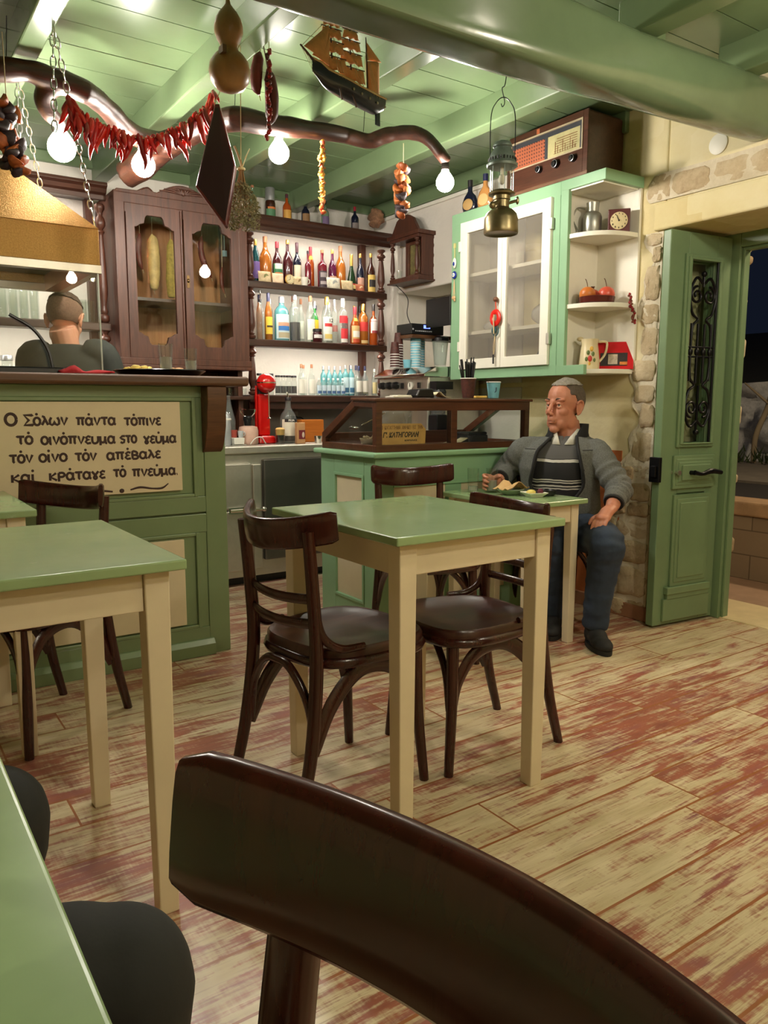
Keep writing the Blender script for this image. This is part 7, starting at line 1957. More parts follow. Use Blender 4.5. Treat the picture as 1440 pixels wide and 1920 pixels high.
tag(mb.build('paper_note', WHITE_PAINT, smooth=0), 'small white paper stuck at the top of the corner shelves', 'paper')
# things inside the glazed wall cabinet
t = thing('plastic_bag', 'crumpled clear plastic bag of bread inside the glazed wall cabinet', 'bag', (3.08, 2.96, 1.506))
mb = MB(); mb.ell((3.08, 2.97, 1.565), (0.07, 0.09, 0.056), 20, 12)
for k in range(len(mb.v)):
    v = Vector(mb.v[k]); mb.v[k] = (v.x, v.y, max(1.507, v.z+0.014*mnoise.noise(v*26)))
mb.build('film', glassy('white_film', (0.8, 0.8, 0.8, 1), body=0.6, bodycol=(0.75, 0.74, 0.72, 1)), t, smooth=40)
mb = MB(); mb.ell((3.09, 2.88, 1.532), (0.05, 0.04, 0.024), 14, 8); tag(mb.build('bread_roll', plain('bread_crust', S(176, 128, 86), 0.7)), 'brown bread roll beside the plastic bag in the wall cabinet', 'bread')
mb = MB(); mb.ell((3.08, 3.36, 1.535), (0.05, 0.10, 0.028), 16, 8)
for k in range(len(mb.v)):
    v = Vector(mb.v[k]); mb.v[k] = (v.x, v.y, max(1.506, v.z+0.012*mnoise.noise(v*30)))
tag(mb.build('folded_bag', glassy('white_film', (0.8, 0.8, 0.8, 1)), smooth=40), 'flat pale plastic bag behind the farther cabinet door', 'bag')
mb = MB(); mb.lathe([(0.05, 0), (0.06, 0.06), (0.04, 0.1), (0.02, 0.11)], 20, 0, (3.08, 2.97, 1.2705)); tag(mb.build('dark_pot', plain('grey_pot', S(70, 70, 68), 0.4)), 'grey lidded pot at the bottom of the wall cabinet', 'pot')
mb = MB(); mb.box(3.205, 3.206, 3.28, 3.34, 1.89, 1.95); tag(mb.build('paper_slip', WHITE_PAINT, smooth=0), 'white paper slip on the back of the wall cabinet', 'paper')
# charms
t = thing('eye_charm', 'blue eye charm with beads hanging on the wall cabinet edge', 'charm', (2.94, 3.575, 2.0))
BLU = plain('cobalt_glass', S(22, 44, 140), 0.15)
mb = MB(); mb.tube([(2.944, 3.575, 2.0), (2.944, 3.575, 1.93)], 0.003, 5); mb.box(2.94, 2.948, 3.568, 3.582, 1.985, 2.01); mb.build('loop', lab(206, 196, 130), t, smooth=0)
mb = MB(); mb.ell((2.942, 3.575, 1.90), (0.006, 0.016, 0.03), 14, 8); mb.build('hand_charm', WHITE_PAINT, t)
mb = MB(); mb.ell((2.937, 3.575, 1.895), (0.005, 0.008, 0.012), 12, 8); mb.build('blue_bead', BLU, t)
mb = MB(); mb.ell((2.941, 3.575, 1.833), (0.007, 0.02, 0.021), 20, 10); e = mb.build('eye_disc', BLU, t)
mb = MB(); mb.ell((2.935, 3.575, 1.833), (0.003, 0.012, 0.012), 14, 8); mb.build('eye_white', WHITE_PAINT, e)
mb = MB(); mb.ell((2.9325, 3.575, 1.833), (0.002, 0.005, 0.005), 10, 6); mb.build('pupil', lab(86, 140, 210), e)
mb = MB()
for s in (-1, 0, 1): mb.tube([(2.942, 3.575, 1.81), (2.942, 3.575+s*0.008, 1.72)], 0.0016, 4)
mb.ell((2.94, 3.575, 1.705), (0.008, 0.016, 0.012), 12, 8); mb.ell((2.94, 3.568, 1.69), (0.006, 0.008, 0.008), 10, 6); mb.build('tassel', lab(206, 166, 120), t)
t = thing('lucky_charm', 'red pomegranate charm with teal bead hanging from the cabinet knob', 'charm', (2.915, 3.19, 1.65))
mb = MB(); mb.tube([(2.915, 3.19, 1.645), (2.918, 3.188, 1.60)], 0.006, 6, flat=0.5); mb.build('ribbon', plain('orange_ribbon', S(206, 78, 48), 0.6), t)
mb = MB()
mb.tube([(2.917, 3.19+0.028*math.cos(a), 1.555+0.032*math.sin(a)) for a in np.linspace(0, 2*PI, 21)[:-1]], 0.0145, 10, closed=True, flat=0.6); mb.build('red_ring', plain('bright_red_ceramic', S(206, 34, 26), 0.3), t)
mb = MB(); mb.tube(spline([(2.905, 3.188, 1.57), (2.90, 3.186, 1.54), (2.902, 3.184, 1.47)], 5), 0.004, 6); mb.build('rope', STRING, t)
mb = MB(); mb.ell((2.918, 3.2, 1.49), (0.012, 0.018, 0.02), 14, 8); mb.tube([(2.92, 3.19+0.024*math.cos(a), 1.485+0.026*math.sin(a)) for a in np.linspace(0, 2*PI, 17)[:-1]], 0.003, 6, closed=True); mb.build('teal_bead', plain('teal_ceramic', S(52, 92, 98), 0.3), t)
mb = MB()
for s in (-1, 1): mb.tube(spline([(2.915, 3.19, 1.465), (2.912, 3.19+s*0.006, 1.40), (2.915, 3.198, 1.36)], 4), 0.002, 5)
mb.build('threads', STRING, t); mb = MB(); mb.tube([(2.916, 3.2, 1.36), (2.916, 3.2, 1.31)], 0.005, 8); mb.build('end_bead', BLACKP, t)

# wall clock case, an open carved box on the wall
t = thing('wall_clock_case', 'carved dark wooden clock case with turned columns on the white wall', 'clock', (3.18, 4.31, 1.9))
X0, Y0c, Y1c = 3.10, 4.135, 4.46
mb = MB()
mb.box(X0, XR, Y0c, Y1c, 1.905, 1.93); mb.box(X0-0.012, XR, Y0c-0.015, Y1c+0.015, 1.895, 1.906)
mb.box(X0-0.012, XR, Y0c-0.018, Y1c+0.018, 2.185, 2.21); mb.box(X0, XR, Y0c, Y1c, 2.165, 2.186)
mb.box(XR-0.06, XR, Y0c+0.005, Y1c-0.09, 1.93, 2.17)
out = [(X0+0.03, 1.93), (X0+0.03, 2.17), (XR, 2.17)]+[(XR-0.004-0.006*math.sin(k*1.2), 2.17-0.24*k/20) for k in range(1, 20)]+[(XR, 1.93)]
mb.prism(out, 1, Y0c, Y0c+0.014)
mb.build('case', DARKWOOD, t, smooth=0, bevel=0.003)
mb = MB(); mb.prism([(Y0c+0.01, 2.21), (Y0c+0.075, 2.30), (Y0c+0.125, 2.325), (Y1c-0.125, 2.325), (Y1c-0.075, 2.30), (Y1c-0.01, 2.21)], 0, X0+0.004, X0+0.03); mb.build('pediment', DARKWOOD, t, smooth=0, bevel=0.003)
for y in (Y0c+0.03, Y1c-0.02):
    mb = MB(); turned(mb, X0+0.012, y, 1.93, 2.166, 0.016); mb.build('column', DARKWOOD, t, smooth=60)
mb = MB(); mb.box(XR-0.064, XR-0.06, 4.20, 4.31, 1.95, 2.14); fr1 = mb.build('picture', plain('dim_picture', S(112, 104, 62), 0.5, var=0.5, vscale=24), t, smooth=0)
mb = MB()
for y0, y1, z0, z1 in ((4.185, 4.20, 1.935, 2.155), (4.31, 4.325, 1.935, 2.155), (4.2, 4.31, 1.935, 1.95), (4.2, 4.31, 2.14, 2.155)): mb.box(XR-0.075, XR-0.06, y0, y1, z0, z1)
mb.build('picture_frame', CASEWOOD, fr1, smooth=0, bevel=0.002)
tumbler('small shot glass inside the carved clock case on the wall', 3.135, 4.395, 1.9305, 0.02, 0.055, None, 'shot_glass')
# woven ornament in the corner
mb = MB(); mb.ell((3.15, 4.70, 2.39), (0.055, 0.06, 0.065), 16, 10)
for k in range(len(mb.v)):
    v = Vector(mb.v[k]); mb.v[k] = tuple(v+Vector((0.012*math.sin(v.z*120), 0.01*math.sin(v.z*90+v.x*60), 0.004*math.sin(v.x*200))))
o = mb.build('dried_sponge', plain('woven_tan', S(142, 104, 76), 0.85, var=0.35, vscale=60, bump=0.7, bscale=110)); tag(o, 'dried brown sponge-like ornament in the corner above the shelf', 'ornament')

# ---------------------------------------------------------------- on the seated man's table
ZM = 0.6705
tumbler('empty clear glass at the far edge of the narrow table', 2.437, 2.80, ZM, 0.029, 0.115, None, 'water_glass', 0.25)
tumbler('clear glass held in the hand of the man in grey', 2.511, 2.748, ZM, 0.029, 0.115, None, 'water_glass', 0.5)
t = thing('snack_bowl', 'grey-green bowl with folded brown paper and food on the narrow table', 'bowl', (2.516, 2.625, ZM))
mb = MB(); mb.lathe([(0.03, 0), (0.035, 0.003), (0.066, 0.026), (0.064, 0.028), (0.03, 0.007), (0.001, 0.006)], 28, 0, (2.516, 2.625, ZM)); mb.build('bowl', plain('grey_green_glaze', S(140, 152, 134), 0.3), t, smooth=50)
mb = MB(); rows = []
for i in range(9):
    u_ = -1+2*i/8
    rows.append([(2.52+0.07*u_, 2.625+0.05*(-1+2*j/6), ZM+0.03+0.045*max(0, 1-abs(u_-0.1)*1.5)*(0.6+0.4*math.cos(j))+0.006*math.sin(j*2+i)) for j in range(7)])
mb.sheet(rows); mb.build('brown_paper', plain('kraft_paper', S(206, 166, 112), 0.8), t, smooth=50, solid=0.002)
t = thing('small_plate', 'small white square plate with lemon and olive on the narrow table', 'plate', (2.54, 2.50, ZM))
mb = MB(); mb.M = Matrix.Translation((2.545, 2.50, ZM)) @ Matrix.Rotation(0.5, 4, 'Z'); mb.lathe([(0.04, 0), (0.042, 0.003), (0.068, 0.02), (0.066, 0.022), (0.04, 0.006), (0.001, 0.005)], 4); mb.build('dish', WHITE_PAINT, t, smooth=0, bevel=0.003)
mb = MB(); mb.ell((2.535, 2.51, ZM+0.02), (0.024, 0.02, 0.013), 12, 8); mb.build('lemon_wedge', lab(226, 206, 110), t)
mb = MB(); mb.ell((2.575, 2.49, ZM+0.024), (0.014, 0.013, 0.013), 10, 8); mb.ell((2.585, 2.505, ZM+0.022), (0.012, 0.011, 0.01), 10, 8); mb.build('beet_piece', lab(92, 24, 44), t)
t = thing('ashtray', 'low black dish before the man at the narrow table', 'dish', (2.635, 2.52, ZM))
mb = MB(); mb.lathe([(0.04, 0), (0.052, 0.006), (0.054, 0.024), (0.049, 0.026), (0.042, 0.008), (0.001, 0.006)], 24, 0, (2.63, 2.515, ZM)); mb.build('dish', BLACKP, t, smooth=50)
# ---------------------------------------------------------------- people
SKIN = plain('tanned_skin', S(188, 124, 98), 0.5, var=0.09, vscale=18, bump=0.12, bscale=140, Subsurface_Weight=0.08)
SKIN2 = plain('fair_skin', S(206, 148, 118), 0.5, var=0.08, vscale=18, bump=0.1, bscale=140, Subsurface_Weight=0.08)
V3 = Vector
def frame(fwd, upv=(0, 0, 1)):
    F = V3(fwd).normalized(); L = V3(upv).cross(F).normalized(); U = F.cross(L)
    return Matrix((F, L, U)).transposed()
def head_mesh(mb, c, R, k=1.0):
    """skull, jaw, brow, nose, lips, lids and ears melted together"""
    P = lambda x, y, z: V3(c)+R @ (V3((x, y, z))*k)
    E = lambda p, r, n=14, q=9: mb.ell(P(*p), tuple(a*k for a in r), n, q, 0, R)
    E((-0.014, 0, 0.038), (0.094, 0.075, 0.085), 24, 16)
    E((0.012, 0, 0.045), (0.074, 0.066, 0.07), 20, 12)
    E((0.020, 0, -0.045), (0.062, 0.061, 0.076), 24, 14)
    E((0.060, 0, -0.104), (0.02, 0.026, 0.019))
    for s in (-1, 1):
        E((0.0, s*0.05, -0.068), (0.036, 0.016, 0.036))
        E((0.046, s*0.036, -0.024), (0.029, 0.026, 0.026))
        E((0.066, s*0.034, 0.027), (0.019, 0.022, 0.0085))
        E((0.044, s*0.024, -0.075), (0.03, 0.028, 0.032))
        E((0.096, s*0.011, -0.036), (0.012, 0.0085, 0.008))
        mb.tube([P(0.064, s*0.046, 0.006), P(0.0745, s*0.040, 0.0105), P(0.078, s*0.031, 0.0122), P(0.077, s*0.021, 0.0085)], 0.0052*k, 6)
        mb.tube([P(0.064, s*0.046, 0.0), P(0.073, s*0.040, -0.0052), P(0.0765, s*0.031, -0.0064), P(0.0765, s*0.021, -0.003)], 0.0046*k, 6)
        # ear: rim, bowl and lobe
        E((-0.012, s*0.076, -0.008), (0.018, 0.006, 0.030))
        mb.tube(spline([P(0.004, s*0.078, 0.012), P(-0.006, s*0.086, 0.027), P(-0.024, s*0.088, 0.022), P(-0.028, s*0.086, -0.002), P(-0.016, s*0.080, -0.03), P(-0.002, s*0.075, -0.038)], 5), 0.0052*k, 7)
    E((0.078, 0, 0.018), (0.014, 0.016, 0.014))
    mb.tube([P(0.080, 0, 0.016), P(0.091, 0, -0.004), P(0.103, 0, -0.026), P(0.104, 0, -0.034)], [0.0085*k, 0.0095*k, 0.0115*k, 0.009*k], 8)
    E((0.076, 0, -0.058), (0.018, 0.028, 0.016))
    mb.tube([P(0.078, -0.024, -0.066), P(0.088, -0.010, -0.0615), P(0.089, 0, -0.063), P(0.088, 0.010, -0.0615), P(0.078, 0.024, -0.066)], [0.003*k, 0.0045*k, 0.0042*k, 0.0045*k, 0.003*k], 6)
    mb.tube([P(0.077, -0.022, -0.071), P(0.087, -0.009, -0.0755), P(0.088, 0.009, -0.0755), P(0.077, 0.022, -0.071)], [0.003*k, 0.0052*k, 0.0052*k, 0.003*k], 6)
def face_parts(root, c, R, k, browcol, look=(1, 0, 0)):
    P = lambda x, y, z: V3(c)+R @ (V3((x, y, z))*k)
    for s in (-1, 1):
        ec = P(0.0655, s*0.0325, 0.0035)
        mb = MB(); mb.ell(ec, 0.0112*k, 14, 10); e = mb.build('eye', plain('eye_white', S(206, 196, 184), 0.25), root, smooth=180)
        d = (R @ V3(look)).normalized()
        mb = MB(); mb.ell(ec+d*0.0078*k, 0.0048*k, 12, 8); mb.build('iris', plain('dark_iris', S(40, 28, 20), 0.15), e, smooth=180)
        mb = MB(); mb.tube(spline([P(0.078, s*0.014, 0.026), P(0.083, s*0.028, 0.0325), P(0.075, s*0.043, 0.030), P(0.064, s*0.052, 0.022)], 4), lerpl([0.0022*k, 0.0036*k, 0.0032*k, 0.0012*k], 4), 6)
        mb.build('eyebrow', browcol, root, smooth=60)
    mb = MB(); mb.tube([P(0.0815, -0.022, -0.0688), P(0.0905, -0.008, -0.0685), P(0.0905, 0.008, -0.0685), P(0.0815, 0.022, -0.0688)], 0.0016*k, 5)
    mb.build('mouth_line', plain('lip_shadow', S(120, 58, 50), 0.5), root, smooth=60)
def hair_cap(root, c, R, k, mat, front, low, nape, amp=0.004, grow=1.03, name='hair', seed=0):
    """short hair: a thin shell over the skull, cut along the hairline"""
    mb = MB(); n, m = 150, 90
    cc = V3((-0.014, 0, 0.038)); rr = V3((0.094, 0.075, 0.085))
    vs = []; keep = []
    for i in range(m+1):
        ph = PI*i/m
        for j in range(n):
            t = 2*PI*j/n
            d = V3((math.sin(ph)*math.cos(t), math.sin(ph)*math.sin(t), math.cos(ph)))
            p = V3((cc.x+rr.x*d.x, cc.y+rr.y*d.y, cc.z+rr.z*d.z))
            keep.append(p.z > low(p) and p.x < front(p) and p.z > nape)
            g = grow+amp*10*mnoise.noise(p*70+V3((seed, 0, 0)))
            vs.append(V3(c)+R @ ((cc+(p-cc)*g)*k))
    fs = []
    for i in range(m):
        for j in range(n):
            q = (i*n+j, i*n+(j+1) % n, (i+1)*n+(j+1) % n, (i+1)*n+j)
            if all(keep[a] for a in q): fs.append(q)
    mb._add(vs, fs)
    return mb.build(name, mat, root, smooth=180, solid=0.004*k, recalc=True)
def loft(rings, seg=40, q=2.5, a0=0.0, a1=2*PI, grow=0.0, noise_amp=0.0):
    """rings: (centre, side vector, front vector, half width, half depth); angle 0 = front"""
    rows = []
    for (c, Lv, Fv, w, d, *op) in rings:
        o0, o1 = (op[0], op[1]) if op else (a0, 2*PI-a1)
        row = []
        for i in range(seg+1):
            a = o0+(2*PI-o0-o1)*i/seg
            ca, sa = math.cos(a), math.sin(a)
            k = (abs(ca)**q+abs(sa)**q)**(-1/q)
            p = V3(c)+V3(Lv)*(sa*k*(w+grow))+V3(Fv)*(ca*k*(d+grow))
            if noise_amp: p += (p-V3(c)).normalized()*noise_amp*mnoise.noise(V3((p.x*16, p.y*16, p.z*26)))
            row.append(p)
        rows.append(row)
    return rows
def finger(mb, pts, r): mb.tube(spline(pts, 4), lerpl([r*1.05, r, r*0.95]+[r*0.8]*(len(pts)-3), 4), 8); mb.ell(pts[-1], r*0.85, 8, 6)

# ---- the seated man in the grey fleece jacket
man = thing('person', 'seated man in grey fleece jacket and jeans looking aside at the narrow table', 'person', (2.9, 2.65, 0.0))
HC = V3((2.886, 2.647, 1.078)); HR = frame((-0.985, -0.03, 0.045)); HK = 1.06
Lm = V3((0.528, -0.849, 0)); Fm = V3((-0.849, -0.528, 0))
pel, wst, chs, nck = V3((2.915, 2.658, 0.50)), V3((2.90, 2.665, 0.62)), V3((2.868, 2.645, 0.78)), V3((2.908, 2.632, 0.93))
shR, elR, wrR = V3((2.755, 2.785, 0.862)), V3((2.745, 2.90, 0.752)), V3((2.585, 2.785, 0.72))
shL, elL, wrL = V3((2.942, 2.483, 0.858)), V3((2.935, 2.335, 0.70)), V3((2.822, 2.283, 0.622))
hL, kL, aL = V3((2.93, 2.575, 0.47)), V3((2.722, 2.222, 0.475)), V3((2.712, 2.262, 0.11))
hR, kR, aR = V3((2.86, 2.71, 0.465)), V3((2.655, 2.49, 0.47)), V3((2.72, 2.52, 0.10))
mb = MB()
head_mesh(mb, HC, HR, HK)
mb.tube([nck+V3((0, 0, -0.07)), nck, HC+HR @ V3((-0.028, 0, -0.07))], [0.075, 0.062, 0.058], 14)
mb.tube([pel, wst, chs, nck+V3((0, 0, -0.07))], [0.12, 0.13, 0.12, 0.07], 14)
for a, b_, c_, rr in ((shR, elR, wrR, (0.045, 0.04, 0.036, 0.029)), (shL, elL, wrL, (0.045, 0.042, 0.038, 0.030))):
    mb.tube([chs+V3((0, 0, 0.05)), a, a.lerp(b_, 0.5), b_, b_.lerp(c_, 0.5), c_], [0.06, rr[0], rr[0], rr[1], rr[2], rr[3]], 12)
for h_, k_, a_ in ((hL, kL, aL), (hR, kR, aR)): mb.tube([pel, h_, k_, k_.lerp(a_, 0.5), a_, a_+V3((0, 0, -0.05))], [0.09, 0.075, 0.06, 0.05, 0.038, 0.03], 12)
# his hand round the glass
G = V3((2.511, 2.748, 0.0)); away = V3((0.68, 0.73, 0)); lft = V3((-0.825, 0.565, 0))
def around(deg, z, r_): a = math.radians(deg); return G+away*(math.cos(a)*r_)+lft*(math.sin(a)*r_)+V3((0, 0, z))
palm = around(15, 0.718, 0.05)
mb.ell(palm, (0.03, 0.026, 0.036), 14, 10); mb.tube([wrR, wrR.lerp(palm, 0.6), palm], [0.029, 0.028, 0.026], 10)
for i, z in enumerate((0.748, 0.727, 0.706, 0.689)):
    e = (0, 8, 4, -12)[i]
    finger(mb, [around(25, z, 0.05), around(70, z+0.004, 0.043), around(112+e, z, 0.040), around(146+e, z-0.004, 0.0385)], 0.0088-0.0006*i)
finger(mb, [around(-10, 0.732, 0.048), around(-45, 0.742, 0.043), around(-85, 0.746, 0.040)], 0.0098)
# his hand resting on the knee
kn = V3((2.748, 2.268, 0.585)); adir = V3((0.35, -0.78, 0.1)).normalized(); fd = V3((-0.75, -0.22, -0.62)).normalized(); upn = adir.cross(fd).normalized()
if upn.z < 0: upn = -upn
mb.tube([wrL, wrL.lerp(kn, 0.5)+upn*0.006, kn], [0.030, 0.033, 0.033], 12, flat=0.75)
mb.ell(kn, (0.036, 0.036, 0.02), 14, 10)
for i, (s, L) in enumerate(((-1.5, 0.066), (-0.5, 0.076), (0.5, 0.074), (1.5, 0.06))):
    b0 = kn+adir*(s*0.019)+fd*0.012
    finger(mb, [b0, b0+fd*(L*0.42)+upn*0.006, b0+fd*(L*0.78)-upn*0.004, b0+fd*L-upn*0.018], 0.0092-0.0004*i)
b0 = kn-adir*0.03-fd*0.015
finger(mb, [b0, b0-adir*0.018+fd*0.022, b0-adir*0.022+fd*0.045-upn*0.006], 0.0098)
body = mb.build('body', SKIN, man); remesh(body, 0.0038, 6)
face_parts(man, HC, HR, HK, plain('grey_brow', S(74, 58, 48), 0.8), (1, 0.25, 0.08))
GREYH = plain('short_grey_hair', S(92, 80, 70), 0.9, var=0.3, vscale=90, bump=0.6, bscale=260)
GREYT = plain('silver_hair', S(138, 130, 120), 0.9, var=0.3, vscale=90, bump=0.6, bscale=260)
hair_cap(man, HC, HR, HK, GREYH, lambda p: 0.035+0.55*max(0, p.z-0.075) if p.z > 0.05 else 0.012-0.5*(0.05-p.z), lambda p: 0.012+0.2*max(0, p.x+0.02) if abs(p.y) > 0.045 else -0.04, -0.055, 0.001, 1.012)
hair_cap(man, HC, HR, HK, GREYT, lambda p: 0.062, lambda p: 0.094-0.1*max(0, p.x), 0.05, 0.006, 1.09, 'top_hair', 4)
# jeans
DENIM = plain('blue_denim', S(36, 49, 68), 0.8, var=0.3, vscale=6, bump=0.4, bscale=40)
mb = MB()
mb.tube([pel+V3((0, 0, -0.03)), wst+V3((0, 0, -0.03))], [0.15, 0.14], 16)
for h_, k_, a_ in ((hL, kL, aL), (hR, kR, aR)):
    mb.tube(spline([pel, h_, h_.lerp(k_, 0.55)+V3((0, 0, 0.01)), k_+V3((0, 0, 0.0)), k_.lerp(a_, 0.22), k_.lerp(a_, 0.6), a_+V3((0, 0, -0.03))], 4), lerpl([0.10, 0.10, 0.092, 0.082, 0.076, 0.064, 0.058], 4), 16)
    mb.ell(k_+V3((0, 0, 0.002)), (0.08, 0.08, 0.078), 16, 10)
jn = mb.build('jeans', DENIM, man); remesh(jn, 0.008, 4)
for v in jn.data.vertices:
    n_ = mnoise.noise(V3((v.co.x*14, v.co.y*14, v.co.z*34)))
    v.co += v.normal*(0.006*n_)
# shoes
def shoe(a_, toe, nm='shoe'):
    d = (V3(toe)-V3(a_)); d.z = 0; d.normalize(); R = frame(d)
    base = V3((a_.x, a_.y, 0))
    mb = MB(); P = lambda x, y, z: base+R @ V3((x, y, z))
    mb.ell(P(-0.01, 0, 0.05), (0.055, 0.042, 0.05), 16, 10, 0, R); mb.ell(P(0.09, 0, 0.034), (0.085, 0.045, 0.034), 18, 10, 0, R); mb.ell(P(0.04, 0, 0.05), (0.07, 0.042, 0.045), 16, 10, 0, R)
    mb.tube([P(0, 0, 0.06), P(0, 0, 0.115)], [0.045, 0.044], 14)
    o = mb.build(nm, plain('black_suede', S(26, 26, 27), 0.8, var=0.2), man); remesh(o, 0.005, 3)
    for v in o.data.vertices: v.co.z = max(v.co.z, 0.004)
    mb = MB(); rows = [[P(0.055+0.118*math.cos(a)*(1 if math.cos(a) > 0 else 1.0), 0.047*math.sin(a), z) for a in np.linspace(0, 2*PI, 25)] for z in (0.001, 0.022)]
    mb.sheet(rows); mb._add(rows[0][:-1], [tuple(range(24))]); mb._add(rows[1][:-1], [tuple(range(24))])
    mb.build('sole', plain('black_rubber', S(20, 20, 20), 0.7), o, smooth=40)
    mb = MB()
    for k in range(4): mb.tube([P(0.03+0.02*k, -0.022, 0.088-0.008*k), P(0.035+0.02*k, 0.022, 0.088-0.008*k)], 0.0025, 5)
    mb.build('laces', plain('dark_lace', S(48, 40, 38), 0.8), o, smooth=60)
shoe(aL, V3((2.62, 2.10, 0))); shoe(aR, V3((2.60, 2.42, 0)))
# polo shirt with white stripes
def polo_mat():
    t = NT('striped_polo')
    g = t.n('NewGeometry'); z = t.n('SeparateXYZ', Vector=g.outputs['Position']).outputs[2]
    z = t.math('ADD', z, t.math('MULTIPLY', t.noise(t.coord(), 7, 3), 0.02))
    col = S(28, 28, 32)
    prev = t.mix(t.math('GREATER_THAN', z, 0.842), S(30, 29, 33), S(84, 82, 82))
    for zc, w_ in ((0.832, 0.007), (0.738, 0.0028), (0.727, 0.0028), (0.709, 0.0035), (0.696, 0.003)):
        prev = t.mix(t.math('LESS_THAN', t.math('ABSOLUTE', t.math('SUBTRACT', z, zc)), w_), prev, S(198, 194, 188))
    return t.pbr(prev, 0.85)
rg = [(V3((2.912, 2.66, 0.53)), Lm, Fm, 0.165, 0.135), (wst, Lm, Fm, 0.168, 0.145), (V3((2.885, 2.658, 0.70)), Lm, Fm, 0.17, 0.142), (chs, Lm, Fm, 0.176, 0.132), (V3((2.868, 2.64, 0.862)), Lm, Fm, 0.178, 0.108), (V3((2.885, 2.637, 0.905)), Lm, Fm, 0.135, 0.088), (V3((2.90, 2.634, 0.938)), Lm, Fm, 0.08, 0.072)]
mb = MB(); mb.sheet(loft(rg, 48, 2.3, noise_amp=0.006)); mb.build('polo_shirt', polo_mat(), man, smooth=180, sub=1)
mb = MB(); mb.sheet(loft([(V3((2.885, 2.628, 0.898)), Lm, Fm, 0.10, 0.094, 0.10, 0.10), (V3((2.897, 2.633, 0.935)), Lm, Fm, 0.085, 0.082, 0.34, 0.34), (V3((2.908, 2.636, 0.972)), Lm, Fm, 0.075, 0.073, 0.75, 0.7)], 32, 2.1)); mb.build('shirt_collar', plain('white_collar', S(206, 202, 192), 0.8), man, smooth=180, solid=0.004)
# fleece jacket, open at the front
FLEECE = plain('heather_grey_fleece', S(98, 99, 96), 0.95, var=0.32, vscale=170, bump=0.5, bscale=200)
op = [0.32, 0.44, 0.72, 0.66, 0.52, 0.50, 0.62]; op2 = [0.26, 0.36, 0.62, 0.52, 0.46, 0.46, 0.62]
gr = [0.022, 0.022, 0.024, 0.026, 0.026, 0.024, 0.016]
rj = [(c, a, b_, w+g_, d+g_, o1, o2) for (c, a, b_, w, d), o1, o2, g_ in zip(rg, op, op2, gr)]
rj.insert(0, (V3((2.915, 2.66, 0.475)), Lm, Fm, 0.195, 0.165, 0.30, 0.24))
rows = loft(rj, 56, 2.35, noise_amp=0.012)
inner = loft(rj, 56, 2.35, grow=-0.016)
mb = MB()
R_, C_ = len(rows), len(rows[0])
vs = [p for r_ in rows for p in r_]+[p for r_ in inner for p in r_]
N_ = R_*C_
fs = []
for i in range(R_-1):
    for j in range(C_-1):
        q = (i*C_+j, i*C_+j+1, (i+1)*C_+j+1, (i+1)*C_+j)
        fs += [q, tuple(N_+k for k in reversed(q))]
    for j in (0, C_-1): fs.append((i*C_+j, (i+1)*C_+j, N_+(i+1)*C_+j, N_+i*C_+j))
for j in range(C_-1):
    for i in (0, R_-1): fs.append((i*C_+j, i*C_+j+1, N_+i*C_+j+1, N_+i*C_+j))
mb._add(vs, fs)
for a, b_, c_, e_, sg in ((shR, elR, wrR, 0.86, -1), (shL, elL, wrL, 0.72, 1)):
    st_ = nck+Lm*(sg*0.095)+V3((0, 0, -0.03))
    sp = spline([st_, st_.lerp(a, 0.5)+V3((0, 0, -0.002)), a, a.lerp(b_, 0.5), b_, b_.lerp(c_, e_*0.55), b_.lerp(c_, e_)], 8)
    R2 = lerpl([0.035, 0.055, 0.066, 0.066, 0.062, 0.054, 0.047], 8)
    R2 = [r_*(1+0.10*math.sin(i*1.9+1.5*mnoise.noise(V3((i*0.4, 1, 0))))*(1 if i > 22 else 0.25)) for i, r_ in enumerate(R2)]
    mb.tube(sp, R2, 18)
jk = mb.build('jacket', FLEECE, man); remesh(jk, 0.0058, 4)
TRIMB = plain('black_jacket_trim', S(22, 22, 25), 0.8)
mb = MB()
for i in range(2):
    pts = []
    for row in loft(rj, 56, 2.35): pts.append(row[0] if i == 0 else row[-1])
    mb.tube(spline(pts, 4), 0.0045, 6)
mb.sheet(loft([(V3((2.893, 2.633, 0.912)), Lm, Fm, 0.112, 0.10, 0.60, 0.55), (V3((2.905, 2.636, 0.95)), Lm, Fm, 0.096, 0.092, 0.66, 0.62), (V3((2.917, 2.64, 0.995)), Lm, Fm, 0.092, 0.09, 0.95, 0.85)], 36, 2.1))
mb.build('jacket_collar', TRIMB, man, smooth=180, solid=0.006)
mb = MB()
for i, w_ in ((0, 0.012), (1, 0.02)):
    L0 = loft(rj, 56, 2.35); rows = []
    for row in L0[2:]:
        p = row[0] if i == 0 else row[-1]; q = row[3] if i == 0 else row[-4]
        rows.append([p+(p-q)*0.18-Fm*0.006, p-Fm*0.004, p+(q-p)*0.3-Fm*0.01])
    mb.sheet(rows)
mb.build('jacket_lining', TRIMB, man, smooth=180, solid=0.004)
for a, b_ in ((elR.lerp(wrR, 0.86), wrR), (elL.lerp(wrL, 0.72), wrL)):
    d = (b_-a).normalized()
    mb = MB(); mb.tube([a-d*0.002, a+d*0.008], [0.0475, 0.045], 18); mb.build('cuff_edge', TRIMB, man, smooth=60)
mb = MB()
for s in (-1, 1):
    rows = loft(rj, 56, 2.35, grow=0.006)
    row = [rows[5][k].lerp(rows[6][k], 0.3) for k in (range(1, 17) if s > 0 else range(40, 56))]
    mb.tube(row, 0.002, 5)
mb.build('yoke_seam', plain('dark_grey_seam', S(62, 62, 62), 0.9), man, smooth=60)

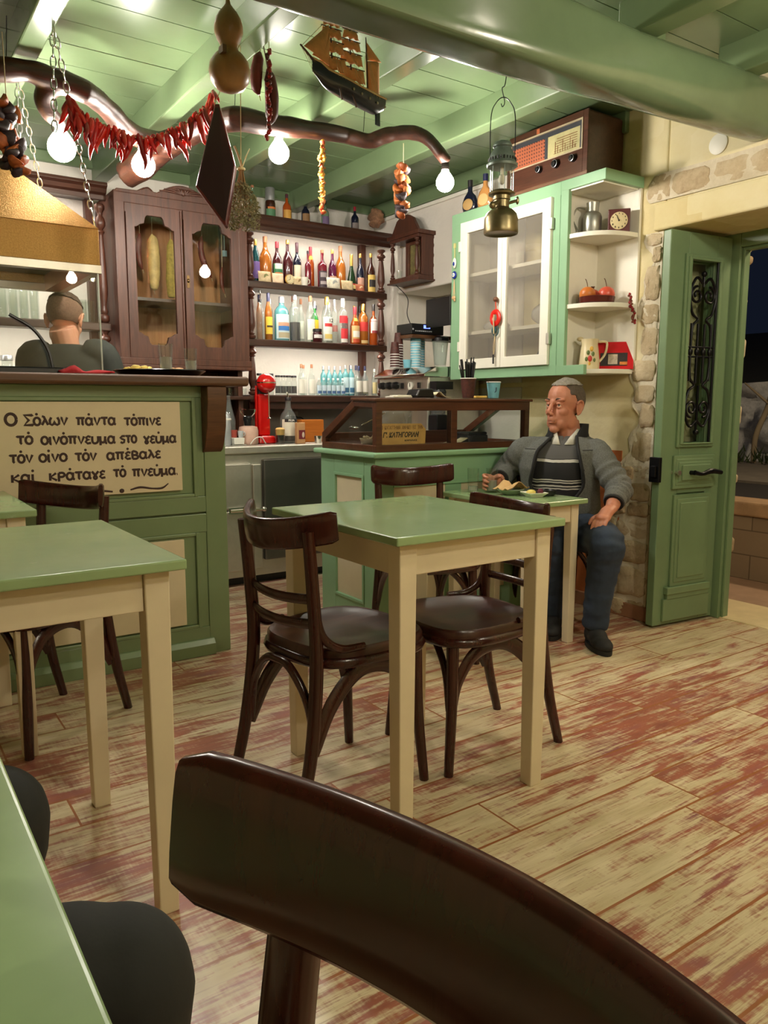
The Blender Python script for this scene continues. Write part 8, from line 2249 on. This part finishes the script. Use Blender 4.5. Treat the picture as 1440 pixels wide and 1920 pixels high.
# ---- the barman seen from behind
bm_ = thing('person', 'barman with short dark hair in a dark shirt, back turned behind the glass screen', 'person', (0.88, 4.0, 0.0))
BH = V3((0.885, 4.03, 1.492)); BF = V3((0.50, 0.80, -0.33)); BR = frame(BF); BK = 1.03
ct = V3((0.872, 3.985, 1.33)); bx = V3((0.825, -0.565, 0)); by = V3((0.565, 0.825, 0))
pv, ch_ = V3((0.885, 3.955, 0.92)), V3((0.875, 3.97, 1.22))
sL, sR = ct-bx*0.165+V3((0, 0, -0.015)), ct+bx*0.175+V3((0, 0, -0.01))
eL, eR = sL-bx*0.06+V3((0.02, -0.01, -0.27)), sR+bx*0.10+V3((0.0, 0.02, -0.25))
wL, wR = V3((0.72, 4.1, 0.98)), V3((1.12, 4.09, 1.0))
mb = MB(); head_mesh(mb, BH, BR, BK)
mb.tube([ct+V3((0, 0, -0.03)), ct+V3((0.003, 0.006, 0.045)), BH+BR @ V3((-0.035, 0, -0.06))], [0.07, 0.062, 0.06], 14)
mb.tube([pv, ch_, ct+V3((0, 0, -0.04))], [0.11, 0.12, 0.08], 14)
for a, b_, c_ in ((sL, eL, wL), (sR, eR, wR)):
    mb.tube([ct+V3((0, 0, -0.04)), a, a.lerp(b_, 0.5), b_, b_.lerp(c_, 0.5), c_], [0.06, 0.05, 0.045, 0.04, 0.037, 0.028], 12)
    d = (c_-b_).normalized(); pc = c_+d*0.04
    mb.ell(pc, (0.035, 0.03, 0.022), 12, 8)
    side = d.cross(V3((0, 0, 1))).normalized()
    for i, s in enumerate((-1.5, -0.5, 0.5, 1.5)): finger(mb, [pc+side*(s*0.018), pc+side*(s*0.018)+d*0.045, pc+side*(s*0.017)+d*0.072-V3((0, 0, 0.008)), pc+side*(s*0.016)+d*0.09-V3((0, 0, 0.02))], 0.009)
    finger(mb, [pc+side*0.03-d*0.02, pc+side*0.045+d*0.01, pc+side*0.045+d*0.035], 0.0095)
for s in (-1, 1): mb.tube([pv, pv+bx*(s*0.09)+V3((0, 0, -0.08)), V3((0.885+s*0.09, 3.955-s*0.05, 0.48)), V3((0.885+s*0.09, 3.955-s*0.05, 0.05))], [0.1, 0.085, 0.06, 0.045], 12)
bb = mb.build('body', SKIN2, bm_); remesh(bb, 0.0048, 3)
face_parts(bm_, BH, BR, BK, plain('dark_brow', S(50, 36, 28), 0.8))
DKH = plain('short_brown_hair', S(66, 48, 36), 0.9, var=0.3, vscale=90, bump=0.6, bscale=260); FADE = plain('shaved_brown_hair', S(112, 84, 66), 0.9, var=0.25, vscale=120, bump=0.4, bscale=300)
hair_cap(bm_, BH, BR, BK, FADE, lambda p: 0.02, lambda p: -0.028+0.3*max(0, abs(p.y)-0.03) if p.x < 0 else 0.02, -0.05, 0.001, 1.02, 'faded_hair')
hair_cap(bm_, BH, BR, BK, DKH, lambda p: 0.055, lambda p: 0.062+0.25*max(0, p.x) - 0.1*min(0, p.x), 0.04, 0.006, 1.075, 'hair', 9)
SHIRT = plain('dark_olive_shirt', S(42, 46, 40), 0.85, var=0.15, bump=0.2, bscale=30)
mb = MB()
for ring in ((pv, 0.16, 0.115), ):
    pass
rows = [(pv+V3((0, 0, -0.05)), bx, by, 0.175, 0.125), (V3((0.88, 3.96, 1.05)), bx, by, 0.185, 0.125), (ch_, bx, by, 0.20, 0.125), (ct+V3((0, -0.01, -0.04)), bx, by, 0.195, 0.10), (ct+V3((0, 0, 0.01)), bx, by, 0.135, 0.085), (ct+V3((0.004, 0.006, 0.045)), bx, by, 0.078, 0.072)]
L0 = loft(rows, 40, 2.4); mb.sheet(L0); mb._add(L0[0][:-1], [tuple(range(40))]); mb._add(L0[-1][:-1], [tuple(range(40))])
for a, b_, c_ in ((sL, eL, wL), (sR, eR, wR)): mb.tube(spline([ct+(a-ct)*0.6+V3((0, 0, 0.0)), a, a.lerp(b_, 0.5), b_, b_.lerp(c_, 0.45)], 5), lerpl([0.075, 0.074, 0.066, 0.056, 0.05], 5), 16)
o = mb.build('shirt', SHIRT, bm_); remesh(o, 0.009, 5)
mb = MB()
for s in (-1, 1): mb.tube([pv+V3((0, 0, 0.02)), pv+bx*(s*0.09)+V3((0, 0, -0.08)), V3((0.885+s*0.09, 3.955-s*0.05, 0.48)), V3((0.885+s*0.09, 3.955-s*0.05, 0.08))], [0.12, 0.10, 0.075, 0.065], 14)
o = mb.build('trousers', plain('black_trousers', S(24, 25, 28), 0.85), bm_); remesh(o, 0.012, 4)
for s in (-1, 1):
    mb = MB(); c = V3((0.885+s*0.09, 3.955-s*0.05, 0.04)); mb.ell(c+by*0.04, (0.05, 0.115, 0.04), 14, 8, 0, Matrix((bx, by, V3((0, 0, 1)))).transposed()); mb.build('shoe', BLACKP, bm_)

# ---- the seated guest beside the nearest table, only the knees show
gs = thing('person', 'seated guest in black trousers, two knees showing past the nearest green table', 'person', (-0.3, 0.98, 0.0))
gp_, gc_, gn_ = V3((-0.30, 0.98, 0.50)), V3((-0.33, 0.98, 0.88)), V3((-0.32, 0.98, 1.08))
gk = [V3((0.175, 0.752, 0.495)), V3((0.115, 1.175, 0.495))]
ga = [V3((0.13, 0.77, 0.10)), V3((0.08, 1.16, 0.10))]
GH = V3((-0.30, 0.98, 1.24)); GR = frame((1, -0.1, 0))
mb = MB(); head_mesh(mb, GH, GR, 1.0)
mb.tube([gp_, gp_.lerp(gc_, 0.5), gc_, gn_, GH+V3((-0.02, 0, -0.06))], [0.12, 0.12, 0.12, 0.06, 0.056], 14)
for s, k_, a_ in ((-1, gk[0], ga[0]), (1, gk[1], ga[1])):
    sh_ = V3((-0.33, 0.98+s*0.17, 1.0)); el_ = V3((-0.25, 0.98+s*0.22, 0.76)); wr_ = V3((-0.05, 0.98+s*0.13, 0.66))
    mb.tube([gc_+V3((0, 0, 0.1)), sh_, sh_.lerp(el_, 0.5), el_, wr_], [0.06, 0.05, 0.045, 0.04, 0.028], 12)
    pc = wr_+V3((0.045, 0, -0.02)); mb.ell(pc, (0.04, 0.036, 0.02), 12, 8)
    for q in (-1.5, -0.5, 0.5, 1.5): finger(mb, [pc+V3((0.02, q*0.018, 0)), pc+V3((0.055, q*0.018, -0.008)), pc+V3((0.08, q*0.017, -0.022)), pc+V3((0.088, q*0.017, -0.038))], 0.009)
    finger(mb, [pc+V3((-0.02, -s*0.03, 0)), pc+V3((0.01, -s*0.048, -0.004)), pc+V3((0.035, -s*0.05, -0.012))], 0.0095)
    mb.tube([gp_, gp_+V3((0.03, s*0.1, -0.01)), k_, k_.lerp(a_, 0.5), a_, a_+V3((0, 0, -0.06))], [0.1, 0.075, 0.058, 0.05, 0.038, 0.03], 12)
o = mb.build('body', SKIN2, gs); remesh(o, 0.0055, 3)
hair_cap(gs, GH, GR, 1.0, DKH, lambda p: 0.05, lambda p: 0.03, -0.05, 0.004, 1.06)
BTR = plain('black_cotton', S(27, 28, 27), 0.85, var=0.15, vscale=10, bump=0.2, bscale=30)
mb = MB(); mb.tube([gp_, gp_+V3((0, 0, 0.1))], [0.14, 0.14], 16)
for s, k_, a_ in ((-1, gk[0], ga[0]), (1, gk[1], ga[1])):
    mb.tube(spline([gp_, gp_+V3((0.04, s*0.1, 0)), (gp_+V3((0.04, s*0.1, 0))).lerp(k_, 0.55), k_, k_.lerp(a_, 0.3), a_], 4), lerpl([0.11, 0.10, 0.09, 0.076, 0.068, 0.058], 4), 18)
    mb.ell(k_+V3((0.004, 0, 0.0)), (0.078, 0.078, 0.078), 20, 14)
o = mb.build('trousers', BTR, gs); remesh(o, 0.008, 6)
for k_, a_ in zip(gk, ga):
    mb = MB(); mb.ell(V3((a_.x+0.05, a_.y, 0.042)), (0.12, 0.045, 0.042), 16, 10); mb.build('shoe', BLACKP, gs)
mb = MB(); yv, xv = V3((0, 1, 0)), V3((1, 0, 0))
L0 = loft([(gp_+V3((0, 0, 0.02)), yv, xv, 0.17, 0.13), (gp_.lerp(gc_, 0.5), yv, xv, 0.175, 0.13), (gc_, yv, xv, 0.19, 0.13), (gc_+V3((0, 0, 0.13)), yv, xv, 0.17, 0.10), (gn_+V3((0, 0, -0.02)), yv, xv, 0.08, 0.075)], 36, 2.4); mb.sheet(L0); mb._add(L0[0][:-1], [tuple(range(36))])
mb._add(L0[-1][:-1], [tuple(range(36))])
for s in (-1, 1):
    sh_ = V3((-0.33, 0.98+s*0.16, 0.99)); el_ = V3((-0.25, 0.98+s*0.22, 0.76)); wr_ = V3((-0.05, 0.98+s*0.13, 0.66))
    mb.tube([sh_, sh_.lerp(el_, 0.5), el_, el_.lerp(wr_, 0.85)], [0.075, 0.065, 0.056, 0.045], 14)
o = mb.build('sweater', plain('charcoal_knit', S(38, 40, 42), 0.9, var=0.15), gs); remesh(o, 0.011, 4)
put_chair(-0.30, 0.98, 0, 'dark chair under the guest in black trousers')
